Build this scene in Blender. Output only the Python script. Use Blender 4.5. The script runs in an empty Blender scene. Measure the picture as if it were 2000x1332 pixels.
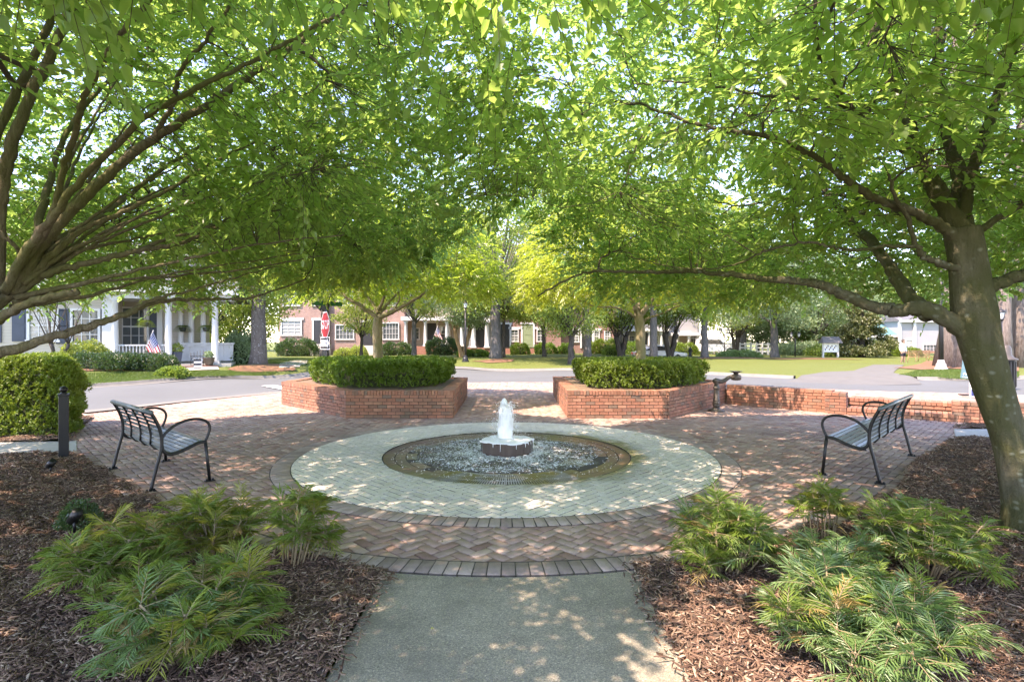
import bpy, bmesh, math, random
import numpy as np
from mathutils import Vector, Matrix
random.seed(7)
RNG = np.random.default_rng(11)
scene = bpy.context.scene
COL = scene.collection
R = math.radians
H, F, CX, CY = 1.72, 1048.0, 1000.0, 668.0      # eye height, focal length and horizon of the photograph (in its pixels)

def at(px, py, Y):
    return Vector(((px-CX)/F*Y, Y, H-(py-CY)/F*Y))
def flat(px, py):
    Y = H*F/(py-CY)
    return Vector(((px-CX)/F*Y, Y, 0))

# ------------------------------------------------------------------ object helpers
def setp(o, label=None, cat=None, group=None, kind=None):
    if label: o['label'] = label
    if cat: o['category'] = cat
    if group: o['group'] = group
    if kind: o['kind'] = kind
    return o
def empty(name, loc=(0, 0, 0), label=None, cat=None, group=None, rz=0.0):
    o = bpy.data.objects.new(name, None); COL.objects.link(o)
    o.location = loc; o.rotation_euler = (0, 0, rz); o.empty_display_size = .1
    return setp(o, label, cat, group)
def link(name, me, mat=None, parent=None, loc=None):
    o = bpy.data.objects.new(name, me); COL.objects.link(o)
    if mat is not None:
        for m in (mat if isinstance(mat, (list, tuple)) else [mat]): me.materials.append(m)
    if parent is not None: o.parent = parent
    if loc is not None: o.location = loc
    return o
def copy_tree(o, parent=None):
    c = o.copy(); COL.objects.link(c)
    if parent is not None: c.parent = parent
    for ch in list(o.children): copy_tree(ch, c)
    return c
def np_mesh(name, V, Fq, smooth=False):
    V = np.asarray(V, dtype=np.float32); Fq = np.asarray(Fq, dtype=np.int32)
    me = bpy.data.meshes.new(name)
    me.vertices.add(len(V)); me.vertices.foreach_set('co', V.ravel())
    k = Fq.shape[1]; n = len(Fq)
    me.loops.add(n*k); me.loops.foreach_set('vertex_index', Fq.ravel())
    me.polygons.add(n); me.polygons.foreach_set('loop_start', np.arange(0, n*k, k, dtype=np.int32))
    me.polygons.foreach_set('loop_total', np.full(n, k, dtype=np.int32))
    if smooth: me.polygons.foreach_set('use_smooth', np.ones(n, dtype=bool))
    me.update(calc_edges=True); me.validate()
    return me

class MB:
    def __init__(s): s.v = []; s.f = []; s.mi = []; s.sm = []
    def add(s, vs, fs, mi=0, sm=False):
        b = len(s.v); s.v.extend([tuple(v) for v in vs])
        for f in fs: s.f.append([b+i for i in f]); s.mi.append(mi); s.sm.append(sm)
        return s
    def box(s, c, d, rz=0.0, mi=0, M=None):
        x, y, z = d[0]/2, d[1]/2, d[2]/2; vs = []
        cs, sn = math.cos(rz), math.sin(rz)
        for dz in (-z, z):
            for dx, dy in ((-x, -y), (x, -y), (x, y), (-x, y)):
                p = (c[0]+dx*cs-dy*sn, c[1]+dx*sn+dy*cs, c[2]+dz)
                vs.append(M @ Vector(p) if M is not None else p)
        return s.add(vs, [(3, 2, 1, 0), (4, 5, 6, 7), (0, 1, 5, 4), (1, 2, 6, 5), (2, 3, 7, 6), (3, 0, 4, 7)], mi)
    def tube(s, pts, rad, n=8, mi=0, sm=True, cap=True, flat_=1.0):
        pts = [Vector(p) for p in pts]
        if not isinstance(rad, (list, tuple, np.ndarray)): rad = [rad]*len(pts)
        vs = []; N = len(pts); u = None
        for i, p in enumerate(pts):
            t = (pts[min(i+1, N-1)]-pts[max(i-1, 0)])
            t = t.normalized() if t.length > 1e-9 else Vector((0, 0, 1))
            if u is None:
                a = Vector((0, 0, 1)) if abs(t.z) < .9 else Vector((1, 0, 0))
                u = t.cross(a).normalized()
            else:
                u = (u-t*u.dot(t)).normalized()
            w = t.cross(u)
            for k in range(n):
                a = 2*math.pi*k/n
                vs.append(p+(u*math.cos(a)*flat_+w*math.sin(a))*rad[i])
        fs = [(i*n+k, i*n+(k+1) % n, (i+1)*n+(k+1) % n, (i+1)*n+k) for i in range(N-1) for k in range(n)]
        if cap: fs += [tuple(range(n-1, -1, -1)), tuple(range((N-1)*n, N*n))]
        return s.add(vs, fs, mi, sm)
    def lathe(s, prof, c=(0, 0, 0), n=20, mi=0, sm=True, cap=True, jit=None):
        vs = []
        for j, (r, z) in enumerate(prof):
            for k in range(n):
                a = 2*math.pi*k/n; rr = r*(1+(jit(a, z) if jit else 0))
                vs.append((c[0]+rr*math.cos(a), c[1]+rr*math.sin(a), c[2]+z))
        N = len(prof)
        fs = [(i*n+k, i*n+(k+1) % n, (i+1)*n+(k+1) % n, (i+1)*n+k) for i in range(N-1) for k in range(n)]
        if cap: fs += [tuple(range(n-1, -1, -1)), tuple(range((N-1)*n, N*n))]
        return s.add(vs, fs, mi, sm)
    def prism(s, poly, z0, z1, mi=0):
        n = len(poly)
        vs = [(p[0], p[1], z0) for p in poly]+[(p[0], p[1], z1) for p in poly]
        fs = [tuple(range(n-1, -1, -1)), tuple(range(n, 2*n))]+[(i, (i+1) % n, n+(i+1) % n, n+i) for i in range(n)]
        return s.add(vs, fs, mi)
    def quad(s, a, b, c, d, mi=0): return s.add([a, b, c, d], [(0, 1, 2, 3)], mi)
    def mesh(s, name):
        me = bpy.data.meshes.new(name); me.from_pydata(s.v, [], s.f)
        me.polygons.foreach_set('material_index', s.mi); me.polygons.foreach_set('use_smooth', s.sm)
        me.update(); return me
    def build(s, name, mat, parent=None, loc=None, bevel=0.0):
        o = link(name, s.mesh(name), mat, parent, loc)
        if bevel:
            b = o.modifiers.new('bevel', 'BEVEL'); b.width = bevel; b.segments = 2; b.limit_method = 'ANGLE'
        return o
def tag_(o, label, cat, group=None): return setp(o, label, cat, group)

# ------------------------------------------------------------------ materials
class NT:
    def __init__(s, name):
        s.m = bpy.data.materials.new(name); s.m.use_nodes = True
        s.t = s.m.node_tree; s.t.nodes.clear()
        s.out = s.n('ShaderNodeOutputMaterial')
    def n(s, typ, **kw):
        nd = s.t.nodes.new(typ)
        for k, v in kw.items():
            if k in ('operation', 'blend_type', 'data_type', 'noise_dimensions', 'feature', 'distance', 'mode', 'offset_frequency', 'offset', 'squash', 'interpolation_type', 'noise_type', 'vector_type'): setattr(nd, k, v)
            else:
                key = int(k[1:]) if k[0] == 'i' and k[1:].isdigit() else k.replace('_', ' ')
                if isinstance(v, bpy.types.NodeSocket): s.t.links.new(v, nd.inputs[key])
                else:
                    nd.inputs[key].default_value = v
        return nd
    def l(s, a, b): s.t.links.new(a, b)
    def pos(s): return s.n('ShaderNodeNewGeometry').outputs['Position']
    def objc(s): return s.n('ShaderNodeTexCoord').outputs['Object']
    def isl(s): return s.n('ShaderNodeNewGeometry').outputs['Random Per Island']
    def noise(s, vec, scale, detail=3.0, rough=.55, dist=0.0):
        return s.n('ShaderNodeTexNoise', Vector=vec, Scale=scale, Detail=detail, Roughness=rough, Distortion=dist).outputs['Fac']
    def ramp(s, fac, stops):
        r = s.n('ShaderNodeValToRGB'); s.l(fac, r.inputs[0]); e = r.color_ramp.elements
        while len(e) < len(stops): e.new(.5)
        for i, (p, c) in enumerate(stops):
            e[i].position = p; e[i].color = (*c, 1) if len(c) == 3 else c
        return r.outputs[0]
    def mix(s, fac, a, b, bt='MIX'):
        m = s.n('ShaderNodeMixRGB', blend_type=bt)
        for k, v in ((0, fac), (1, a), (2, b)):
            if isinstance(v, bpy.types.NodeSocket): s.l(v, m.inputs[k])
            elif k == 0: m.inputs[0].default_value = v
            else: m.inputs[k].default_value = (*v, 1) if len(v) == 3 else v
        return m.outputs[0]
    def math(s, op, a, b=0.0, c=0.0):
        m = s.n('ShaderNodeMath', operation=op)
        for k, v in enumerate((a, b, c)):
            if isinstance(v, bpy.types.NodeSocket): s.l(v, m.inputs[k])
            else: m.inputs[k].default_value = v
        return m.outputs[0]
    def scale(s, vec, sc):
        return s.n('ShaderNodeMapping', Vector=vec, Scale=sc).outputs[0]
    def bump(s, h, strength=.3, dist=.02):
        return s.n('ShaderNodeBump', Height=h, Strength=strength, Distance=dist).outputs[0]
    def bsdf(s, col, rough=.8, metallic=0.0, normal=None, spec=.5, **kw):
        b = s.n('ShaderNodeBsdfPrincipled')
        if isinstance(col, bpy.types.NodeSocket): s.l(col, b.inputs['Base Color'])
        else: b.inputs['Base Color'].default_value = (*col, 1)
        if isinstance(rough, bpy.types.NodeSocket): s.l(rough, b.inputs['Roughness'])
        else: b.inputs['Roughness'].default_value = rough
        b.inputs['Metallic'].default_value = metallic
        b.inputs['Specular IOR Level'].default_value = spec
        if normal is not None: s.l(normal, b.inputs['Normal'])
        for k, v in kw.items(): b.inputs[k.replace('_', ' ')].default_value = v
        s.l(b.outputs[0], s.out.inputs[0]); return b
def dark(c, f): return tuple(x*f for x in c)
def simple(name, c, rough=.7, var=.25, scale=6.0, bump=.0, bscale=60.0, metallic=0.0, c2=None, spec=.5, island=0.0):
    t = NT(name); p = t.objc()
    col = t.mix(t.noise(p, scale, 5), dark(c, 1-var), c2 or tuple(min(1, x*(1+var)) for x in c))
    if island:
        g = t.ramp(t.isl(), [(0, (1-island,)*3), (1, (1+island,)*3)])
        col = t.mix(1.0, col, g, 'MULTIPLY')
    nrm = t.bump(t.noise(p, bscale, 4), bump, .01) if bump else None
    t.bsdf(col, rough, metallic, nrm, spec); return t.m
def leafmat(name, ca, cb, tr=(.3, .5, .06), trm=.5, gloss=.06, rough=.45):
    """diffuse + translucent leaf; colour varies from leaf to leaf (island) and in soft clumps"""
    t = NT(name); rnd = t.isl(); p = t.pos()
    f = t.math('ADD', t.math('MULTIPLY', rnd, .6), t.math('MULTIPLY', t.noise(p, 1.1, 2), .5))
    col = t.mix(f, ca, cb)
    tcol = t.mix(f, dark(tr, .75), tuple(min(.95, x*1.2) for x in tr))
    d = t.n('ShaderNodeBsdfDiffuse', Color=col); tl = t.n('ShaderNodeBsdfTranslucent', Color=tcol)
    m = t.n('ShaderNodeMixShader', i0=trm); t.l(d.outputs[0], m.inputs[1]); t.l(tl.outputs[0], m.inputs[2])
    g = t.n('ShaderNodeBsdfGlossy', Roughness=rough)
    m2 = t.n('ShaderNodeMixShader', i0=gloss); t.l(m.outputs[0], m2.inputs[1]); t.l(g.outputs[0], m2.inputs[2])
    t.l(m2.outputs[0], t.out.inputs[0]); return t.m
def barkmat(name, c, c2, moss=None, mossamt=.5, lichen=None, vs=(9, 9, 2.0), bump=.6):
    t = NT(name); p = t.objc()
    sv = t.scale(p, vs)
    n1 = t.noise(sv, 2.2, 8, .65, .4)
    col = t.mix(t.ramp(n1, [(.3, (0, 0, 0)), (.7, (1, 1, 1))]), c, c2)
    if moss:
        mk = t.ramp(t.noise(p, 1.7, 4), [(.5-.25*mossamt, (0, 0, 0)), (.75-.25*mossamt, (1, 1, 1))])
        col = t.mix(t.math('MULTIPLY', mk, .8), col, moss)
    if lichen:
        v = t.n('ShaderNodeTexVoronoi', Vector=t.n('ShaderNodeVectorMath', operation='ADD', i0=t.scale(p, (15, 15, 21)), i1=t.n('ShaderNodeTexNoise', Vector=p, Scale=9.0).outputs['Color']).outputs[0], Scale=1.0, Randomness=1.0)
        sel = t.math('GREATER_THAN', t.n('ShaderNodeSeparateColor', Color=v.outputs['Color']).outputs[0], .80)
        spot = t.math('MULTIPLY', t.ramp(v.outputs['Distance'], [(.15, (1, 1, 1)), (.45, (0, 0, 0))]), sel)
        col = t.mix(t.math('MULTIPLY', spot, .5), col, lichen)
    nrm = t.bump(t.math('ADD', n1, t.math('MULTIPLY', t.noise(p, 60, 4), .35)), bump, .03)
    t.bsdf(col, .9, 0, nrm, .2); return t.m

def brickmat(name, stops, rough=.85, stain=None, grain=.12):
    t = NT(name); p = t.pos(); c = t.ramp(t.isl(), stops)
    n = t.noise(p, 14, 5); c = t.mix(.55, c, t.mix(n, (.25,)*3, (.78,)*3), 'OVERLAY')
    big = t.ramp(t.noise(p, .55, 3), [(.35, (.84, .84, .86)), (.65, (1.1, 1.08, 1.05))]); c = t.mix(1, c, big, 'MULTIPLY')
    fine = t.ramp(t.noise(p, 160, 3), [(.3, (1-grain,)*3), (.7, (1+grain,)*3)]); c = t.mix(1, c, fine, 'MULTIPLY')
    if name.startswith('orange'):
        mk = t.ramp(t.noise(p, 1.6, 6, .65), [(.5, (0, 0, 0)), (.68, (1, 1, 1))]); c = t.mix(t.math('MULTIPLY', mk, .45), c, (.10, .085, .05))
    if stain: c = stain(t, p, c)
    nrm = t.bump(t.math('ADD', t.noise(p, 90, 4), t.math('MULTIPLY', n, .6)), .5, .008)
    t.bsdf(c, rough, 0, nrm, .3); return t.m
def algae(t, p, c):
    q = t.n('ShaderNodeVectorMath', operation='SUBTRACT', i0=p, i1=(-.08, 8.25, 0)).outputs[0]
    sx = t.n('ShaderNodeSeparateXYZ', Vector=q)
    r = t.n('ShaderNodeVectorMath', operation='LENGTH', i0=q).outputs['Value']
    nn = t.noise(p, 2.6, 4); m = t.math('ADD', r, t.math('MULTIPLY', nn, -.75))
    side = t.math('MULTIPLY', sx.outputs[0], -.09); m = t.math('ADD', m, side)
    g = t.ramp(m, [(.0, (0, 0, 0)), (1.0, (0, 0, 0))])
    k1 = t.n('ShaderNodeMapRange', i0=m, i1=1.38, i2=1.62, i3=1.0, i4=0.0).outputs[0]
    k2 = t.n('ShaderNodeMapRange', i0=m, i1=1.5, i2=1.85, i3=.55, i4=0.0).outputs[0]
    c = t.mix(k2, c, (.30, .31, .27)); return t.mix(t.math('MULTIPLY', k1, .8), c, (.24, .20, .05))

RED = [(0, (.25, .145, .115)), (.2, (.345, .22, .17)), (.4, (.41, .285, .225)), (.6, (.32, .225, .185)), (.8, (.45, .33, .26)), (1, (.28, .18, .15))]
m_paver = brickmat('red paver', RED)
m_paver_edge = brickmat('weathered edge paver', [(0, (.27, .205, .175)), (.5, (.345, .265, .225)), (1, (.40, .32, .27))])
m_white = brickmat('cream paver', [(0, (.62, .57, .47)), (.5, (.70, .65, .54)), (1, (.65, .60, .50))], stain=algae, grain=.05)
m_joint = simple('sand joint', (.075, .062, .052), .95, .4, 30)
m_joint2 = simple('pale joint', (.05, .047, .04), .95, .3, 30)
m_wallbrick = brickmat('orange wall brick', [(0, (.28, .125, .08)), (.25, (.35, .165, .11)), (.5, (.31, .14, .09)), (.75, (.39, .20, .13)), (.88, (.24, .125, .09)), (.96, (.22, .15, .11)), (1, (.17, .125, .10))])
m_mortar = simple('wall mortar', (.065, .052, .042), .95, .3, 30)
m_conc = simple('broom finished concrete', (.36, .34, .285), .9, .18, 3, .25, 220, c2=(.47, .45, .38))
m_kerb = simple('weathered kerb concrete', (.155, .15, .13), .9, .25, 3, .25, 120, c2=(.22, .21, .18))
m_steel = simple('black painted steel', (.004, .0042, .0045), .45, .3, 20, .05, 90)
m_slat = simple('grey green bench slat', (.10, .125, .125), .34, .3, 5, .04, 120)
m_iron = simple('weathered cast iron', (.10, .085, .07), .5, .3, 12, .3, 70, metallic=.35)
m_whitep = simple('white paint', (.78, .78, .76), .5, .05, 3)
m_asphalt = simple('pale worn asphalt', (.30, .30, .31), .9, .12, .6, .3, 150, c2=(.38, .38, .39))
EXPOSURE, SUN_E = 2.82, 2.0
NSPR = 17500
# ------------------------------------------------------------------ render, camera, light
scene.view_settings.view_transform = 'Standard'; scene.view_settings.look = 'None'
scene.view_settings.use_white_balance = True; scene.view_settings.white_balance_temperature = 7900; scene.view_settings.white_balance_tint = 28
scene.view_settings.gamma = 1.0; scene.view_settings.exposure = EXPOSURE
scene.cycles.use_denoising = True; scene.cycles.denoising_prefilter = 'ACCURATE'
scene.cycles.max_bounces = 10; scene.cycles.diffuse_bounces = 6; scene.cycles.transmission_bounces = 8
scene.cycles.glossy_bounces = 3; scene.cycles.sample_clamp_indirect = 6.0
cd = bpy.data.cameras.new('camera'); cam = bpy.data.objects.new('camera', cd); COL.objects.link(cam)
cam.location = (0, 0, H); cam.rotation_euler = (R(90), 0, 0)
cd.sensor_width = 36; cd.lens = 36*F/2000; cd.shift_y = .001; cd.clip_end = 5000; cd.clip_start = .05
scene.camera = cam
SUN_AZ, SUN_EL = 232, 58           # compass style: degrees clockwise from +Y
w = bpy.data.worlds.new('World'); scene.world = w; w.use_nodes = True
nt = w.node_tree; bg = nt.nodes['Background']; sky = nt.nodes.new('ShaderNodeTexSky')
sky.sky_type = 'NISHITA'; sky.sun_disc = False; sky.sun_elevation = R(SUN_EL); sky.sun_rotation = R(SUN_AZ)
sky.air_density = .9; sky.dust_density = .2; sky.ozone_density = 4.0
nt.links.new(sky.outputs[0], bg.inputs[0]); bg.inputs[1].default_value = .15
sd = bpy.data.lights.new('sun', 'SUN'); sd.energy = SUN_E; sd.angle = R(.5); sd.color = (1, .95, .86)
so = bpy.data.objects.new('sun', sd); COL.objects.link(so)
dirv = Vector((math.sin(R(SUN_AZ))*math.cos(R(SUN_EL)), math.cos(R(SUN_AZ))*math.cos(R(SUN_EL)), math.sin(R(SUN_EL))))
so.rotation_euler = dirv.to_track_quat('Z', 'Y').to_euler(); so.location = dirv*60

# ------------------------------------------------------------------ terrain
CPT = []
for x, y, z in [(0, 4, 0), (-5, 7, 0), (5, 7, 0), (0, 13, 0), (-6, 12, 0), (0, 21, 0), (4, 13, 0), (-8, 11, 0), (0, 0, 0), (-10, 5, 0), (10, 5, .1), (0, -6, 0), (-15, 6, 0), (6, 3, 0), (-9, 15, .03), (-4, 18, 0), (2, 18, .03),
                (8, 9.5, .02), (9, 15.3, .34), (12, 14, .35), (16, 13, .35), (24, 11, .35), (6.5, 17, .28), (11, 18, .33), (14, 20, .33),
                (0, 30, .17), (-14, 17.5, .33), (-10.5, 24, .2), (-19, 11, .3), (-17, 21, .75), (-20, 24, .85), (-13.5, 24.5, .6), (-12.3, 26, .63), (-8, 30, .3),
                (10, 25, .28), (12, 21.6, .3), (17, 21, .33), (25, 24, .5), (30, 20, .4), (40, 14, .4),
                (-2.9, 33, .5), (-1.1, 36, .62), (5.6, 40, .6), (15, 42, .55), (22, 45, .4), (25, 42, .44), (26, 36, .15), (19, 24, .48), (24, 32, .38), (23.5, 28, .72), (24, 26, .5),
                (-16, 46, .5), (-5, 46, .6), (5, 46, .7), (-30, 40, .9), (-40, 20, 1), (40, 50, .4), (50, 80, .2), (0, 70, .8), (-60, 80, 1), (60, 30, .4), (20, 60, .4), (-150, 200, 1), (150, 200, .5), (0, 300, .8), (-120, 0, .5), (120, 0, .4), (0, -100, 0)]:
    CPT.append((x, y, z))
CPT = np.array(CPT, dtype=float)
def g(X, Y):
    X = np.asarray(X, float); Y = np.asarray(Y, float)
    d2 = (X[..., None]-CPT[:, 0])**2+(Y[..., None]-CPT[:, 1])**2
    wt = (d2+.6)**-1.7
    return (wt*CPT[:, 2]).sum(-1)/wt.sum(-1)
def gz(x, y): return float(g(x, y))
def hit(px, py, y0=9.0, y1=200.0):
    """where the view ray through a pixel meets the terrain"""
    Y = np.exp(np.linspace(math.log(y0), math.log(y1), 1500))
    X = (px-CX)/F*Y; Z = H-(py-CY)/F*Y
    k = np.nonzero(Z < g(X, Y))[0]
    k = k[0] if len(k) else len(Y)-1
    return Vector((X[k], Y[k], float(g(X[k], Y[k]))))
def on(px, Y):
    x = (px-CX)/F*Y; return Vector((x, Y, gz(x, Y)))

def resample(pts, n):
    P = np.array(pts, float); s = np.r_[0, np.cumsum(np.linalg.norm(np.diff(P, axis=0), axis=1))]
    t = np.linspace(0, s[-1], n); return np.stack([np.interp(t, s, P[:, k]) for k in range(P.shape[1])], 1)
def smoothc(pts, n=8):
    P = [Vector(p) for p in pts]; out = []
    for i in range(len(P)-1):
        p0, p1, p2, p3 = P[max(i-1, 0)], P[i], P[i+1], P[min(i+2, len(P)-1)]
        for k in range(n):
            t = k/n
            out.append(.5*((2*p1)+(p2-p0)*t+(2*p0-5*p1+4*p2-p3)*t*t+(3*p1-p0-3*p2+p3)*t**3))
    out.append(P[-1]); return out
def inpoly(X, Y, poly):
    X = np.asarray(X); Y = np.asarray(Y); c = np.zeros(X.shape, bool); n = len(poly)
    for i in range(n):
        x1, y1 = poly[i][:2]; x2, y2 = poly[(i+1) % n][:2]
        if y1 == y2: continue
        k = ((y1 > Y) != (y2 > Y)) & (X < (x2-x1)*(Y-y1)/(y2-y1)+x1); c ^= k
    return c
def dist_poly(X, Y, poly):
    d = np.full(np.shape(X), 1e9)
    for i in range(len(poly)):
        a = np.array(poly[i][:2], float); b = np.array(poly[(i+1) % len(poly)][:2], float); ab = b-a
        L = max((ab**2).sum(), 1e-12); t = np.clip(((X-a[0])*ab[0]+(Y-a[1])*ab[1])/L, 0, 1)
        d = np.minimum(d, np.hypot(X-a[0]-t*ab[0], Y-a[1]-t*ab[1]))
    return d

FC = (-.08, 8.28)                      # fountain centre
NEAR = [(-22, -6), (-16.5, 2), (-13.3, 8), (-10.4, 12.9), (-9.4, 15.4), (-7.7, 17.7), (-4.6, 20.7), (-1.5, 22.3), (1.7, 22.3), (4.3, 19.6), (6.4, 16.9), (9.3, 15.4), (12.1, 14.2), (16, 12.9), (24, 11), (40, 8)]
FAR = [(-34, -6), (-25, 4), (-19, 11), (-14, 17.5), (-12.3, 20.5), (-10.5, 24), (-7, 28), (-3, 30), (0, 30.5), (3, 30.3), (7, 28), (10, 24.8), (12, 21.9), (14, 21.2), (17, 21), (21, 20.8), (30, 20), (50, 18)]
near_c = smoothc([Vector((x, y, 0)) for x, y in NEAR], 6); far_c = smoothc([Vector((x, y, 0)) for x, y in FAR], 6)
road_poly = [(p.x, p.y) for p in near_c]+[(p.x, p.y) for p in reversed(far_c)]
arc = [(FC[0]+4.36*math.cos(a), FC[1]+4.36*math.sin(a)) for a in np.linspace(R(-130), R(-50), 24)]
LEFTB = [(-4.04, 5.97), (-5.34, 7.12), (-6.75, 8.35), (-7.55, 9.3), (-8.4, 10.4), (-10.4, 12.9)]
RIGHTB = [(4.4, 6.25), (5.3, 7.2), (6.1, 8.05), (8.0, 9.75), (8.7, 10.4), (9.35, 10.95), (10.6, 11.1)]
WALL_A, WALL_B, STEP_B = (5.9, 14.75), (7.72, 12.95), (9.55, 11.55)
plaza_poly = list(arc)+RIGHTB+[STEP_B, WALL_B, WALL_A]+[(p.x, p.y) for p in near_c if p.y > 12.8 and p.x < 5.5][::-1]+LEFTB[::-1]
upper_poly = [(6.15, 14.95), (8.12, 13.4), (10.02, 12.2), (10.85, 11.6), (14.5, 10.9)]+[(p.x, p.y) for p in near_c if 6.3 < p.x < 15.5][::-1]

# ground sheet (grass), one sheet out to the horizon
def gridaxis(c0, c1, st, far):
    core = list(np.arange(c0, c1+st/2, st)); o = []; s = st; v = c1
    while v < far: s *= 1.35; v += s; o.append(v)
    lo = []; s = st; v = c0
    while v > -far: s *= 1.35; v -= s; lo.append(v)
    return np.array(lo[::-1]+core+o)
gx = gridaxis(-34, 40, .5, 1500); gy = gridaxis(-4, 56, .5, 1800)
GX, GY = np.meshgrid(gx, gy); GZ = g(GX, GY)
dep = inpoly(GX, GY, road_poly) | (dist_poly(GX, GY, road_poly) < .55)
GZ = np.where(dep, GZ-.25, GZ)
inp = inpoly(GX, GY, plaza_poly) | (dist_poly(GX, GY, plaza_poly) < .8)
GZ = np.where(inp, np.minimum(GZ, 0)-.12, GZ); GZ = np.where((GY < 9.5) & (np.abs(GX) < 14), np.minimum(GZ, 0)-.08, GZ)
GZ = np.where(inpoly(GX, GY, upper_poly) | ((dist_poly(GX, GY, upper_poly) < .6) & ~inp), np.minimum(GZ, .2), GZ)
nx, ny = len(gx), len(gy); ii = np.arange(nx*ny).reshape(ny, nx)
t = NT('lawn grass'); p = t.pos()
c = t.mix(t.noise(p, .35, 4), (.075, .115, .022), (.125, .165, .036))
c = t.mix(t.ramp(t.noise(t.scale(p, (1, 1, 1)), 9, 5), [(.3, (0, 0, 0)), (.75, (1, 1, 1))]), c, (.155, .165, .05))
c = t.mix(.5, c, t.mix(t.noise(p, 60, 4), (.3,)*3, (.72,)*3), 'OVERLAY')
t.bsdf(c, .85, 0, t.bump(t.noise(p, 45, 4), .8, .05), .2); m_grass = t.m
o = link('ground', np_mesh('ground', np.stack([GX, GY, GZ], -1).reshape(-1, 3), np.stack([ii[:-1, :-1], ii[:-1, 1:], ii[1:, 1:], ii[1:, :-1]], -1).reshape(-1, 4), True), m_grass)
setp(o, kind='structure')

def strip(a, b, na, zf, rows=1):
    A = resample([tuple(p)[:2] for p in a], na); B = resample([tuple(p)[:2] for p in b], na)
    V = []
    for r in range(rows+1):
        t_ = r/rows; P = A*(1-t_)+B*t_
        V.append(np.c_[P, zf(P[:, 0], P[:, 1], t_)])
    V = np.concatenate(V); k = np.arange((rows+1)*na).reshape(rows+1, na)
    return V, np.stack([k[:-1, :-1], k[:-1, 1:], k[1:, 1:], k[1:, :-1]], -1).reshape(-1, 4)
ZR = lambda x, y, t_: g(x, y)-.10*min(1, t_*1.5)+.006
# asphalt road with cracks
t = NT('street asphalt'); p = t.pos()
c = t.mix(t.noise(p, .5, 4), (.092, .099, .096), (.128, .137, .133))
c = t.mix(.35, c, t.mix(t.noise(p, 110, 3), (.2,)*3, (.8,)*3), 'OVERLAY')
vv = t.n('ShaderNodeTexVoronoi', Vector=t.n('ShaderNodeVectorMath', operation='ADD', i0=p, i1=t.n('ShaderNodeTexNoise', Vector=p, Scale=.8).outputs['Color']).outputs[0], Scale=.21, feature='DISTANCE_TO_EDGE')
crk = t.ramp(vv.outputs['Distance'], [(.0, (1, 1, 1)), (.006, (0, 0, 0))])
c = t.mix(t.math('MULTIPLY', crk, .55), c, (.10, .10, .10))
t.bsdf(c, .85, 0, t.bump(t.noise(p, 120, 3), .3, .01), .3); m_road = t.m
V, Fq = strip(near_c, far_c, 150, ZR, 12)
setp(link('road', np_mesh('road', V, Fq, True), m_road), kind='structure')
# kerb and gutter along the far edge
def kerb(pts, name, h=.02, wdt=.16, gut=.4, side=1):
    A = resample([(p.x, p.y) for p in pts], 150); T = np.gradient(A, axis=0); T /= np.linalg.norm(T, axis=1)[:, None]
    N = np.c_[-T[:, 1], T[:, 0]]*side        # towards the lawn
    z = g(A[:, 0], A[:, 1])
    prof = [(-gut, -.092), (-.02, -.085), (.0, h-.015), (.02, h), (wdt, h), (wdt+.005, -.2)]
    V = np.concatenate([np.c_[A+N*d, z+dz] for d, dz in prof]); n = len(A); k = np.arange(len(prof)*n).reshape(len(prof), n)
    return link(name, np_mesh(name, V, np.stack([k[:-1, :-1], k[:-1, 1:], k[1:, 1:], k[1:, :-1]], -1).reshape(-1, 4)), m_kerb)
setp(kerb([p for p in far_c if p.x < 12.0], 'kerb'), kind='structure')
setp(kerb([p for p in far_c if p.x > 15.6], 'kerb'), kind='structure')
# pale concrete edging between paving and road
A = [p for p in near_c if -10.6 < p.x < 16]
P = resample([(p.x, p.y) for p in A], 120); T = np.gradient(P, axis=0); T /= np.linalg.norm(T, axis=1)[:, None]; N = np.c_[-T[:, 1], T[:, 0]]
V, Fq = strip([tuple(q) for q in P-N*.3], [tuple(q) for q in P+N*.13], 120, lambda x, y, t_: g(x, y)+.0105)
setp(link('concrete_edging', np_mesh('edging', V, Fq), m_kerb), kind='structure')
# white stop line
a, b = flat(503, 760), flat(560, 775)
mb = MB(); mb.prism([(-8.75, 18.9), (-7.5, 17.85), (-7.25, 18.15), (-8.5, 19.25)], .0, .03)
q = []
for x, y in [(-8.95, 19.15), (-7.45, 17.95), (-7.15, 18.3), (-8.65, 19.5)]: 
    pn = np.array([(p.x, p.y) for p in near_c]); pf = np.array([(p.x, p.y) for p in far_c]); dn, df = np.hypot(*(pn-[x, y]).T).min(), np.hypot(*(pf-[x, y]).T).min()
    q.append((x, y, gz(x, y)-.10*min(1, 1.5*dn/(dn+df))+.035))
mb = MB(); mb.quad(*q); setp(mb.build('stop_line', m_whitep), kind='structure')

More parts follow.
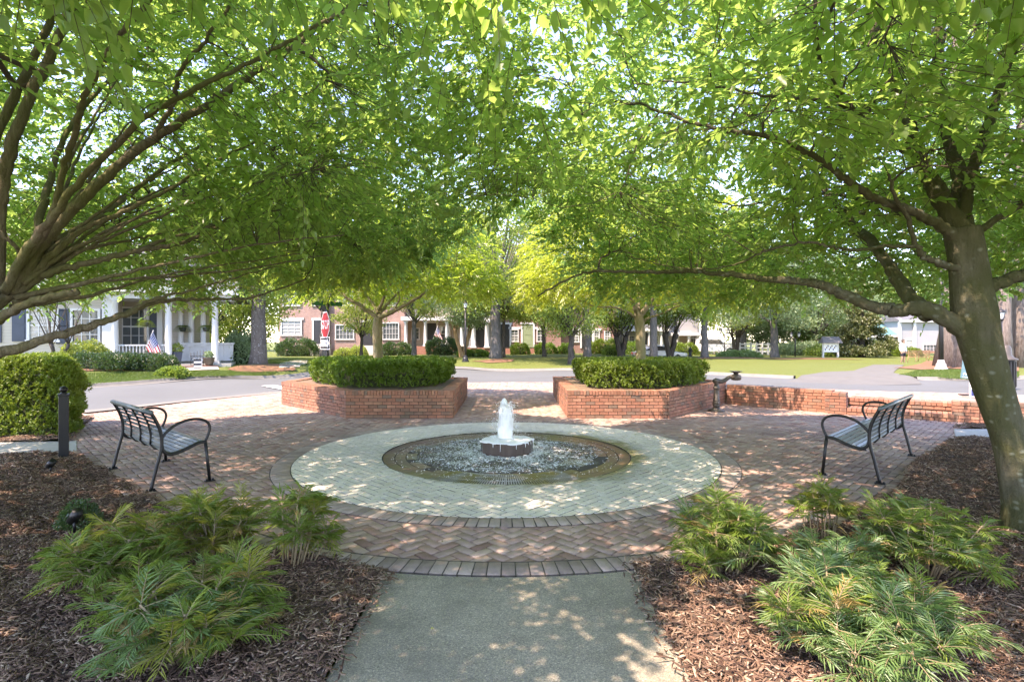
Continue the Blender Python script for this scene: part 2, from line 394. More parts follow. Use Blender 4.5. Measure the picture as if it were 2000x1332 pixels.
def patch(name, poly, mat, dz=.02, st=.35, zf=None, edge=.0, seed=0, kind='structure'):
    """sheet lying on the terrain inside a polygon"""
    P = np.array([q[:2] for q in poly], float); x0, y0 = P.min(0); x1, y1 = P.max(0)
    bm = bmesh.new(); vs = [bm.verts.new((q[0], q[1], 0)) for q in P]; f = bm.faces.new(vs)
    for ax, lo, hi in ((0, x0, x1), (1, y0, y1)):
        for v_ in np.arange(lo+st, hi, st):
            co = [0, 0, 0]; no = [0, 0, 0]; co[ax] = v_; no[ax] = 1
            bmesh.ops.bisect_plane(bm, geom=bm.verts[:]+bm.edges[:]+bm.faces[:], plane_co=co, plane_no=no)
    for v_ in bm.verts:
        v_.co.z = (zf(v_.co.x, v_.co.y) if zf else gz(v_.co.x, v_.co.y))+dz
    bmesh.ops.recalc_face_normals(bm, faces=bm.faces)
    me = bpy.data.meshes.new(name); bm.to_mesh(me); bm.free()
    if len(me.polygons) and me.polygons[0].normal.z < 0: me.flip_normals()
    for q in me.polygons: q.use_smooth = True
    return setp(link(name, me, mat), kind=kind)
# ------------------------------------------------------------------ paving
def bricks_mesh(name, C, ANG, L, W, top, hgt=.03, gap=.013, jz=.0015, mat=None, parent=None):
    """C (n,2) centres, ANG (n) long-axis angle, per-brick L/W, top z (n)"""
    n = len(C); L = np.broadcast_to(L, n)/2-gap/2; W = np.broadcast_to(W, n)/2-gap/2
    top = np.broadcast_to(top, n)+RNG.normal(0, jz, n)
    ux = np.c_[np.cos(ANG), np.sin(ANG)]; uy = np.c_[-np.sin(ANG), np.cos(ANG)]
    bv = .004; V = np.zeros((n, 12, 3)); tilt = RNG.normal(0, .004, (n, 2))
    for k, (a, b) in enumerate(((-1, -1), (1, -1), (1, 1), (-1, 1))):
        for ring, (s, dz) in enumerate(((0, -hgt), (0, -bv), (bv, 0))):
            lx = a*(L-s); ly = b*(W-s)
            V[:, ring*4+k, :2] = C+ux*lx[:, None]+uy*ly[:, None]
            V[:, ring*4+k, 2] = top+dz+tilt[:, 0]*lx+tilt[:, 1]*ly
    fs = []
    for r_ in range(2):
        for k in range(4): fs.append((r_*4+k, r_*4+(k+1) % 4, r_*4+4+(k+1) % 4, r_*4+4+k))
    fs.append((8, 9, 10, 11)); fs = np.array(fs)
    Fq = (fs[None]+np.arange(n)[:, None, None]*12).reshape(-1, 4)
    return link(name, np_mesh(name, V.reshape(-1, 3), Fq), mat, parent)
def herringbone(bb, w=.1, rot=R(45), org=(0, 0)):
    x0, x1, y0, y1 = bb; half = int(max(x1-x0, y1-y0)/w*.75)+4
    cx, cy = (x0+x1)/2, (y0+y1)/2
    I, J = np.meshgrid(np.arange(-half, half), np.arange(-half, half)); k = (I-J) % 4
    hz = k == 0; vt = k == 3
    C = np.concatenate([np.c_[(I[hz]+1)*w, (J[hz]+.5)*w], np.c_[(I[vt]+.5)*w, (J[vt]+1)*w]])
    A = np.r_[np.zeros(hz.sum()), np.full(vt.sum(), math.pi/2)]
    c, s = math.cos(rot), math.sin(rot)
    C = np.c_[C[:, 0]*c-C[:, 1]*s, C[:, 0]*s+C[:, 1]*c]+[cx, cy]; A = A+rot
    return C, A
C, A = herringbone((-11, 11, 3.5, 22.6), .102)
rr = np.hypot(C[:, 0]-FC[0], C[:, 1]-FC[1])
near_edge = dist_poly(C[:, 0], C[:, 1], plaza_poly) < .13
k = (inpoly(C[:, 0], C[:, 1], plaza_poly) | near_edge) & (rr > 3.2) & ~((rr > 4.24) & (C[:, 1] < 5.3) & (np.abs(C[:, 0]) < 2.9))
C, A = C[k], A[k]
ZP = lambda x, y: np.where(y > 13, g(x, y), np.minimum(g(x, y), 0)*0)
ztop = np.where(C[:, 1] > 14.5, np.clip(g(C[:, 0], C[:, 1]), 0, .4)*np.clip((C[:, 1]-14.5)/3, 0, 1), 0)
setp(bricks_mesh('brick_paving', C, A, .204, .102, ztop+.012, mat=m_paver), kind='structure')
patch('paving_bed', plaza_poly, m_joint, 0, .5, zf=lambda x, y: float(np.clip(gz(x, y), 0, .4)*min(1, max(0, (y-14.5)/3))) if y > 14.5 else 0.0)
# soldier courses and cream circle
def ring_bricks(name, r0, r1, pitch, z, mat, a0=0, a1=2*math.pi, base=None):
    rm = (r0+r1)/2; n = int((a1-a0)*r1/pitch); th = a0+(np.arange(n)+.5)*(a1-a0)/n
    C = np.c_[FC[0]+rm*np.cos(th), FC[1]+rm*np.sin(th)]
    o = bricks_mesh(name, C, th, r1-r0, (a1-a0)/n*r0*1.03, z, mat=mat, hgt=.02, gap=.009)
    return setp(o, kind='structure')
def annulus(name, r0, r1, z, mat, n=128, parent=None, kind='structure', jig=0):
    a = np.linspace(0, 2*math.pi, n, endpoint=False); V = []
    for r in (r0, r1): V.append(np.c_[FC[0]+r*np.cos(a), FC[1]+r*np.sin(a), np.full(n, z)])
    k = np.arange(n); Fq = np.stack([k, k+n, (k+1) % n+n, (k+1) % n], 1)
    o = link(name, np_mesh(name, np.concatenate(V), Fq), mat, parent)
    return setp(o, kind=kind) if kind else o
annulus('joint_sand', 3.05, 3.342, .0155, m_joint)
ring_bricks('brick_border', 3.09, 3.335, .112, .0205, m_paver_edge)
annulus('cream_joint_sand', 1.86, 3.085, .017, m_joint2)
Ch, Ah = herringbone((-3.3, 3.2, 5, 11.6), .104)
r = np.hypot(Ch[:, 0]-FC[0], Ch[:, 1]-FC[1]); k = (r < 3.23) & (r > 1.74)
# clip the bricks that cross either rim of the circle
def clipped(C, A, w, z, r0, r1, mat, name):
    bm = bmesh.new()
    for (cx, cy), a in zip(C, A):
        u = Vector((math.cos(a), math.sin(a), 0)); v = Vector((-u.y, u.x, 0)); c = Vector((cx, cy, z+random.gauss(0, .0012)))
        vs = [c+u*(sx*(w-.008))+v*(sy*(w/2-.008)) for sx, sy in ((-1, -1), (1, -1), (1, 1), (-1, 1))]
        rs = [math.hypot(q.x-FC[0], q.y-FC[1]) for q in vs]
        out = []
        if max(rs) > r1 or min(rs) < r0:
            N = 40
            for i in range(4):
                p, q = vs[i], vs[(i+1) % 4]
                for kk in range(N): out.append(p.lerp(q, kk/N))
            keep = [q for q in out if r0 <= math.hypot(q.x-FC[0], q.y-FC[1]) <= r1]
            if len(keep) < 4: continue
            vs = keep
        bv = [bm.verts.new(q) for q in vs]; lo = [bm.verts.new(q-Vector((0, 0, .012))) for q in vs]
        bm.faces.new(bv); n = len(bv)
        for i in range(n): bm.faces.new((lo[i], lo[(i+1) % n], bv[(i+1) % n], bv[i]))
    me = bpy.data.meshes.new(name); bm.to_mesh(me); bm.free()
    return setp(link(name, me, mat), kind='structure')
clipped(Ch[k], Ah[k], .104, .022, 1.875, 3.082, m_white, 'cream_paving')
ring_bricks('brick_border', 4.13, 4.36, .107, .021, m_paver_edge, R(-137), R(-43))
# joint base below the outer border
a = np.linspace(R(-137), R(-43), 60)
V = np.concatenate([np.c_[FC[0]+q*np.cos(a), FC[1]+q*np.sin(a), np.full(60, .0155)] for q in (4.11, 4.37)]); k = np.arange(59)
setp(link('joint_sand', np_mesh('joint', V, np.stack([k, k+60, k+61, k+1], 1)), m_joint), kind='structure')
# upper walk beyond the low wall
C, A = herringbone((5, 16, 10, 18), .102, R(30)); k = inpoly(C[:, 0], C[:, 1], upper_poly)
UPZ = .35
zt = UPZ+(g(C[k, 0], C[k, 1])-UPZ)*np.clip((dist_poly(C[k, 0], C[k, 1], [WALL_A, WALL_B, STEP_B, WALL_B])-.4)/1.5, 0, 1)*.6
setp(bricks_mesh('upper_brick_paving', C[k], A[k], .204, .102, zt+.012, mat=m_paver), kind='structure')
patch('upper_paving_bed', upper_poly, m_joint, 0, .5, zf=lambda x, y: UPZ+(gz(x, y)-UPZ)*min(1, max(0, (float(dist_poly(np.array([x]), np.array([y]), [WALL_A, WALL_B, STEP_B, WALL_B])[0])-.4)/1.5))*.6)
# front walk slab and side slabs
t = NT('exposed aggregate concrete'); p = t.pos()
c = t.mix(t.ramp(t.noise(p, 1.1, 6, .65), [(.3, (0, 0, 0)), (.7, (1, 1, 1))]), (.22, .20, .155), (.36, .325, .255))
v = t.n('ShaderNodeTexVoronoi', Vector=p, Scale=170.0)
ag = t.ramp(t.n('ShaderNodeSeparateColor', Color=v.outputs['Color']).outputs[0], [(0, (.62,)*3), (.5, (.95,)*3), (.85, (1.15, 1.12, 1.05)), (1, (1.7, 1.65, 1.55))])
c = t.mix(1, c, ag, 'MULTIPLY'); c = t.mix(t.ramp(t.noise(p, 3.5, 6), [(.52, (0, 0, 0)), (.7, (.5,)*3)]), c, (.17, .155, .12))
t.bsdf(c, .92, 0, t.bump(v.outputs['Distance'], .6, .006), .25); m_aggr = t.m
mb = MB(); yb = lambda x: FC[1]-math.sqrt(4.375**2-(x-FC[0])**2)
top = [(x, yb(x)) for x in np.linspace(.935, -.95, 15)]
mb.prism([(-.93, -3), (.9, -3)]+top, -.1, .016); setp(mb.build('path', m_aggr, bevel=.012), kind='structure')
mb = MB(); mb.prism([(-6.75, 8.32), (-7.5, 9.25), (-9.2, 9.1), (-14, 8.75), (-14, 7.75), (-8.2, 7.95), (-7.0, 8.05)], -.1, .02); setp(mb.build('side_path', m_conc, bevel=.01), kind='structure')
mb = MB(); mb.prism([(7.95, 9.62), (8.6, 10.45), (9.6, 10.45), (11.5, 10.1), (11.5, 9.4), (9.3, 9.55)], -.1, .03); setp(mb.build('side_path', m_conc, bevel=.01), kind='structure')

# bits of litter blown over the paving
n = 150; Q = np.c_[RNG.uniform(-6, 6, n*3), RNG.uniform(4.2, 12, n*3)]; rq = np.hypot(Q[:, 0]-FC[0], Q[:, 1]-FC[1]); Q = Q[inpoly(Q[:, 0], Q[:, 1], plaza_poly) & (rq > 1.95)][:n]; n = len(Q); a = RNG.uniform(0, 6.28, n)
V = np.stack([np.c_[Q[:, 0]+np.cos(a+k*1.57)*(.022 if k % 2 == 0 else .008), Q[:, 1]+np.sin(a+k*1.57)*(.022 if k % 2 == 0 else .008), .026+.006*RNG.random(n)] for k in range(4)], 1)
setp(link('leaf_litter', np_mesh('litter', V.reshape(-1, 3), np.arange(n*4).reshape(-1, 4)), simple('dry leaf bits', (.13, .085, .04), .9, .4, 3, c2=(.30, .24, .10))), kind='stuff')
# ------------------------------------------------------------------ fountain
ft = empty('fountain', (0, 0, 0), 'round flush fountain with low foaming jet in the cream paving circle', 'fountain')
t = NT('wet dark stone'); p = t.pos()
c = t.mix(t.noise(p, 3, 5), (.12, .062, .042), (.21, .13, .10)); c = t.mix(1, c, t.ramp(t.isl(), [(0, (.75,)*3), (1, (1.2,)*3)]), 'MULTIPLY'); c = t.mix(t.ramp(t.noise(p, 1.2, 4), [(.45, (0, 0, 0)), (.62, (.8,)*3)]), c, (.14, .125, .045))
t.bsdf(c, .28, 0, t.bump(t.noise(p, 40, 4), .25, .01)); m_wet = t.m
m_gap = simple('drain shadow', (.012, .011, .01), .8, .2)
a_ = MB()
def annul(mb, r0, r1, z, th, a0=0, a1=2*math.pi, n=96):
    vs = []; full = abs(a1-a0-2*math.pi) < 1e-6; m = n if full else n+1
    for i in range(m):
        a = a0+(a1-a0)*i/n
        for r, zz in ((r0, z-th), (r0, z), (r1, z), (r1, z-th)): vs.append((FC[0]+r*math.cos(a), FC[1]+r*math.sin(a), zz))
    fs = []
    for i in range(n):
        j = (i+1) % m
        for k in range(3): fs.append((i*4+k, i*4+k+1, j*4+k+1, j*4+k))
    if not full: fs += [(0, 3, 2, 1), (n*4, n*4+1, n*4+2, n*4+3)]
    mb.add([tuple(v) for v in vs], [f[::-1] for f in fs])
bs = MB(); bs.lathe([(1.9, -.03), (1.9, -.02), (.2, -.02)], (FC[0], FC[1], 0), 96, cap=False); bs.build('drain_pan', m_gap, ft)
bs = MB(); GA0, GA1 = R(-122), R(-58)
for r0_, r1_, z_, ns_ in ((1.70, 1.866, .006, 44), (1.535, 1.683, .003, 40), (1.37, 1.518, .001, 36), (.98, 1.353, -.001, 16), (.3, .965, -.002, 10)):
    for i in range(ns_):
        aa0 = GA1+(2*math.pi+GA0-GA1)*i/ns_; aa1 = GA1+(2*math.pi+GA0-GA1)*(i+1)/ns_; gp = .004/r1_; annul(bs, r0_, r1_, z_+random.gauss(0, .001), .03, aa0+gp, aa1-gp, max(2, 96//ns_))
annul(bs, .3, 1.30, -.001, .03, GA0, GA1, 30)
bs.build('basin', m_wet, ft)
# slotted drain grates across the front of the basin
t = NT('grate metal with algae'); p = t.pos()
c = t.mix(t.ramp(t.noise(p, 2.2, 4), [(.42, (0, 0, 0)), (.55, (1, 1, 1))]), (.30, .29, .29), (.21, .17, .035))
t.bsdf(c, .35, .3, None); m_grate = t.m
for s_ in range(4):
    gr = MB(); b0 = GA0+(GA1-GA0)*s_/4+.006; b1 = GA0+(GA1-GA0)*(s_+1)/4-.006
    for (r0, r1) in ((1.305, 1.33), (1.475, 1.495), (1.64, 1.66), (1.835, 1.866)): annul(gr, r0, r1, .006, .02, b0, b1, 10)
    nb = 15
    for i in range(nb+1):
        a = b0+(b1-b0)*i/nb; r_ = 1.585; gr.box((FC[0]+r_*math.cos(a), FC[1]+r_*math.sin(a), -.004), (.54, .016, .018), a)
    gr.build('grate', m_grate, ft)
# pedestal drum
t = NT('wet brown granite'); p = t.pos()
c = t.mix(t.noise(t.scale(p, (6, 6, .7)), 3, 5), (.05, .032, .026), (.13, .095, .08)); t.bsdf(c, .25, 0, t.bump(t.noise(p, 30), .2, .01)); m_drum = t.m
pd = MB(); pd.lathe([(.40, -.02), (.405, .0), (.405, .185), (.395, .2), (.12, .2)], (FC[0], FC[1]+.06, 0), 14, sm=False); pd.build('pedestal', m_drum, ft)
# moving water: rippled sheet broken by foam
def foam_mat(name, lo, hi, sc, base, trans):
    t = NT(name); p = t.pos()
    n = t.n('ShaderNodeTexNoise', Vector=t.scale(p, (1, 1, 1)), Scale=sc, Detail=6.0, Roughness=.7, Distortion=.8).outputs['Fac']
    q = t.n('ShaderNodeVectorMath', operation='SUBTRACT', i0=p, i1=(FC[0], FC[1], 0)).outputs[0]
    rr_ = t.n('ShaderNodeVectorMath', operation='LENGTH', i0=q).outputs['Value']
    n2 = t.math('SUBTRACT', t.math('ADD', n, t.math('MULTIPLY', t.noise(p, 2.6, 3), .34)), t.math('MULTIPLY', rr_, .11))
    fm = t.n('ShaderNodeMapRange', i0=n2, i1=lo, i2=hi, i3=0.0, i4=1.0).outputs[0]
    nrm = t.bump(n, .9, .03)
    w1 = t.n('ShaderNodeBsdfTransparent', Color=(.92, .93, .9, 1)); w2 = t.n('ShaderNodeBsdfGlossy', Roughness=.12, Normal=nrm); wa = t.n('ShaderNodeMixShader', i0=.14); t.l(w1.outputs[0], wa.inputs[1]); t.l(w2.outputs[0], wa.inputs[2])
    fo = t.n('ShaderNodeBsdfPrincipled'); fo.inputs['Base Color'].default_value = (.82, .86, .89, 1); fo.inputs['Roughness'].default_value = .35; t.l(nrm, fo.inputs['Normal'])
    m = t.n('ShaderNodeMixShader', i0=fm); t.l(wa.outputs[0], m.inputs[1]); t.l(fo.outputs[0], m.inputs[2]); t.l(m.outputs[0], t.out.inputs[0]); return t.m
m_water = foam_mat('rippling fountain water', .555, .655, 30.0, 0, 0)
nr, na = 60, 200; rs = np.linspace(.38, 1.46, nr); aa = np.linspace(0, 2*math.pi, na, endpoint=False)
RR, AA = np.meshgrid(rs, aa, indexing='ij'); ph = np.sin(AA*7)*.8+np.sin(AA*13+2)*.5
edge = 1+.05*np.sin(AA*5)+.04*np.sin(AA*11+1)+.02*np.sin(AA*23)
sq = 1-.15*np.clip((-np.sin(AA)-.45)/.35, 0, 1); RX = RR*np.where(RR > .6, 1+(edge*sq-1)*(RR-.6)/.86, 1)
WZ = .028-.016*(RR-.38)/1.08+.006*np.sin(RR*38+ph*2)+.004*np.sin(RR*21+AA*17)+RNG.normal(0, .002, RR.shape)
WZ[-1] = .003
V = np.stack([FC[0]+RX*np.cos(AA), FC[1]+RX*np.sin(AA), WZ], -1).reshape(-1, 3); k = np.arange(nr*na).reshape(nr, na); k2 = np.roll(k, -1, 1)
link('water_sheet', np_mesh('water', V, np.stack([k[:-1], k[1:], k2[1:], k2[:-1]], -1).reshape(-1, 4), True), m_water, ft)
t = NT('white foaming water'); p = t.pos()
c = t.mix(t.noise(t.scale(p, (1, 1, .35)), 26, 5), (.80, .82, .82), (.97, .97, .97))
b = t.bsdf(c, .3, 0, t.bump(t.noise(t.scale(p, (1, 1, .3)), 40, 5), .8, .02)); b.inputs['IOR'].default_value = 1.2
b.inputs['Subsurface Weight'].default_value = .3; b.inputs['Subsurface Radius'].default_value = (.05, .05, .05); m_foam = t.m
jt = MB(); ja = lambda a, z: .10*math.sin(3*a+z*14)+.07*math.sin(5*a-z*25)+.05*math.sin(9*a+z*60)
prof = [(.15, .198), (.118, .22), (.108, .27), (.112, .36), (.108, .46), (.104, .54), (.098, .62), (.086, .68), (.068, .73), (.048, .78), (.032, .82), (.010, .855)]
fine = []
for (r0, z0), (r1, z1) in zip(prof[:-1], prof[1:]):
    for q in range(4): fine.append((r0+(r1-r0)*q/4, z0+(z1-z0)*q/4))
jet = MB(); jet.lathe(fine, (0, 0, 0), 28, jit=ja)
jet.v = [(FC[0]+x-.015+(z-.2)**2*-.06, FC[1]+.06+y, z) for x, y, z in jet.v]
for i in range(46):     # separate strands and falling threads round the core
    a = random.uniform(0, 6.28); h_ = random.uniform(.25, .62); r0_ = random.uniform(.06, .10); o_ = random.uniform(.0, .055); q_ = []
    for k in range(9):
        s = k/8; z = .2+h_*math.sin(s*math.pi*.82)/1.0*(1 if s < .6 else 1); rr_ = r0_*(1-.35*s)+o_*s*s*1.6
        q_.append((FC[0]-.015+rr_*math.cos(a+s*.5), FC[1]+.06+rr_*math.sin(a+s*.5), z))
    jet.tube(q_, [random.uniform(.006, .016)*(1-.75*k/8) for k in range(9)], 5)
jet.build('water_jet', m_foam, ft)
fp = MB(); fj = lambda a, z: .06*math.sin(4*a)+.05*math.sin(9*a+1)+.03*math.sin(17*a)
fp.lathe([(.40, .196), (.39, .212), (.33, .222), (.25, .216), (.18, .23), (.13, .24)], (FC[0], FC[1]+.06, 0), 48, jit=fj)
for i in range(15):   # rivulets over the rim
    a = random.uniform(0, 2*math.pi); L = random.uniform(.02, .17); wv = random.uniform(.003, .008)
    for q in range(3):
        pass
    c_ = Vector((FC[0]+.408*math.cos(a), FC[1]+.06+.408*math.sin(a), .2))
    fp.tube([c_+Vector((0, 0, .006)), c_+Vector((.004*math.cos(a), .004*math.sin(a), -L*.5)), c_+Vector((.004*math.cos(a), .004*math.sin(a), -L))], [wv, wv*.8, wv*.3], 5)
fp.build('foam_cap', m_foam, ft)
# droplets and bubbles
ico_v = np.array([(0, 0, 1), (.89, 0, .45), (.28, .85, .45), (-.72, .53, .45), (-.72, -.53, .45), (.28, -.85, .45), (.72, .53, -.45), (-.28, .85, -.45), (-.89, 0, -.45), (-.28, -.85, -.45), (.72, -.53, -.45), (0, 0, -1)])
ico_f = np.array([(0, 1, 2), (0, 2, 3), (0, 3, 4), (0, 4, 5), (0, 5, 1), (1, 6, 2), (2, 7, 3), (3, 8, 4), (4, 9, 5), (5, 10, 1), (6, 7, 2), (7, 8, 3), (8, 9, 4), (9, 10, 5), (10, 6, 1), (11, 7, 6), (11, 8, 7), (11, 9, 8), (11, 10, 9), (11, 6, 10)])
def blobs(P, S):
    n = len(P); V = P[:, None]+ico_v[None]*S[:, None, :]
    return V.reshape(-1, 3), (ico_f[None]+np.arange(n)[:, None, None]*12).reshape(-1, 3)
n = 1100; a = RNG.uniform(0, 2*math.pi, n); r = .42+1.4*RNG.power(1.3, n)*.95
P1 = np.c_[FC[0]+r*np.cos(a), FC[1]+r*np.sin(a), .012+.012*RNG.random(n)]; S1 = np.c_[RNG.uniform(.003, .009, n), RNG.uniform(.003, .008, n), RNG.uniform(.002, .005, n)]
n = 1300; a = RNG.uniform(0, 2*math.pi, n); r = .09+abs(RNG.normal(0, .09, n)); z = .2+.6*RNG.random(n); r = r*(1.25-.8*(z-.2)/.6)+.03
P2 = np.c_[FC[0]-.015+r*np.cos(a), FC[1]+.06+r*np.sin(a), z]; s2 = RNG.uniform(.0015, .0045, n); S2 = np.c_[s2, s2, s2*1.6]
V, Fq = blobs(np.concatenate([P1, P2]), np.concatenate([S1, S2]))
o = link('droplets', np_mesh('droplets', V, Fq, True), m_foam, ft); o['kind'] = 'stuff'

# ------------------------------------------------------------------ brick walls with real bricks
def wall_segment(mb, A, B, z0, courses, ch=.0757, bl=.203, dep=.1, shift=0.0, hj=.012):
    A = Vector((*A[:2], 0)); B = Vector((*B[:2], 0)); d = B-A; L = d.length; d.normalize(); ang = math.atan2(d.y, d.x); nrm = Vector((d.y, -d.x, 0))  # outward to the right of A->B
    for c in range(courses):
        x = -((c % 2)*.5*bl)-shift
        while x < L:
            a = max(x, 0); b = min(x+bl, L); x += bl
            if b-a < .03: continue
            s = a+hj/2 if a > 0 else a; e = b-hj/2 if b < L else b
            j = random.gauss(0, .0018); cen = A+d*((s+e)/2)-nrm*(dep/2-j)
            mb.box((cen.x, cen.y, z0+c*ch+ch/2), (e-s, dep, ch-hj), ang)
def cap_course(mb, A, B, z, h=.095, w=.068, dep=.30, over=.012, ends=(0, 0), hj=.011):
    A = Vector((*A[:2], 0)); B = Vector((*B[:2], 0)); d = B-A; L = d.length; d.normalize(); ang = math.atan2(d.y, d.x); nrm = Vector((d.y, -d.x, 0))
    n = max(1, round((L+ends[0]+ends[1])/w)); st = (L+ends[0]+ends[1])/n
    for i in range(n):
        x = -ends[0]+(i+.5)*st; jj = random.gauss(0, .0016)
        cen = A+d*x-nrm*(dep/2-over+jj)
        mb.box((cen.x, cen.y, z+h/2+jj+random.uniform(-.0012, .0012)), (st-hj, dep, h), ang)
def inset(poly, d):
    out = []; n = len(poly)
    for i in range(n):
        p0, p1, p2 = [Vector(poly[j % n][:2]) for j in (i-1, i, i+1)]
        e1 = (p1-p0).normalized(); e2 = (p2-p1).normalized(); n1 = Vector((-e1.y, e1.x)); n2 = Vector((-e2.y, e2.x))
        b = (n1+n2); b = b/max(.3, b.dot(n1)); out.append(tuple(p1+b*d))
    return out
m_soil = simple('dry planter mulch', (.17, .115, .075), .95, .45, 14, .8, 45)
def planter(poly, label):
    root = empty('brick_planter', (sum(p[0] for p in poly)/len(poly), sum(p[1] for p in poly)/len(poly), 0), label, 'planter', 'raised brick planters')
    off = Vector(root.location)*-1; n = len(poly)
    core = MB(); core.prism(inset(poly, .022), -.05, .56); core.build('mortar_core', m_mortar, root, off)
    wb = MB(); cp = MB()
    for i in range(n): wall_segment(wb, poly[i], poly[(i+1) % n], .012, 7, ch=.0745, shift=.07*i)
    for i in range(n): cap_course(cp, poly[i], poly[(i+1) % n], .535)
    wb.build('brick_wall', m_wallbrick, root, off); cp.build('coping', m_wallbrick, root, off)
    sp = inset(poly, .27); P = np.array(sp); mb = MB(); cx, cy = P.mean(0); N = 10; vs = []; fs = []
    for r_ in range(N+1):
        for q in sp:
            t_ = r_/N; vs.append((q[0]+(cx-q[0])*t_, q[1]+(cy-q[1])*t_, .60+.03*t_+random.uniform(-.012, .02)))
    for r_ in range(N):
        for i in range(n): fs.append((r_*n+i, r_*n+(i+1) % n, (r_+1)*n+(i+1) % n, (r_+1)*n+i))
    mb.add(vs, fs, 0, True); mb.build('soil', m_soil, root, off)
    return root
PL = [(-3.72, 12.02), (-1.32, 12.02), (-1.38, 16.6), (-4.4, 17.3), (-6.3, 16.6), (-6.35, 14.78)]
PR = [(1.25, 12.02), (3.52, 12.02), (5.92, 14.85), (5.6, 16.4), (3.6, 17.2), (1.3, 17.0)]
planter(PL, 'angular raised brick planter left of the gap behind the fountain')
planter(PR, 'angular raised brick planter right of the gap, joined to the low wall')
# low wall, piers and steps
lw = empty('low_brick_wall', (6.8, 13.8, 0), 'low brick retaining wall running from the right planter to the steps', 'wall')
off = -Vector(lw.location)
wb = MB(); wall_segment(wb, WALL_A, WALL_B, .012, 6, ch=.0765); wb.build('brickwork', m_wallbrick, lw, off)
d = (Vector(WALL_B)-Vector(WALL_A)).normalized(); nn = Vector((d.y, -d.x))
def back(p, q): return (p[0]-nn.x*q, p[1]-nn.y*q)
co = MB(); co.prism([back(WALL_A, .012), back(WALL_B, .012), back(WALL_B, .29), back(WALL_A, .29)][::1], -.05, .465); co.build('mortar_core', m_mortar, lw, off)
cp = MB(); cap_course(cp, WALL_A, WALL_B, .471, w=.203, h=.075); cp.build('coping', m_wallbrick, lw, off)
def pier(c, rz, h, label):
    root = empty('brick_pier', (c[0], c[1], 0), label, 'pier', 'brick piers beside the steps', rz)
    wb = MB(); s = .22; q = [(-s, -s), (s, -s), (s, s), (-s, s)]
    n = int((h-.075)/.0705)
    for i in range(4): wall_segment(wb, q[i], q[(i+1) % 4], .012, n, ch=.0705, shift=.05*i)
    wb.build('brickwork', m_wallbrick, root)
    co = MB(); co.prism([(a*.94, b*.94) for a, b in q], -.02, h-.08); co.build('mortar_core', m_mortar, root)
    cp = MB(); cap_course(cp, (-s, -s), (s, -s), n*.0705+.018, w=.15, h=.075, dep=.46); cp.build('coping', m_wallbrick, root)
sd_ = (Vector(STEP_B)-Vector(WALL_B)).normalized(); srz = math.atan2(sd_.y, sd_.x)
pier((WALL_B[0]+.1, WALL_B[1]-.02), srz, .56, 'square brick pier where the low wall meets the steps')
pier((STEP_B[0]+.2, STEP_B[1]+.0), srz, .45, 'square brick pier right of the steps, partly behind the leaning tree')
stp = empty('brick_steps', (8.6, 12.2, 0), 'two wide brick steps up to the upper walk on the right', 'steps'); off = -Vector(stp.location)
sn = Vector((sd_.y, -sd_.x)); SA = Vector(WALL_B)+sd_*.32; SB = Vector(STEP_B)-sd_*.02
for i, (bk, zt_) in enumerate(((-.14, .17), (.46, .36))):
    wb = MB(); a = SA-sn*bk; b = SB-sn*bk
    wall_segment(wb, a, b, .012+.18*i, 1, ch=.075, dep=.2); cap_course(wb, a, b, zt_-.08, h=.078, w=.1, dep=.6, over=.014)
    wb.build('step', m_wallbrick, stp, off)
    co = MB(); co.prism([tuple(a-sn*.02), tuple(b-sn*.02), tuple(b-sn*.58), tuple(a-sn*.58)], -.05, zt_-.09); co.build('step_core', m_mortar, stp, off)
ew = empty('end_brick_wall', (10.4, 11.2, 0), 'short brick wall end behind the leaning tree trunk', 'wall')
wb = MB(); wall_segment(wb, (9.85, 11.3), (11.3, 11.0), .012, 5, ch=.0705); wb.build('brickwork', m_wallbrick, ew, -Vector(ew.location))
co = MB(); co.prism([(9.87, 11.315), (11.3, 11.015), (11.33, 11.26), (9.92, 11.56)], -.05, .36); co.build('mortar_core', m_mortar, ew, -Vector(ew.location))
cp = MB(); cap_course(cp, (9.85, 11.3), (11.3, 11.0), .367, w=.203, h=.075); cp.build('coping', m_wallbrick, ew, -Vector(ew.location))

# ------------------------------------------------------------------ cast iron pedestal basin (drinking fountain)
df = empty('drinking_fountain', (5.05, 13.25, .012), 'cast iron drinking fountain with crooked arm before the right planter', 'drinking fountain')
mb = MB(); mb.lathe([(.2, 0), (.205, .015), (.19, .035), (.13, .06), (.085, .085), (.075, .1)], n=24); mb.build('base', m_iron, df)
mb = MB(); mb.lathe([(.075, .09), (.07, .12), (.09, .135), (.09, .15), (.072, .16), (.075, .175), (.095, .19), (.095, .215), (.08, .23), (.075, .245), (.08, .26), (.082, .28), (.073, .30), (.066, .5), (.062, .55), (.075, .56), (.078, .585), (.065, .6), (.052, .64), (.045, .67), (.06, .685), (.06, .70), (.04, .71)], n=20); mb.build('column', m_iron, df)
mb = MB(); pts = smoothc([(-.03, 0, .76), (.03, 0, .75), (.11, 0, .735), (.2, 0, .76), (.3, 0, .83), (.37, 0, .855)], 5)
mb.tube(pts, list(np.linspace(.062, .042, len(pts))), 12); mb.lathe([(.02, .69), (.06, .705), (.078, .74), (.07, .78), (.04, .80), (.01, .805)], (-.02, 0, 0), 16); mb.build('arm', m_iron, df)
mb = MB(); mb.lathe([(.03, -.10), (.10, -.09), (.125, -.06), (.128, 0), (.115, .03), (.06, .05), (.05, .075)], (.48, 0, .86), 22); mb.build('bowl', m_iron, df)
mb = MB(); mb.lathe([(.05, .0), (.07, .02), (.15, .05), (.158, .058), (.15, .06), (.06, .045), (.01, .04)], (.48, 0, .93), 24); mb.build('basin_rim', m_iron, df)
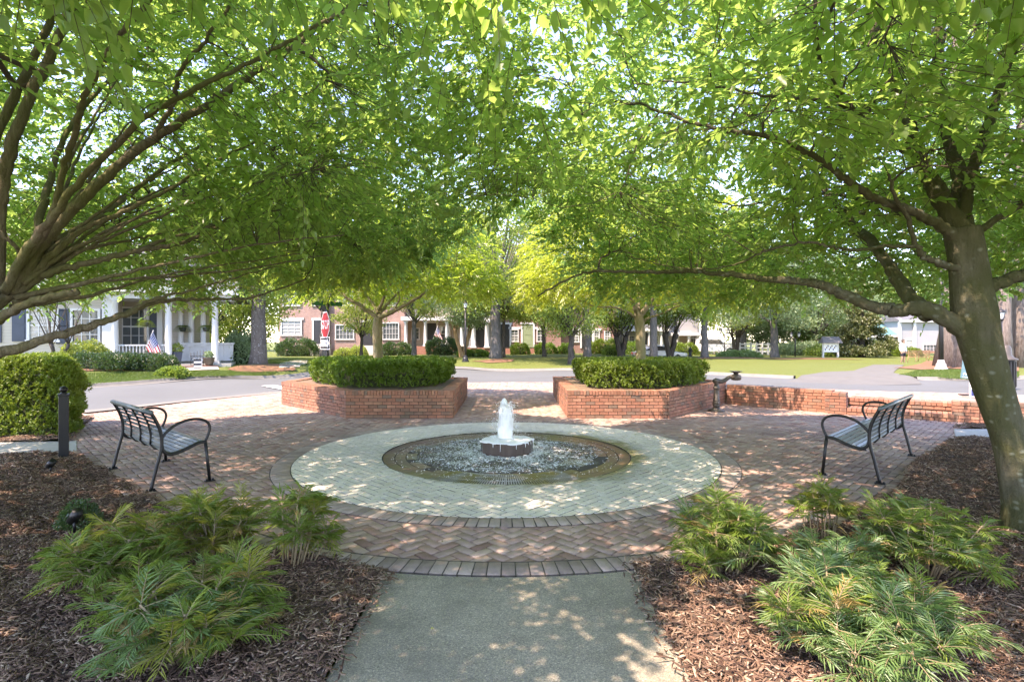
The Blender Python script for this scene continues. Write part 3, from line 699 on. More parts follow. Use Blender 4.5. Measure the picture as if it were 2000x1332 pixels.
# ------------------------------------------------------------------ foliage builders
def leaf_arrays(P, D, N, L, W, fold=.25, curl=.12):
    """n leaves: base P, direction D, normal N, length L, width W -> 6 verts / 2 quads each"""
    D = D/np.linalg.norm(D, axis=1)[:, None]; S = np.cross(D, N); S /= np.maximum(np.linalg.norm(S, axis=1), 1e-6)[:, None]; U = np.cross(S, D)
    L = np.broadcast_to(L, len(P))[:, None]; W = np.broadcast_to(W, len(P))[:, None]
    def pt(t, s, u): return P+D*L*t+S*W*s+U*(W*u)-U*(L*curl*t*t)
    V = np.stack([pt(0, 0, 0), pt(.28, -.5, fold), pt(.66, -.36, fold*.8), pt(1, 0, 0), pt(.66, .36, fold*.8), pt(.28, .5, fold)], 1)
    f = np.array([(0, 3, 2, 1), (0, 5, 4, 3)])
    return V.reshape(-1, 3), (f[None]+np.arange(len(P))[:, None, None]*6).reshape(-1, 4)
def unit(n, rng=RNG):
    v = rng.normal(size=(n, 3)); return v/np.linalg.norm(v, axis=1)[:, None]
def leaf_mesh(name, P, D, N, L, W, **k):
    V, Fq = leaf_arrays(P, D, N, L, W, **k); return np_mesh(name, V, Fq)

m_hedge = leafmat('boxwood leaves', (.055, .12, .012), (.13, .225, .022), (.26, .44, .04), .32, .05, .4)
m_hedge_y = leafmat('bright boxwood leaves', (.07, .13, .014), (.17, .25, .028), (.32, .45, .05), .35, .05, .4)
m_dkshrub = leafmat('dark shrub leaves', (.022, .055, .016), (.055, .105, .03), (.12, .25, .05), .3, .08, .35)
m_mahon = leafmat('narrow mahonia leaflets', (.09, .165, .03), (.19, .27, .05), (.30, .44, .06), .35, .04, .45)
m_mahon2 = leafmat('young mahonia leaflets', (.17, .21, .03), (.28, .28, .05), (.40, .46, .06), .38, .04, .45)
m_mahon_b = leafmat('blue green mahonia leaflets', (.07, .165, .05), (.16, .26, .085), (.24, .40, .09), .32, .07, .42)
m_mahon_d = leafmat('withered leaflets', (.22, .15, .06), (.36, .27, .10), (.4, .3, .1), .3, .03, .5)
m_twig = simple('shrub stems', (.11, .08, .05), .9, .4, 8)
m_cane = simple('pale cane', (.30, .23, .13), .8, .3, 8)
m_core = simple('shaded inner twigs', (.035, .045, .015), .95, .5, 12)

def ring_hedge(name, label, poly, inner, z0, z1, mat, n, group):
    """clipped hedge following a planter outline, hollow round the tree"""
    root = empty(name, (sum(p[0] for p in poly)/len(poly), sum(p[1] for p in poly)/len(poly), z0), label, 'hedge', group)
    P = np.array(poly); x0, y0 = P.min(0)-.1; x1, y1 = P.max(0)+.1
    X = RNG.uniform(x0, x1, n*6); Y = RNG.uniform(y0, y1, n*6); Z = z0+(z1-z0)*RNG.uniform(0, 1, n*6)**.8
    d = dist_poly(X, Y, poly); ins = inpoly(X, Y, poly); sd = np.where(ins, d, -d)
    wob = .06*np.sin(X*5.1+Z*4)+.05*np.sin(Y*4.3+2)+.045*np.sin(X*11+Y*9+Z*13)
    e = sd+wob-.05-.10*((Z-z0)/(z1-z0)-.45)**2*2.2
    top = z1+.02*np.sin(X*4)+.018*np.sin(Y*6+1)+.018*np.sin(X*13+Y*11)-.12*np.exp(-np.maximum(e, 0)*9)
    depth = np.minimum(e, top-Z); ri = np.hypot(X-inner[0], Y-inner[1])-inner[2]; depth = np.minimum(depth, ri)
    k = (depth > 0) & (RNG.random(n*6) < np.exp(-depth/.09)); idx = np.nonzero(k)[0][:n]
    Q = np.c_[X, Y, Z][idx]; m = len(Q)
    outd = np.c_[Q[:, 0]-root.location.x, Q[:, 1]-root.location.y, np.zeros(m)]; outd /= np.linalg.norm(outd, axis=1)[:, None]+1e-6
    ns = 13; ce = Q[RNG.permutation(m)[:m//ns]]; m = len(ce); ou = outd[:m]*0     # sprigs: a tuft of leaves on each shoot
    od = np.c_[ce[:, 0]-root.location.x, ce[:, 1]-root.location.y, np.zeros(m)]; od /= np.linalg.norm(od, axis=1)[:, None]+1e-6
    ax = od*.55+[0, 0, .8]+unit(m)*.55; ax /= np.linalg.norm(ax, axis=1)[:, None]; sl = RNG.uniform(.04, .10, m)
    t_ = np.tile((np.arange(ns)+.5)/ns, m); ix = np.repeat(np.arange(m), ns)
    Pq = ce[ix]+ax[ix]*(sl[ix]*(t_-.35))[:, None]+unit(m*ns)*.006; D = ax[ix]*(.35+.6*t_)[:, None]+unit(m*ns)*.85; N = ax[ix]+unit(m*ns)*.5
    link('foliage', leaf_mesh('foliage', Pq-np.array(root.location), D, N, RNG.uniform(.030, .055, m*ns), RNG.uniform(.016, .027, m*ns)), mat, root)
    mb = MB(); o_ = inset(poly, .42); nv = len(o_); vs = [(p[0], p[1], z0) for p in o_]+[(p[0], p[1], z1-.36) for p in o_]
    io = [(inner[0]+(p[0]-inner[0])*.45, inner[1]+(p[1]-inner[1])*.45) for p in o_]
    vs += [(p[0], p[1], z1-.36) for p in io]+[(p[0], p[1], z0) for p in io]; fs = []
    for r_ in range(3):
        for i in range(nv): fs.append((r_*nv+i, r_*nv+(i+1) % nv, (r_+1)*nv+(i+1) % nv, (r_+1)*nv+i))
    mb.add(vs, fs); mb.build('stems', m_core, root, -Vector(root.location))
    return root
def shp(poly, d): return inset(poly, d)
HL = [(-4.15, 12.75), (-2.35, 12.6), (-1.72, 13.5), (-1.72, 15.9), (-2.6, 16.7), (-4.6, 16.8), (-5.7, 16.1), (-5.75, 15.1)]
HR = [(1.75, 13.2), (2.0, 12.62), (3.5, 12.6), (4.35, 13.2), (5.35, 14.6), (5.2, 16.0), (3.6, 16.8), (1.9, 16.4)]
ring_hedge('boxwood_hedge', 'deep green clipped hedge in the left brick planter', HL, (-3.7, 14.9, .75), .62, 1.27, m_hedge, 130000, 'hedges in the brick planters')
ring_hedge('boxwood_hedge', 'yellow green clipped hedge in the right brick planter', HR, (3.5, 14.8, .75), .62, 1.24, m_hedge_y, 130000, 'hedges in the brick planters')

def shrub(name, label, c, rad, n, mat, ls=(.05, .09), cat='shrub', group=None, boxy=2.0, flat_=.0, asp=.5, core=True, up=.4, stems=5):
    """rounded or clipped shrub: leaves through a lumpy shell"""
    root = empty(name, c, label, cat, group)
    u = unit(int(n*1.15)); u[:, 2] = np.abs(u[:, 2])*1.0-.12
    e = 2/boxy; q = np.sign(u)*np.abs(u)**e; q /= np.maximum((np.abs(q)**boxy).sum(1)**(1/boxy), 1e-6)[:, None]
    lum = 1+.07*np.sin(q[:, 0]*9+q[:, 2]*5)+.07*np.sin(q[:, 1]*8+1)+.05*np.sin(q[:, 0]*17+q[:, 1]*19+q[:, 2]*13)
    dep = 1-np.minimum(.6, RNG.exponential(.09, len(q)))
    P = q*np.array(rad)*(lum*dep)[:, None]; P = P[P[:, 2] > 0.0][:n]; m = len(P)
    D = unit(m)*.8+P/np.array(rad)*.6+[0, 0, up]; N = unit(m)*.8+[0, 0, .7]
    L = RNG.uniform(*ls, m)
    link('foliage', leaf_mesh('foliage', P, D, N, L, L*asp*RNG.uniform(.85, 1.15, m)), mat, root)
    mb = MB()
    for i in range(stems):
        a = random.uniform(0, 6.28); r_ = random.uniform(.2, .6)
        mb.tube([(0.1*rad[0]*math.cos(a), .1*rad[1]*math.sin(a), -.05), (r_*.5*rad[0]*math.cos(a), r_*.5*rad[1]*math.sin(a), rad[2]*.35), (r_*rad[0]*math.cos(a), r_*rad[1]*math.sin(a), rad[2]*.8)], [.02, .013, .005], 5)
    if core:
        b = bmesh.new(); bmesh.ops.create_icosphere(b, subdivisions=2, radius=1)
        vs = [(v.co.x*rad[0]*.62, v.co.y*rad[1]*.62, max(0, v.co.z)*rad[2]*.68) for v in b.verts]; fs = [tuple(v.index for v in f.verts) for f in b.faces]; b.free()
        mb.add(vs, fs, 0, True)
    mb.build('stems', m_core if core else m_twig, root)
    return root
ring_hedge('boxwood_shrub', 'big bright boxwood shrub at the left edge behind the black bollard', [(-12.6, 9.2), (-7.72, 9.45), (-8.85, 11.2), (-12.6, 11.3)], (-10, 10, -6), 0, 1.46, m_hedge_y, 240000, None)

# ------------------------------------------------------------------ benches
def bench(L, c, ang, label, z=.012):
    """c = middle of the back feet line; u = facing direction"""
    root = empty('park_bench', (c[0], c[1], z), label, 'bench', 'black metal park benches', ang)   # local x = facing, y = along
    def frame(y):
        mb = MB(); f = lambda pts, r, n=6: mb.tube([(a, y, b) for a, b in pts], r, 8, flat_=1.0)
        f([tuple(p)[:2] for p in smoothc([Vector((0, .0, 0)), Vector((.055, .25, 0)), Vector((.105, .46, 0)), Vector((.11, .6, 0)), Vector((.085, .72, 0)), Vector((.04, .83, 0)), Vector((.0, .905, 0))], 4)], .019)
        f([tuple(p)[:2] for p in smoothc([Vector((.115, .60, 0)), Vector((.17, .67, 0)), Vector((.26, .735, 0)), Vector((.38, .775, 0)), Vector((.50, .775, 0)), Vector((.59, .735, 0)), Vector((.625, .665, 0)), Vector((.61, .58, 0)), Vector((.575, .50, 0))], 4)], .016)
        f([(.575, .50), (.60, .25), (.625, .0)], .019)
        f([tuple(p)[:2] for p in smoothc([Vector((.11, .52, 0)), Vector((.13, .44, 0)), Vector((.20, .395, 0)), Vector((.30, .41, 0)), Vector((.42, .455, 0)), Vector((.50, .485, 0)), Vector((.575, .49, 0))], 4)], .019)
        for x in (0, .625):
            mb.box((x, y, .006), (.11, .055, .012)); mb.tube([(x+.035, y, .01), (x+.035, y, .03)], .012, 6); mb.tube([(x-.035, y, .01), (x-.035, y, .03)], .012, 6)
        return mb
    for y in (-L/2, L/2): frame(y).build('side_frame', m_steel, root)
    # seat slats follow the curve of the frame
    sp = [tuple(p)[:2] for p in resample([tuple(q)[:2] for q in smoothc([Vector((.155, .425, 0)), Vector((.20, .412, 0)), Vector((.30, .428, 0)), Vector((.42, .472, 0)), Vector((.50, .503, 0)), Vector((.565, .505, 0))], 8)], 9)]
    for i in range(8):
        a, b = sp[i], sp[i+1]; m_ = ((a[0]+b[0])/2, (a[1]+b[1])/2); th = math.atan2(b[1]-a[1], b[0]-a[0])
        mb = MB(); M_ = Matrix.Translation((m_[0], 0, m_[1])) @ Matrix.Rotation(-th, 4, 'Y'); mb.box((0, 0, 0), (.043, L-.03, .008), 0, 0, M_); mb.build('seat_slat', m_slat, root)
    bp = [tuple(p)[:2] for p in resample([(.118, .47), (.122, .6), (.097, .72), (.052, .83), (.02, .885)], 9)]
    for i in range(8):
        a, b = bp[i], bp[i+1]; m_ = ((a[0]+b[0])/2, (a[1]+b[1])/2); th = math.atan2(b[1]-a[1], b[0]-a[0])
        mb = MB(); M_ = Matrix.Translation((m_[0]+.004, 0, m_[1])) @ Matrix.Rotation(-th, 4, 'Y'); mb.box((0, 0, 0), (.036, L-.03, .007), 0, 0, M_); mb.build('back_slat', m_slat, root)
    mb = MB(); mb.tube([(.0, -L/2-.025, .905), (.0, L/2+.025, .905)], .026, 12); mb.build('top_rail', m_slat, root)
    for y in (-L/4, 0, L/4):
        mb = MB(); q = [(p[0]-.012, y, p[1]) for p in bp]; mb.tube(q+[(.0, y, .9)], .011, 6)
        q2 = [(p[0], y, p[1]-.014) for p in sp]; mb.tube([q[0]]+q2, .011, 6); mb.build('strap', m_steel, root)
    mb = MB(); mb.tube([(.36, -L/2, .42), (.36, L/2, .42)], .012, 8); mb.build('stretcher', m_steel, root)
def bench_from(nb, fb, ff, label):
    nb, fb = Vector(nb), Vector(fb); d = fb-nb; c = (nb+fb)/2; n = Vector((-d.y, d.x))
    if n.dot(Vector((FC[0], FC[1]))-c) < 0: n = -n
    bench(d.length, c, math.atan2(n.y, n.x), label)
bench_from((-4.13, 6.13), (-5.37, 7.22), None, 'black slatted park bench on the left, near the black bollard')
bench_from((4.44, 6.47), (5.98, 8.03), None, 'black slatted park bench on the right, before the leaning tree')

bo = empty('bollard', (-6.6, 7.9, 0), 'square black post with ball finial beside the big boxwood shrub', 'bollard')
bo.rotation_euler[2] = R(40); mb = MB(); mb.box((0, 0, .46), (.12, .12, .94)); mb.build('post', m_steel, bo, bevel=.008)
mb = MB(); mb.box((0, 0, .945), (.135, .135, .03)); mb.lathe([(.05, .96), (.035, .975), (.03, .985)], n=12); mb.lathe([(.0, .975), (.03, .983), (.046, 1.0), (.052, 1.022), (.046, 1.044), (.03, 1.06), (.004, 1.07)], n=16); mb.build('finial', m_steel, bo)
def glight(c, label, h):
    r_ = empty('ground_light', c, label, 'ground light', 'black ground lights'); m = MB()
    m.tube([(0, 0, -.02), (0, 0, h*.5)], .012, 8); m.build('stake', m_steel, r_)
    m = MB(); m.tube([(-.035, .02, h*.45), (.04, -.01, h)], [.045, .042], 12); m.build('lamp_head', m_steel, r_)
glight(tuple(flat(99, 927))[:2]+(.05,), 'small black spotlight in the mulch beyond the clump plants', .13)
glight(tuple(flat(145, 1046))[:2]+(.05,), 'small black spotlight beside the tiny dark green plant', .17)
shrub('dwarf_shrub', 'tiny dark green rounded shrub in the left mulch bed', tuple(flat(155, 1035))[:2]+(.04,), (.17, .15, .22), 1500, m_dkshrub, (.02, .035), core=False)

# ------------------------------------------------------------------ mulch beds
def bed_z(X, Y): return .035+.022*np.sin(X*2.1+Y*1.3)+.018*np.sin(X*5.3-Y*3.7)+.010*np.sin(X*11+Y*13)
ML = [(-.925, -3), (-.94, 4.0)]+[(FC[0]+4.37*math.cos(a), FC[1]+4.37*math.sin(a)) for a in np.linspace(R(-102), R(-128), 12)]+[(-2.95, 4.9), (-3.9, 5.8), (-5.3, 7.0), (-6.75, 8.2), (-7.1, 8.0), (-8.2, 7.9), (-14, 7.65), (-16, -3)]
MR = [(.895, -3), (14, -3), (14, 9.6), (9.3, 9.5), (8.0, 9.6), (6.1, 7.95), (5.3, 7.1), (4.5, 6.2), (3.9, 5.75), (3.0, 4.9)]+[(FC[0]+4.37*math.cos(a), FC[1]+4.37*math.sin(a)) for a in np.linspace(R(-49), R(-77), 12)]
MS = [(-7.55, 9.2), (-9.2, 9.05), (-14, 8.7), (-14, 12), (-9.5, 12.2), (-8.4, 10.4)]
ME = [(8.65, 10.5), (9.65, 10.5), (14, 10.1), (14, 11.3), (11.4, 11.0), (9.9, 11.25)]
m_mulchbase = simple('mulch soil', (.085, .058, .042), .95, .5, 20, .9, 40)
t = NT('shredded bark mulch'); p = t.pos()
c = t.ramp(t.isl(), [(0, (.06, .036, .026)), (.3, (.125, .075, .053)), (.55, (.18, .112, .078)), (.8, (.25, .165, .115)), (.93, (.34, .25, .18)), (1, (.46, .36, .27))])
c = t.mix(1, c, t.ramp(t.noise(p, .8, 3), [(.3, (.75, .74, .72)), (.7, (1.2, 1.15, 1.1))]), 'MULTIPLY')
t.bsdf(c, .9, 0, t.bump(t.noise(p, 120, 3), .4, .005), .2); m_chip = t.m
def chips(name, poly, n, near):
    x0, y0 = np.min(np.array(poly), 0); x1, y1 = np.max(np.array(poly), 0); x0 = max(x0, near[0]); x1 = min(x1, near[1]); y0 = max(y0, near[2]); y1 = min(y1, near[3])
    N = n*4; X = RNG.uniform(x0, x1, N); Y = y0+(y1-y0)*RNG.random(N)**1.5
    k = inpoly(X, Y, poly) & (np.abs(X) < Y*1.02+.8); k |= (dist_poly(X, Y, poly) < .05*RNG.random(N)) & (np.abs(X) < Y*1.02+.8)
    X, Y = X[k][:n], Y[k][:n]; n = len(X)
    L = RNG.gamma(3.0, .0125, n)+.012; W = RNG.uniform(.004, .013, n); T = RNG.uniform(.0015, .005, n)
    a = RNG.uniform(0, 6.283, n); tl = RNG.normal(0, .28, n)
    u = np.c_[np.cos(a)*np.cos(tl), np.sin(a)*np.cos(tl), np.sin(tl)]; v = np.c_[-np.sin(a), np.cos(a), RNG.normal(0, .3, n)]; w_ = np.cross(u, v)
    C = np.c_[X, Y, bed_z(X, Y)+RNG.uniform(.004, .022, n)]; V = []
    bend = RNG.normal(0, .12, n)
    for dz in (-1, 1):
        for dx, dy in ((-1, -.6), (0, -1), (1, -.5), (1, .5), (0, 1), (-1, .6)):
            V.append(C+u*(L/2*dx)[:, None]+v*(W/2*dy)[:, None]+w_*((T/2)*dz+(L*bend*(abs(dx)-.5)))[:, None])
    V = np.stack(V, 1); f = np.array([(0, 1, 4, 5), (1, 2, 3, 4), (11, 10, 7, 6), (10, 9, 8, 7), (0, 6, 7, 1), (1, 7, 8, 2), (2, 8, 9, 3), (3, 9, 10, 4), (4, 10, 11, 5), (5, 11, 6, 0)])
    f = f[[0, 1, 4, 5, 6, 7, 8, 9]][:, ::-1] if False else f[[0, 1, 4, 5, 6, 7, 8, 9]]
    f2 = f.copy(); f2 = np.where(f < 6, f+6, f-6)   # top face is the +w side
    Fq = (f2[None]+np.arange(n)[:, None, None]*12).reshape(-1, 4)
    setp(link(name, np_mesh(name, V.reshape(-1, 3), Fq), m_chip), kind='stuff')
SP = [(-.93, 1.5), (-.84, 1.5), (-.86, 4.0), (-.93, 4.0)]; SQ = [(.80, 1.5), (.9, 1.5), (.92, 4.1), (.84, 4.1)]
for q_ in (SP, SQ): chips('mulch', q_, 260, (-1, 1, 1.6, 4.2))
for poly, n, nb in ((ML, 60000, (-9, 0, 1.2, 8.4)), (MR, 70000, (0, 12, 1.2, 10)), (MS, 5000, (-12, -7, 8.8, 12)), (ME, 5000, (8, 13, 10, 12))):
    patch('mulch_bed', poly, m_mulchbase, 0, .16, zf=lambda x, y: float(bed_z(np.array(x), np.array(y))))
    chips('mulch', poly, n, nb)

# ------------------------------------------------------------------ mahonia clumps
def mahonia(c, rad, h, heads, label, mats, lean=(0, 0)):
    heads = int(heads*2.5)
    root = empty('mahonia_plant', (c[0], c[1], .04), label, 'plant', 'feathery mahonia clumps'); st = MB(); mats = list(mats)+[m_mahon_d]; out = {i: [] for i in range(len(mats))}
    for i in range(heads):
        a = 2.4*i+random.uniform(-.4, .4); q = math.sqrt((i+.5)/heads); hz = h*(1-.3*q*q)*random.uniform(.3, 1.0)*.8
        tip = Vector((rad*.78*q*math.cos(a)+lean[0]*hz, rad*.78*q*math.sin(a)+lean[1]*hz, hz)); root_ = Vector((.10*q*math.cos(a), .10*q*math.sin(a), -.05))
        mid = root_.lerp(tip, .5)+Vector((random.uniform(-.03, .03), random.uniform(-.03, .03), .03))
        st.tube([root_, mid, tip], [.007, .006, .005], 5); nf = random.randint(7, 13); mi0 = random.choices(range(len(mats)-1), [1.0, .45, .8][:len(mats)-1])[0]
        for j in range(nf):
            mi = mi0 if random.random() > .06 else len(mats)-1
            b = 2.4*j+random.uniform(-.3, .3); el = random.uniform(-.1, 1.35)*(.5+.5*j/nf)+.1
            Lf = random.uniform(.10, .22)*(rad/.5)**.3; z0 = tip.z-.10*(1-j/nf); base = Vector((tip.x, tip.y, z0)) if j > 3 else mid.lerp(tip, .6+.1*j)
            d = Vector((math.cos(b)*math.cos(el), math.sin(b)*math.cos(el), math.sin(el))); side = Vector((-math.sin(b), math.cos(b), 0)); pts = []
            npair = random.randint(7, 10)
            for k in range(npair+1):
                s = k/npair; p = base+d*(Lf*s)+Vector((0, 0, -Lf*.22*s*s)); pts.append(p)
            st.tube(pts, [.0025-.0013*k/npair for k in range(npair+1)], 3, 1, cap=False)
            for k in range(1, npair+1):
                T = (pts[k]-pts[k-1]).normalized(); U = side.cross(T).normalized(); s = k/npair; ll = random.uniform(.06, .105)*(1-.35*abs(s-.45))
                for sg in ((-1, 1) if k < npair else (-1, 0, 1)):
                    dd = (T*(1.0 if sg else 1)+side*sg*.72+Vector((random.gauss(0, .12), random.gauss(0, .12), random.gauss(-.12, .12))))
                    out[mi].append((pts[k], dd, U if U.z > 0 else -U, ll))
    for mi, m in enumerate(mats):
        o = out[mi]
        if not o: continue
        P = np.array([x[0] for x in o]); D = np.array([x[1] for x in o]); N = np.array([x[2] for x in o]); L = np.array([x[3] for x in o])
        link('foliage', leaf_mesh('fronds', P, D, N, L, RNG.uniform(.0052, .008, len(o)), fold=.15, curl=.2), m, root)
    st_o = st.build('stems', [m_cane], root)
    for pl in st_o.data.polygons: pl.material_index = 0
    return root
MX = [m_mahon, m_mahon2, m_mahon_b]
mahonia((-1.72, 2.92), .50, .58, 20, 'large feathery green clump nearest the camera left of the path', [m_mahon, m_mahon2, m_mahon_b])
mahonia((-2.62, 3.55), .42, .60, 14, 'feathery clump farthest left, beside the bare mulch', [m_mahon, m_mahon2])
mahonia((-2.35, 4.2), .42, .64, 12, 'yellowish feathery clump just below the left bench', [m_mahon2, m_mahon])
mahonia((-1.62, 4.0), .26, .92, 7, 'tall thin feathery clump reaching over the brick border', [m_mahon, m_mahon2], (.15, .05))
mahonia((1.55, 3.9), .36, .68, 17, 'compact dark green feathery clump right of the path by the brick border', [m_mahon, m_mahon, m_mahon_b])
mahonia((3.0, 3.9), .46, .66, 17, 'wide feathery clump nearest the leaning tree trunk', [m_mahon, m_mahon_b, m_mahon])
mahonia((2.25, 3.65), .36, .42, 10, 'low blue green feathery clump amid the three larger right clumps', [m_mahon_b, m_mahon])
mahonia((1.85, 2.86), .54, .58, 22, 'large blue green feathery clump nearest the camera right of the path', [m_mahon_b, m_mahon, m_mahon_b])
mahonia((2.6, 4.5), .22, .62, 4, 'leggy feathery sprig on a bare pale cane before the right bench', [m_mahon, m_mahon2])
# ------------------------------------------------------------------ the two big shade trees
m_leafbig = leafmat('shade tree leaves', (.035, .10, .012), (.115, .205, .025), (.42, .64, .14), .63, .04, .4)
m_bark_r = barkmat('grey mossy bark', (.07, .062, .045), (.175, .155, .115), (.06, .064, .02), .8, (.26, .28, .22), (6, 6, 1.5), 1.0)
m_bark_l = barkmat('furrowed brown bark', (.085, .065, .042), (.23, .19, .13), (.11, .115, .035), .45, None, (14, 14, 3), .9)
m_bark_t = simple('dark twig bark', (.075, .055, .038), .9, .4, 10)

def add_limb(nodes, pts, r0, r1, n=9, wob=.0, name='limb', mat=None, root=None, seed=0, flute=0.0, LS=1.0):
    P = smoothc([Vector(p) for p in pts], 8); rs = random.Random(seed); L = len(P)
    P = [p+Vector((rs.gauss(0, wob), rs.gauss(0, wob), rs.gauss(0, wob)))*(min(1, i/4)) for i, p in enumerate(P)]
    rad = [r0+(r1-r0)*(i/(L-1))**.6 for i in range(L)]
    rad = [r*LS*(1+.05*math.sin(i*.55+seed)+rs.uniform(-.012, .012)) for i, r in enumerate(rad)]
    mb = MB(); mb.tube(P, rad, n)
    if flute:
        vs = mb.v
        for i in range(L):
            c = P[i]
            for k in range(n):
                v = Vector(vs[i*n+k]); s = 1+flute*(math.sin(k*2*math.pi/n*3+i*.12+seed)+.6*math.sin(k*2*math.pi/n*5-i*.2)); vs[i*n+k] = tuple(c+(v-c)*s)
    o = mb.build(name, mat, root, -Vector(root.location))
    for i in range(L-1):
        d = (P[i+1]-P[i])
        nodes.append((*P[i], *d.normalized(), rad[i]))
    return o
def grow(nodes, targets, r0, r1, mb, npt=5, nside=4, droop=.15, maxd=None, wob=.05):
    """link every target to the nearest node of the skeleton with a curved twig; returns new nodes"""
    Nn = np.array(nodes); T = np.array(targets)
    best = np.empty(len(T), int); bd = np.empty(len(T))
    for s in range(0, len(T), 400):
        d2 = ((T[s:s+400, None]-Nn[None, :, :3])**2); d2 = d2[..., 0]+d2[..., 1]+1.6*d2[..., 2]
        best[s:s+400] = d2.argmin(1); bd[s:s+400] = np.sqrt(d2.min(1))
    new = []; info = []
    for i, p in enumerate(T):
        b = Nn[best[i]]
        if maxd and bd[i] > maxd: continue
        a = Vector(b[:3]); q = Vector(p); d = q-a; L = d.length
        if L < .03: continue
        t0 = (Vector(b[3:6])*.75+d.normalized()).normalized()
        c1 = a+t0*L*.4; c2 = q-Vector((d.x, d.y, d.z*.35-droop*L)).normalized()*L*.35; pts = []
        for k in range(npt):
            t = k/(npt-1); w_ = random.gauss(0, wob*L) if 0 < k < npt-1 else 0
            pts.append(a*(1-t)**3+c1*3*t*(1-t)**2+c2*3*t*t*(1-t)+q*t**3+Vector((random.gauss(0, 1), random.gauss(0, 1), random.gauss(0, .5)))*abs(w_))
        ra = min(r0, b[6]*.75); rb = min(r1, ra*.7)
        mb.tube(pts, [ra+(rb-ra)*k/(npt-1) for k in range(npt)], nside, cap=False)
        for k in range(npt-1):
            for s in ((0, .5) if npt > 4 else (0,)):
                pp = pts[k].lerp(pts[k+1], s); new.append((*pp, *(pts[k+1]-pts[k]).normalized(), ra+(rb-ra)*(k+s)/(npt-1)))
        info.append((pts[-2], q, (pts[-1]-pts[-2]).normalized()))
    return new, info
def spray_leaves(info, name, mat, root, Lr=(.055, .095), per=(9, 15), tw=(.28, .5), mb=None, asp=.5):
    m = len(info); q = np.array([tuple(i[1]) for i in info]); d = np.array([tuple(i[2]) for i in info])
    d[:, 2] = d[:, 2]*.4+RNG.normal(-.05, .15, m); d /= np.linalg.norm(d, axis=1)[:, None]; L = RNG.uniform(*tw, m)
    side = np.cross(d, [0, 0, 1.0]); side /= np.maximum(np.linalg.norm(side, axis=1), .05)[:, None]; up = np.cross(side, d)
    roll = RNG.normal(0, .3, m)[:, None]; up = up*np.cos(roll)+side*np.sin(roll); side = np.cross(d, up)
    # twig axis as a three sided tube
    sv = np.array([0, .35, .7, 1]); rv = [.0028, .0023, .0018, .001]; rings = []
    for s, r in zip(sv, rv):
        c = q+d*(L*s)[:, None]; c[:, 2] -= .22*L*s*s
        for k in range(3): rings.append(c+(side*math.cos(k*2.094)+up*math.sin(k*2.094))*r)
    V = np.stack(rings, 1).reshape(-1, 3); f = np.array([(i*3+k, i*3+(k+1) % 3, i*3+3+(k+1) % 3, i*3+3+k) for i in range(3) for k in range(3)])
    link('twig_tips', np_mesh('twig_tips', V-np.array(root.location), (f[None]+np.arange(m)[:, None, None]*12).reshape(-1, 4)), m_bark_t, root)
    n = RNG.integers(per[0], per[1]+1, m); idx = np.repeat(np.arange(m), n); k = np.arange(len(idx))-np.repeat(np.cumsum(n)-n, n)
    s = (k+.6)/n[idx]; sg = np.where(k % 2, -1.0, 1.0); N_ = len(idx)
    P = q[idx]+d[idx]*(L[idx]*s)[:, None]; P[:, 2] -= .22*L[idx]*s*s
    D = d[idx]*(.55+.5*s)[:, None]+side[idx]*(sg*(.9-.45*s))[:, None]+RNG.normal(0, 1, (N_, 3))*[.18, .18, .22]+[0, 0, -.28]
    Nn = up[idx]+RNG.normal(0, 1, (N_, 3))*[.3, .3, .1]; LL = RNG.uniform(*Lr, N_)*(1-.25*np.abs(s-.6))
    return link(name, leaf_mesh(name, P-np.array(root.location), D, Nn, LL, LL*asp*RNG.uniform(.85, 1.2, N_), fold=.18, curl=RNG.uniform(-.1, .35, (N_, 1))), mat, root), N_

def crown_pts(n, cen, rx, ry, zlow, ztop, keep, shell=.5):
    out = []
    while len(out) < n:
        m = 20000; a = RNG.uniform(-1, 1, (m, 2)); rho = np.hypot(a[:, 0], a[:, 1]); ok = rho < 1
        a, rho = a[ok], rho[ok]; X = cen[0]+a[:, 0]*rx; Y = cen[1]+a[:, 1]*ry
        zt = 3.0+(ztop-3.0)*np.sqrt(1-rho**3.5); zl = zlow(X, Y, rho); Z = zl+(zt-zl)*RNG.random(len(X))
        depth = np.minimum(np.minimum((1-rho)*rx, np.maximum(zt-Z, 0)), (Z-zl)*1.0)
        pr = np.exp(-depth/shell)*.9+.1
        k = (zt > zl) & (RNG.random(len(X)) < pr) & keep(X, Y, Z, rho)
        out.extend(np.c_[X, Y, Z][k].tolist())
    return np.array(out[:n])
def big_tree(root, nodes, cen, rx, ry, zlow, ztop, keep, nA, nB, nC, mat_t, shell=.75):
    mb = MB()
    TA = crown_pts(nA, cen, rx, ry, zlow, ztop, keep, 2.0); base = np.array(nodes)[:, :3]
    TA = TA[np.argsort([((base-p)**2).sum(1).min() for p in TA])]
    for ch in np.array_split(TA, 8):
        nn, _ = grow(nodes, ch, .030, .010, mb, 9, 6, .12, None, .035); nodes += nn
    TB = crown_pts(nB, cen, rx, ry, zlow, ztop, keep, 1.0); base = np.array(nodes)[:, :3]
    TB = TB[np.argsort([((base-p)**2).sum(1).min() for p in TB])]
    for ch in np.array_split(TB, 5):
        nn, _ = grow(nodes, ch, .010, .0045, mb, 6, 4, .2, None, .05); nodes += nn
    TC = crown_pts(nC, cen, rx, ry, zlow, ztop, keep, shell)
    _, info = grow(nodes, TC, .0045, .0028, mb, 3, 3, .25, 1.3, .06)
    o, n = spray_leaves(info, 'crown', m_leafbig, root, (.055, .115), (8, 14), (.3, .52), asp=.56)
    mb.build('twigs', mat_t, root, -Vector(root.location)); return n

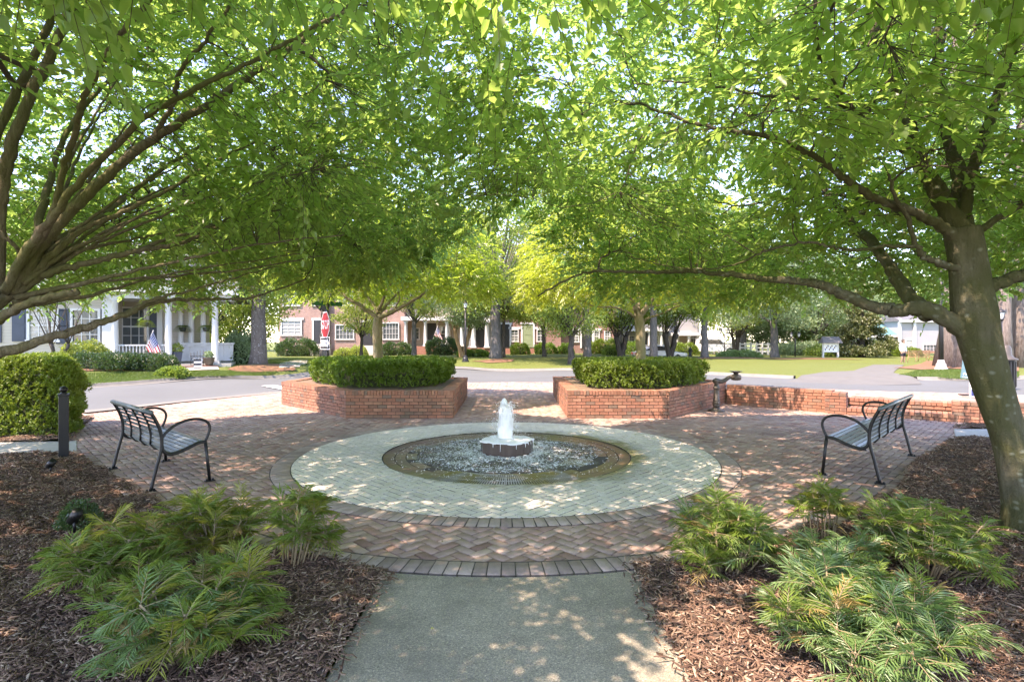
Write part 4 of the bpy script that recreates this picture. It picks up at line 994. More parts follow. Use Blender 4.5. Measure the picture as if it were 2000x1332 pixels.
# ---- right tree (leaning trunk in view)
tr = empty('shade_tree', (4.55, 4.85, 0), 'big shade tree on the right with leaning mossy lichen spotted trunk', 'tree', 'big shade trees over the fountain')
nr = []
def PX(l, Y0=None): return [at(*q) for q in l]
tb = [(2012, 1062, 4.85), (2003, 1020, 4.85), (1994, 950, 4.85), (1976, 870, 4.85), (1948, 790, 4.85), (1924, 710, 4.85), (1909, 650, 4.85), (1900, 600, 4.85), (1895, 555, 4.87), (1888, 500, 4.9), (1878, 450, 4.93)]
P = smoothc(PX(tb), 8); L = len(P); mb = MB()
rad = [max(.16, .21-.035*math.sin(min(1, i/(L-1)*1.2)*math.pi)) for i in range(L)]
for i in range(L):
    z = P[i].z
    rad[i] = .140+.085*math.exp(-max(z, 0)/.10)+.03*math.exp(-((z-2.05)/.32)**2)+.008*math.sin(z*5)
    if z > 2.35: rad[i] *= 1-.12*(z-2.35)
mb.tube(P, rad, 40)
for i in range(L):
    c = P[i]
    for k in range(40):
        a = k*2*math.pi/40; v = Vector(mb.v[i*40+k]); z = c.z
        s = 1+.045*math.sin(3*a+z*.9)+.03*math.sin(5*a-z*1.3+1)+.018*math.sin(9*a+z*3)+.012*math.sin(13*a+z*9)+(.12*math.exp(-max(z, 0)/.12)*max(0, math.sin(4*a+.6)))
        s += .10*math.exp(-((z-1.95)/.10)**2-((((a-3.6+math.pi) % (2*math.pi))-math.pi)/.4)**2)
        mb.v[i*40+k] = tuple(c+(v-c)*s)
mb.build('trunk', m_bark_r, tr, -Vector(tr.location))
for i in range(L-1): nr.append((*P[i], *(P[i+1]-P[i]).normalized(), rad[i]))
LIMR = [
 ([(1902, 655, 4.85), (1850, 622, 4.87), (1800, 603, 4.95), (1750, 606, 5.1), (1700, 596, 5.25), (1640, 572, 5.45), (1600, 556, 5.6), (1560, 550, 5.75), (1500, 545, 5.95), (1420, 536, 6.2), (1340, 530, 6.45), (1250, 532, 6.7), (1160, 530, 6.9), (1110, 545, 7.0), (1050, 578, 7.1)], .115, .012),
 ([(1815, 612, 4.93), (1775, 580, 5.25), (1738, 520, 5.7), (1700, 470, 6.2), (1660, 430, 6.7), (1620, 385, 7.2), (1590, 330, 7.8)], .105, .04),
 ([(1885, 480, 4.9), (1850, 448, 4.85), (1800, 420, 4.7), (1750, 402, 4.6), (1700, 382, 4.5), (1660, 357, 4.4), (1620, 325, 4.35), (1560, 290, 4.3), (1480, 262, 4.3), (1420, 255, 4.35), (1330, 232, 4.5), (1250, 205, 4.7), (1165, 198, 4.9)], .065, .012),
 ([(1890, 530, 4.88), (1840, 515, 4.8), (1810, 503, 4.75), (1788, 478, 4.7), (1772, 425, 4.6), (1752, 392, 4.5), (1735, 340, 4.4)], .05, .014),
 ([(1785, 482, 4.7), (1740, 480, 4.75), (1690, 487, 4.8), (1640, 486, 4.9), (1590, 474, 5.0), (1540, 480, 5.2), (1490, 492, 5.4), (1440, 515, 5.7), (1380, 525, 6.0), (1300, 520, 6.3), (1230, 500, 6.6)], .024, .008),
 ([(1905, 575, 4.85), (1945, 556, 4.8), (1990, 540, 4.75), (2060, 520, 4.6), (2150, 490, 4.4)], .085, .05),
 ([(1888, 470, 4.92), (1930, 440, 4.95), (1980, 410, 5.0), (2060, 370, 5.1)], .05, .03),
 ([(1880, 455, 4.93), (1850, 410, 4.95), (1820, 360, 5.0), (1790, 300, 5.05), (1770, 220, 5.1), (1740, 140, 5.2), (1710, 60, 5.3), (1690, -60, 5.4)], .12, .05),
 ([(1885, 460, 4.93), (1880, 400, 5.0), (1868, 320, 5.1), (1850, 240, 5.2), (1835, 150, 5.3), (1835, 60, 5.4), (1850, -60, 5.5)], .10, .05),
 ([(1790, 310, 5.05), (1720, 260, 4.7), (1660, 210, 4.4), (1620, 150, 4.1), (1590, 80, 3.9)], .05, .02),
 ([(1660, 212, 4.4), (1600, 195, 4.4), (1540, 190, 4.45), (1480, 185, 4.5), (1400, 168, 4.6), (1330, 160, 4.7), (1240, 165, 4.9)], .026, .008),
 ([(1880, 440, 4.95), (1900, 330, 4.9), (1930, 240, 4.8), (1960, 150, 4.7), (2000, 60, 4.6)], .07, .03),
 ([(1760, 420, 5.45), (1640, 380, 6.5), (1540, 385, 7.2), (1450, 402, 7.6), (1380, 388, 7.8), (1340, 380, 7.9)], .03, .007),
]
for i, (pts, r0, r1) in enumerate(LIMR): add_limb(nr, PX(pts), r0, r1, 12 if r0 > .06 else 8, .006, 'limb', m_bark_r, tr, i, .03, .84)
def lift(X, Y): return 1.5*np.exp(-((X-.25)/.95)**2)*np.clip((Y-4.2)/2, 0, 1)
def zlow_r(X, Y, rho): return 2.5+.55*(1-rho)-.12*np.sin(X*2.3+Y*1.1)-.10*np.sin(Y*2.9)+np.where(Y < 5, (5-Y)*.22, 0)+lift(X, Y)
def keep_r(X, Y, Z, rho):
    el = (Z-H)/np.maximum(Y, .01); ax = X/np.maximum(Y, .01)
    near = (((Y < 2.9) & (el < .70) & (Y > -.5)) | ((X < 1.2) & (Y < 4.0) & (el < .7) & (RNG.random(X.shape) > .15)))
    gap = (np.hypot((X-.405*Y)/.42, (Z-1.72-.285*Y)/.42) < 1) & (Y > 4)
    hole = (X < .75) & (Z < 3.0+.5*np.sin(Y*3)) & (Y < 6.5)
    trunk = (np.hypot(X-4.2, Y-4.3) < 1.0) & (Z < 3.0)
    gap = gap | ((np.hypot((X/np.maximum(Y, .1)-.42)/.05, ((Z-H)/np.maximum(Y, .1)-.29)/.05) < 1) & (Y > 3)) if False else gap
    thin = (np.abs(X) < 1.5) & (Y < 6.5) & (Z < 4.3) & (RNG.random(X.shape) > .45)
    return ~near & ~gap & ~trunk & ~thin & (X > -.3+.25*np.sin(Z*3+Y*2)) & ~((X < 1.0) & (Z >= 4.3) & (RNG.random(X.shape) > .5))
nlr = big_tree(tr, nr, (4.1, 5.4), 5.2, 5.6, zlow_r, 6.8, keep_r, 110, 900, NSPR, m_bark_t, .9)

# ---- left tree (trunk just outside the frame, limbs fanning in)
tl = empty('shade_tree', (-5.45, 4.9, 0), 'big shade tree on the left whose many furrowed limbs fan in from the frame edge', 'tree', 'big shade trees over the fountain')
nl = []
add_limb(nl, [(-5.45, 4.9, -.05), (-5.42, 4.9, .5), (-5.36, 4.92, 1.1), (-5.25, 4.95, 1.6), (-5.1, 5.0, 1.95)], .30, .24, 28, 0, 'trunk', m_bark_l, tl, 3, .05)
S = (-22, 640, 5.0)
LIML = [
 ([(-60, 700, 4.95), (0, 690, 5.0), (100, 660, 5.15), (190, 632, 5.45), (250, 612, 5.7), (290, 594, 6.0), (340, 586, 6.4), (410, 584, 6.9), (480, 583, 7.3), (540, 566, 7.8), (600, 545, 8.3)], .10, .016),
 ([(250, 612, 5.7), (300, 585, 5.95), (380, 565, 6.2), (450, 545, 6.5), (540, 520, 7.0)], .045, .01),
 ([S, (20, 610, 4.9), (60, 592, 4.85), (105, 578, 4.85), (150, 572, 4.9)], .075, .05),
 ([(-10, 600, 5.0), (60, 552, 5.05), (110, 528, 5.1), (200, 508, 5.3), (270, 490, 5.5), (340, 479, 5.8), (400, 456, 6.1), (450, 432, 6.4), (530, 412, 6.9), (595, 408, 7.3)], .085, .012),
 ([(270, 490, 5.5), (330, 466, 5.8), (420, 440, 6.1), (500, 396, 6.5), (565, 386, 6.9), (640, 350, 7.3), (690, 312, 7.6)], .04, .010),
 ([(30, 560, 5.0), (100, 500, 5.05), (160, 450, 5.1), (250, 410, 5.25), (330, 370, 5.4), (440, 305, 5.7), (560, 252, 6.0)], .07, .014),
 ([(20, 570, 5.0), (70, 490, 4.95), (130, 425, 4.9), (200, 352, 4.9), (300, 272, 4.95), (400, 208, 5.0), (480, 152, 5.1), (560, 102, 5.2), (640, 40, 5.3), (720, -10, 5.4)], .11, .03),
 ([(10, 570, 4.95), (60, 480, 4.8), (105, 425, 4.7), (160, 350, 4.6), (270, 238, 4.5), (350, 190, 4.45), (450, 142, 4.5), (560, 84, 4.6), (695, 12, 4.7)], .075, .02),
 ([(40, 520, 4.9), (95, 440, 4.75), (125, 330, 4.6), (152, 240, 4.45), (162, 200, 4.4), (212, 100, 4.25), (252, 48, 4.2), (310, -20, 4.1)], .055, .028),
 ([(-10, 580, 5.0), (0, 420, 5.0), (18, 300, 5.0), (60, 190, 5.0), (110, 85, 5.0), (155, -20, 5.0)], .11, .06),
 ([(-30, 560, 5.1), (-15, 300, 5.2), (45, 160, 5.3), (100, 35, 5.4), (120, -40, 5.4)], .08, .05),
 ([(-40, 440, 4.7), (0, 455, 4.75), (30, 482, 4.85), (48, 505, 4.95)], .02, .03),
 ([(120, 500, 5.15), (190, 480, 5.4), (250, 470, 5.7), (330, 452, 6.0), (390, 440, 6.3), (450, 412, 6.6), (550, 368, 7.1)], .035, .010),
 ([(300, 270, 4.95), (340, 200, 4.85), (352, 140, 4.7), (400, 80, 4.6), (462, -10, 4.5)], .045, .02),
 ([(60, 500, 5.0), (90, 380, 5.6), (130, 260, 6.1), (200, 170, 6.6), (300, 100, 7.1)], .07, .03),
 ([(110, 470, 5.2), (200, 420, 6.0), (320, 330, 6.8), (450, 250, 7.6), (560, 170, 8.2)], .07, .02),
 ([(-30, 620, 5.0), (-200, 560, 4.8), (-420, 470, 4.6)], .12, .06),
 ([(-20, 600, 4.95), (-60, 500, 4.4), (-160, 350, 3.6), (-300, 100, 2.9)], .10, .05),
]
rl = random.Random(5)
for k in range(13):      # the finer limbs of the fan, between the heavy ones
    u = k/12; x0, y0 = 20+60*u, 600-110*u; ea = R(12+62*u+rl.uniform(-5, 5)); Ln = rl.uniform(380, 620); Y1 = rl.uniform(5.4, 7.6)
    pts = [(x0, y0, 4.98+.1*rl.random())]
    for q in (.25, .5, .75, 1): pts.append((x0+Ln*q*math.cos(ea)*(1+.15*q)+rl.uniform(-10, 10), y0-Ln*q*math.sin(ea)*(1-.25*q)+rl.uniform(-10, 10), 5+(Y1-5)*q))
    LIML.append((pts, rl.uniform(.035, .06), .010))
for i, (pts, r0, r1) in enumerate(LIML): add_limb(nl, PX(pts), r0, r1, 12 if r0 > .06 else 8, .006, 'limb', m_bark_l, tl, 40+i, .05, .62)
def zlow_l(X, Y, rho): return 2.32+np.clip((X/np.maximum(Y, 1)+.62)*1.6, 0, .75)+np.clip((Y-8)*.09, 0, .5)+.75*(1-rho)-.12*np.sin(X*2.1+Y*1.4)-.10*np.sin(Y*2.3+1)+np.where(Y < 5.2, (5.2-Y)*.28, 0)+lift(X, Y)
def keep_l(X, Y, Z, rho):
    el = (Z-H)/np.maximum(Y, .01)
    near = (Y < 4.7-.10*np.clip(X+4, 0, 4)) & (el < .70) & (Y > -.5) & (RNG.random(X.shape) > .07)
    core = (np.hypot(X+4.9, Y-5.1) < 1.7) & (Z < 4.6) & (RNG.random(X.shape) > .12)
    thin = (X > -1.9) & (Y < 9.5) & (Z < 4.6) & (RNG.random(X.shape) > .33)
    return ~near & ~core & ~thin & (X < -.05+.25*np.sin(Z*3.3+Y*2)) & ~((X > -1.3) & (Z >= 4.6) & (RNG.random(X.shape) > .5))
nll = big_tree(tl, nl, (-4.75, 5.9), 5.1, 6.0, zlow_l, 7.2, keep_l, 110, 900, int(NSPR*1.2), m_bark_t, 1.5)
print('leaves', nlr, nll)
# ------------------------------------------------------------------ planter trees (grown like the big ones)
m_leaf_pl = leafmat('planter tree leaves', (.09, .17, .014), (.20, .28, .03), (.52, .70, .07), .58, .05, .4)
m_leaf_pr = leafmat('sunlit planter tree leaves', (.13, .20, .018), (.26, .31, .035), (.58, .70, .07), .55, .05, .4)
m_bark_p = barkmat('ribbed tan bark', (.20, .16, .105), (.36, .30, .21), (.16, .17, .06), .35, None, (12, 12, 2.5), .8)
def planter_tree(label, trunk, limbs, cen, rx, ry, zl, zt, leaf, nC, kx=None):
    b = at(*trunk[0]); root = empty('planter_tree', (b.x, b.y, .6), label, 'tree', 'small trees in the brick planters'); nodes = []
    add_limb(nodes, PX(trunk), .145, .125, 20, .004, 'trunk', m_bark_p, root, 5, .06)
    for i, (pts, r0, r1) in enumerate(limbs): add_limb(nodes, PX(pts), r0, r1, 8, .010, 'limb', m_bark_p, root, 60+i, .05, .75)
    zlow = lambda X, Y, rho: zl+.35*(1-rho)-.12*np.sin(X*3+Y*2)-.1*np.sin(Y*3.7)
    keep = lambda X, Y, Z, rho: (np.sin(X*2.3+1)*np.sin(Y*2.1)*np.sin(Z*4.5+X) < .35) & ((kx is None) or kx(X, Y, Z))
    mb = MB()
    for nn_, r0, r1, npt, ns, sh in ((70, .016, .006, 7, 5, 1.2), (500, .006, .003, 5, 3, .7)):
        T = crown_pts(nn_, cen, rx, ry, zlow, zt, keep, sh); base = np.array(nodes)[:, :3]
        T = T[np.argsort([((base-p)**2).sum(1).min() for p in T])]
        for ch in np.array_split(T, 6):
            nn2, _ = grow(nodes, ch, r0, r1, mb, npt, ns, .1, None, .04); nodes.extend(nn2)
    T = crown_pts(nC, cen, rx, ry, zlow, zt, keep, .6); _, info = grow(nodes, T, .003, .002, mb, 3, 3, .2, 1.2, .05)
    spray_leaves(info, 'crown', leaf, root, (.06, .10), (9, 14), (.25, .42), mb=mb)
    mb.build('twigs', m_bark_t, root, -Vector(root.location))
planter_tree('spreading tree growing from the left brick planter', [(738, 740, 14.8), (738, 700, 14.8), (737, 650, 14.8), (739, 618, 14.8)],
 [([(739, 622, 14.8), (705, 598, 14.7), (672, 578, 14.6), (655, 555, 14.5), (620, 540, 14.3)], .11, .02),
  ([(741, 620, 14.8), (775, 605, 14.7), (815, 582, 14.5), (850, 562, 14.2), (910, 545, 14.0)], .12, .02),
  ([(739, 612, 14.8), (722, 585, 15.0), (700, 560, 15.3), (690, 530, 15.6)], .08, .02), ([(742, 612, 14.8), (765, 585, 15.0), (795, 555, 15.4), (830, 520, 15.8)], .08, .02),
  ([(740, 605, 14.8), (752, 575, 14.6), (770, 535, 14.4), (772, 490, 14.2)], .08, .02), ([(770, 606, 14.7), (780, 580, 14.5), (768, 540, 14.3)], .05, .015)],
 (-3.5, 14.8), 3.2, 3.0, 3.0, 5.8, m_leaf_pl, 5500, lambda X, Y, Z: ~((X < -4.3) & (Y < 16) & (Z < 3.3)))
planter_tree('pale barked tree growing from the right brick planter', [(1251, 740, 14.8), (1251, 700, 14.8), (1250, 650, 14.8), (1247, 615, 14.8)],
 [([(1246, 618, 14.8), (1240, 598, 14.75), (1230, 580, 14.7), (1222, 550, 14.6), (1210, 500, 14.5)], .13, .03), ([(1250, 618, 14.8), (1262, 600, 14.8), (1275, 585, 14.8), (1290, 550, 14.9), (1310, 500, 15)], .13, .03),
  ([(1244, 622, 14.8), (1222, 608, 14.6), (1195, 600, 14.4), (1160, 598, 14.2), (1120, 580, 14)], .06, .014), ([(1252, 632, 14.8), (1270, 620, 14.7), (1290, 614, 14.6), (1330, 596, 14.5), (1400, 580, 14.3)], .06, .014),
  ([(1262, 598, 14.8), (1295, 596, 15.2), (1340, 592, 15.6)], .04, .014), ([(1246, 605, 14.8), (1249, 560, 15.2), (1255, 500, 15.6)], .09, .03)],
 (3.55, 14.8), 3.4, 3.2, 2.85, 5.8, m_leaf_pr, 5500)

# ------------------------------------------------------------------ background materials
m_lf_mid = leafmat('mid green street tree leaves', (.09, .16, .025), (.19, .27, .05), (.36, .50, .07), .4, .05, .45)
m_lf_lt = leafmat('light green street tree leaves', (.15, .22, .04), (.27, .34, .075), (.48, .58, .10), .42, .05, .45)
m_lf_blue = leafmat('cool green tree leaves', (.14, .24, .12), (.25, .35, .19), (.42, .54, .24), .38, .06, .45)
m_lf_dk = leafmat('dark evergreen leaves', (.03, .06, .02), (.08, .12, .04), (.12, .2, .04), .25, .10, .35)
m_lf_mag = leafmat('magnolia leaves', (.045, .085, .025), (.18, .18, .07), (.2, .25, .06), .25, .06, .4)
m_bk_grey = barkmat('grey street tree bark', (.07, .066, .062), (.17, .16, .15), None, .5, None, (5, 5, 2), .5)
m_bk_lich = barkmat('bark with white lichen', (.08, .068, .058), (.16, .14, .12), None, .5, (.62, .66, .66), (4, 4, 2), .5)
m_bk_dark = barkmat('dark street tree bark', (.045, .038, .032), (.10, .085, .07), None, .5, None, (6, 6, 2), .5)
m_bk_tan = barkmat('orange crape myrtle bark', (.26, .15, .075), (.40, .27, .15), None, .5, None, (6, 6, 1.2), .3)
m_bk_pine = barkmat('furrowed pine bark', (.10, .075, .06), (.30, .25, .21), None, .5, None, (9, 9, 1.3), 1.0)

def tree(label, base, hgt, tr_, zf, rc, zb, nleaf, ls, bark, leaf, nl=7, style='round', lean=(0, 0), group='trees across the street', trunks=1, nclump=None, flare=.35, cshift=(0, 0), top=None):
    root = empty('street_tree', base, label, 'tree', group); rs = random.Random(int(base.x*97+base.y*13)); rg = np.random.default_rng(int(abs(base.x*131+base.y*17)))
    mb = MB(); fk = []
    for k in range(trunks):
        a = k*2*math.pi/max(1, trunks)+.7; sp = 0 if trunks == 1 else .35; r0 = tr_/(1 if trunks == 1 else 1.6)
        pts = []; rr_ = []
        leader = style in ('tall', 'cone'); ztop = hgt*.9 if leader else zf
        for q in range(9):
            s = q/8; z = -.15+s*(ztop+.15); pts.append(Vector((lean[0]*z+sp*s*zf*math.cos(a)+rs.gauss(0, .02), lean[1]*z+sp*s*zf*math.sin(a)+rs.gauss(0, .02), z)))
            rr_.append(r0*(1-(.72 if leader else .2)*s)*(1+flare*math.exp(-max(z, 0)/.25)))
        mb.tube(pts, rr_, 12); fk.append((pts[-1] if not leader else None, pts))
    C = []
    n = nclump or 46
    for i in range(n):
        u = Vector((rs.gauss(0, 1), rs.gauss(0, 1), rs.gauss(0, 1))).normalized(); q = rs.uniform(.55, 1)**.6
        if style == 'cone':
            z = rs.random()**1.3; r_ = rc*(1-z)**.8*rs.uniform(.55, 1)+.15; C.append((Vector((r_*math.cos(i*2.4), r_*math.sin(i*2.4), zb+z*(hgt-zb))), rc*.30*(1-.5*z)))
        else:
            cz = (zb+hgt)/2; C.append((Vector((lean[0]*cz+cshift[0]+u.x*rc*q, lean[1]*cz+cshift[1]+u.y*rc*q, cz+u.z*(hgt-zb)/2*q)), rc*rs.uniform(.2, .33)))
    for i, (c, r_) in enumerate(C):
        if i % 2 and i > nl*2: continue
        f, pts = fk[i % len(fk)]
        if f is None:
            zz = min(max(zf, c.z-rc*.5), hgt*.85); s = zz/(hgt*.9); f2 = pts[0].lerp(pts[-1], min(1, s))
        else: f2 = f-Vector((0, 0, rs.uniform(0, .12)*zf))
        r1 = tr_*(.42 if i < nl else .16)*(.7 if f is None else 1)/math.sqrt(trunks)
        mid = f2.lerp(c, .45)+Vector((0, 0, .10*(c-f2).length)); mb.tube(smoothc([f2, mid, c], 4), list(np.linspace(r1, r1*.15, 9)), 5)
    mb.build('trunk', bark, root)
    w_ = np.array([r_**2 for _, r_ in C]); k = rg.choice(len(C), nleaf, p=w_/w_.sum()); cc = np.array([tuple(c) for c, _ in C])[k]; rr2 = np.array([r_ for _, r_ in C])[k]
    v = rg.normal(size=(nleaf, 3)); v /= np.linalg.norm(v, axis=1)[:, None]; dd = rg.random(nleaf)**.45
    P = cc+v*(rr2*dd*1.25)[:, None]*[1, 1, .62]; P[:, 2] = np.maximum(P[:, 2], .25)
    D = unit(nleaf, rg)+[0, 0, -.25]; N = unit(nleaf, rg)*.7+[0, 0, .8]; L = rg.uniform(*ls, nleaf)
    link('crown', leaf_mesh('crown', P, D, N, L, L*.55), leaf, root); return root
def T(px, py, Y=None): return on(px, Y) if Y else hit(px, py)

tree('lichen spotted street tree between the left porch and the brick houses', T(505, 712, 26), 11, .37, 3.4, 4.8, 3.0, 12000, (.11, .18), m_bk_lich, m_lf_mid)
tree('grey forked tree right behind the stop sign', T(634, 697, 34), 12, .30, 3.4, 5.0, 3.6, 15000, (.12, .2), m_bk_grey, m_lf_lt, trunks=1)
tree('slender pale tree on the lawn before the porch row', T(809, 693, 42), 9, .2, 2.8, 3.6, 3.0, 13000, (.12, .2), m_bk_grey, m_lf_lt)
tree('orange barked crape myrtle on the lawn by the lamp post', T(903, 692, 41), 8, .26, 2.2, 3.6, 2.5, 14000, (.12, .2), m_bk_tan, m_lf_blue, trunks=2)
tree('thick dark oak trunk in the straw bed across the street', T(968, 702, 36), 15, .38, 4.2, 5.5, 2.8, 17000, (.13, .22), m_bk_grey, m_lf_mid)
tree('thin tree just right of the thick oak', T(984, 700, 39), 9, .13, 3, 3.0, 2.6, 9000, (.12, .2), m_bk_dark, m_lf_lt)
tree('small dark trunked tree between oak and grey street tree', T(1115, 698, 33), 6.5, .2, 1.7, 3.0, 1.9, 12000, (.10, .17), m_bk_dark, m_lf_mid, 8)
tree('pale grey straight trunk just left of the right planter tree', T(1147, 697, 38), 15, .28, 4.5, 4.4, 3.2, 14000, (.13, .22), m_bk_grey, m_lf_blue)
tree('dark multi stemmed tree behind the right hedge', T(1213, 696, 42), 8.5, .32, 1.5, 3.8, 2.4, 17000, (.12, .2), m_bk_dark, m_lf_mid, trunks=4)
tree('tall blue grey trunk right of the pale barked planter tree', T(1276, 697, 38), 15, .28, 4.5, 4.2, 3.2, 14000, (.13, .22), m_bk_grey, m_lf_blue)
tree('dark vase shaped tree behind the silver car', T(1309, 698, 42), 8, .28, 1.8, 3.6, 2.5, 15000, (.12, .2), m_bk_dark, m_lf_mid, trunks=4)
tree('grey trunk standing left of the white off road car', T(1376, 698, 40), 13, .27, 4, 4.2, 2.9, 15000, (.13, .22), m_bk_grey, m_lf_mid)
tree('short dark tree before the white rail fence', T(1437, 694, 55), 8, .33, 1.8, 4.2, 2.6, 10000, (.15, .25), m_bk_dark, m_lf_lt, trunks=2)
tree('cool green tree over the white rail fence', T(1452, 694, 58), 12, .35, 3.0, 5.0, 2.4, 17000, (.15, .26), m_bk_grey, m_lf_blue)
tree('leaning grey trunk at the end of the white rail fence', T(1514, 699, 46), 11, .33, 3.2, 5.0, 2.4, 17000, (.14, .24), m_bk_grey, m_lf_blue, lean=(-.04, 0))
tree('pale feathery tree behind the roofed notice board', T(1600, 698, 56), 9.5, .3, 2, 4.8, 1.2, 18000, (.15, .26), m_bk_grey, m_lf_blue)
tree('glossy magnolia beside the white house', T(1684, 703, 46), 6.4, .25, .8, 2.0, .4, 15000, (.14, .24), m_bk_dark, m_lf_mag, style='cone', nclump=70)
tree('massive pine trunk seen left of the leaning shade tree', T(1868, 706, 26), 22, .60, 7, 4.5, 9, 6000, (.16, .26), m_bk_pine, m_lf_dk, style='tall', flare=.6)
tree('straight pine trunk right of the leaning shade tree', T(1964, 718, 25), 20, .27, 5, 3.6, 3.6, 8000, (.13, .2), m_bk_pine, m_lf_blue, style='tall')
tree('pine trunk at the right edge of the view', T(1993, 718, 25.5), 20, .30, 6, 3.6, 4.6, 8000, (.13, .2), m_bk_pine, m_lf_mid, style='tall')
tree('leaning pine trunk second from the right edge', T(1980, 719, 30), 18, .22, 5, 3.6, 3.2, 8000, (.13, .2), m_bk_pine, m_lf_blue, style='tall', lean=(.03, 0))
tree('small multi stemmed tree before the shuttered windows', T(112, 712, 20.4), 4.6, .11, .9, 1.9, 2.7, 2600, (.07, .12), m_bk_dark, m_lf_lt, 7, trunks=3, nclump=26)
# the wood behind the houses, tree by tree
BG = [(-58, 62, 15, 'behind the left house, far left', m_lf_mid), (-46, 56, 17, 'behind the shuttered house', m_lf_lt), (-37, 66, 17, 'rising behind the left porch', m_lf_mid), (-29, 72, 18, 'behind the first brick house, leftmost', m_lf_lt), (-22, 66, 19, 'behind the brick houses, above the stop sign', m_lf_mid),
      (-14, 72, 20, 'above the brick house roof left of the fountain jet', m_lf_lt), (-7, 66, 19, 'above the porch row', m_lf_lt), (0, 72, 20, 'straight above the fountain jet', m_lf_lt), (7, 68, 21, 'above the red brick house with white windows', m_lf_lt), (14, 72, 19, 'behind the pale siding house', m_lf_blue),
      (21.5, 74, 20, 'left of the gap of open sky', m_lf_lt), (29.5, 70, 14, 'under the gap of open sky', m_lf_lt), (34, 64, 13, 'left behind the notice board', m_lf_blue), (40, 66, 12.5, 'right behind the notice board', m_lf_blue), (57, 86, 12, 'beyond the white house roof', m_lf_mid),
      (66, 92, 13, 'behind the white house, middle', m_lf_lt), (76, 96, 13, 'behind the white house, right', m_lf_mid), (45, 52, 17, 'behind the pine trunks, left', m_lf_mid), (41, 42, 18, 'behind the pine trunks, middle', m_lf_blue), (47, 40, 18, 'at the right edge behind the pines', m_lf_mid), (36, 36, 12, 'filling the space right of the leaning tree', m_lf_blue), (50, 50, 16, 'far right behind the pine row', m_lf_lt), (27.5, 60, 7, 'low behind the rail fence', m_lf_blue), (33.5, 58, 6, 'low, left of the notice board', m_lf_mid)]
for x, y, h, where, lf in BG:
    big = h > 10
    tree('full crowned tree '+where, Vector((x, y, gz(x, y)-.1)), h, .4 if big else .2, h*.25, 5.2 if big else 3.0, h*.12, 8500 if big else 5000, (.28, .5) if big else (.2, .34), m_bk_dark, lf, group='trees behind the houses', nclump=60)

tree('light young tree on the lawn before the rose brick bow windows', T(706, 694, 40), 6.5, .12, 1.6, 2.4, 1.9, 8000, (.11, .18), m_bk_dark, m_lf_lt, nclump=40)
tree('light leafy tree before the red brick house windows', T(1062, 696, 41), 8, .15, 2.2, 3.2, 2.4, 12000, (.12, .2), m_bk_dark, m_lf_lt, nclump=50)
tree('leafy tree filling the gap between the left porch and the rose brick houses', T(462, 704, 37), 9, .2, 1.2, 3.4, .4, 12000, (.13, .22), m_bk_dark, m_lf_lt, nclump=60)
tree('dense small tree just behind the left porch half wall', T(396, 704, 34), 7.5, .18, 1.0, 3.0, .3, 11000, (.12, .2), m_bk_dark, m_lf_mid, nclump=60)
# ------------------------------------------------------------------ buildings
def sidingmat(name, c, pitch=.13):
    t = NT(name); p = t.objc(); sx = t.n('ShaderNodeSeparateXYZ', Vector=p); s = t.math('FRACT', t.math('MULTIPLY', sx.outputs[2], 1/pitch))
    col = t.mix(t.ramp(s, [(0, (1, 1, 1)), (.1, (0, 0, 0))]), c, dark(c, .55)); col = t.mix(t.math('MULTIPLY', t.noise(p, 1.5, 4), .3), col, dark(c, .8))
    t.bsdf(col, .6, 0, t.bump(s, .6, .02)); return t.m
def brickwallmat(name, a, b, mo=(.36, .33, .30)):
    t = NT(name); p = t.objc(); sx = t.n('ShaderNodeSeparateXYZ', Vector=p); v = t.n('ShaderNodeCombineXYZ'); t.l(t.math('ADD', sx.outputs[0], sx.outputs[1]), v.inputs[0]); t.l(sx.outputs[2], v.inputs[1])
    br = t.n('ShaderNodeTexBrick', Vector=v.outputs[0], Scale=1.0); br.inputs['Color1'].default_value = (*a, 1); br.inputs['Color2'].default_value = (*b, 1); br.inputs['Mortar'].default_value = (*mo, 1)
    for k, q in (('Mortar Size', .008), ('Brick Width', .21), ('Row Height', .075), ('Bias', 0.0)): br.inputs[k].default_value = q
    c = t.mix(t.ramp(t.noise(p, .7, 4), [(.3, (.85,)*3), (.7, (1.12,)*3)]), (1, 1, 1), (1, 1, 1)); c = t.mix(1, br.outputs[0], t.ramp(t.noise(p, .8, 5), [(.3, (.82,)*3), (.7, (1.15,)*3)]), 'MULTIPLY')
    t.bsdf(c, .9, 0, t.bump(br.outputs['Fac'], -.4, .01), .2); return t.m
m_sid = sidingmat('cream lap siding', (.46, .42, .35)); m_sidw = sidingmat('white lap siding', (.35, .35, .36)); m_tan = sidingmat('tan lap siding', (.42, .36, .28))
m_hb = brickwallmat('rose house brick', (.25, .135, .105), (.33, .19, .15)); m_hb2 = brickwallmat('red house brick', (.21, .09, .065), (.29, .135, .10))
m_roof = simple('grey roof shingle', (.12, .12, .125), .9, .3, 3, .5, 30); m_teal = simple('teal metal roof', (.09, .22, .23), .5, .15, 1.5)
m_shut = simple('slate blue shutter', (.045, .06, .085), .55, .2, 4); m_door = simple('dark front door', (.03, .03, .033), .4, .3, 4); m_doorg = simple('sage green door', (.22, .27, .15), .5, .2, 4)
m_trim = simple('white house trim', (.58, .58, .56), .55, .06, 3)
t = NT('window glass'); p = t.objc(); c = t.mix(t.noise(p, 2.2, 4), (.03, .04, .045), (.16, .18, .18)); t.bsdf(c, .06); m_glass = t.m
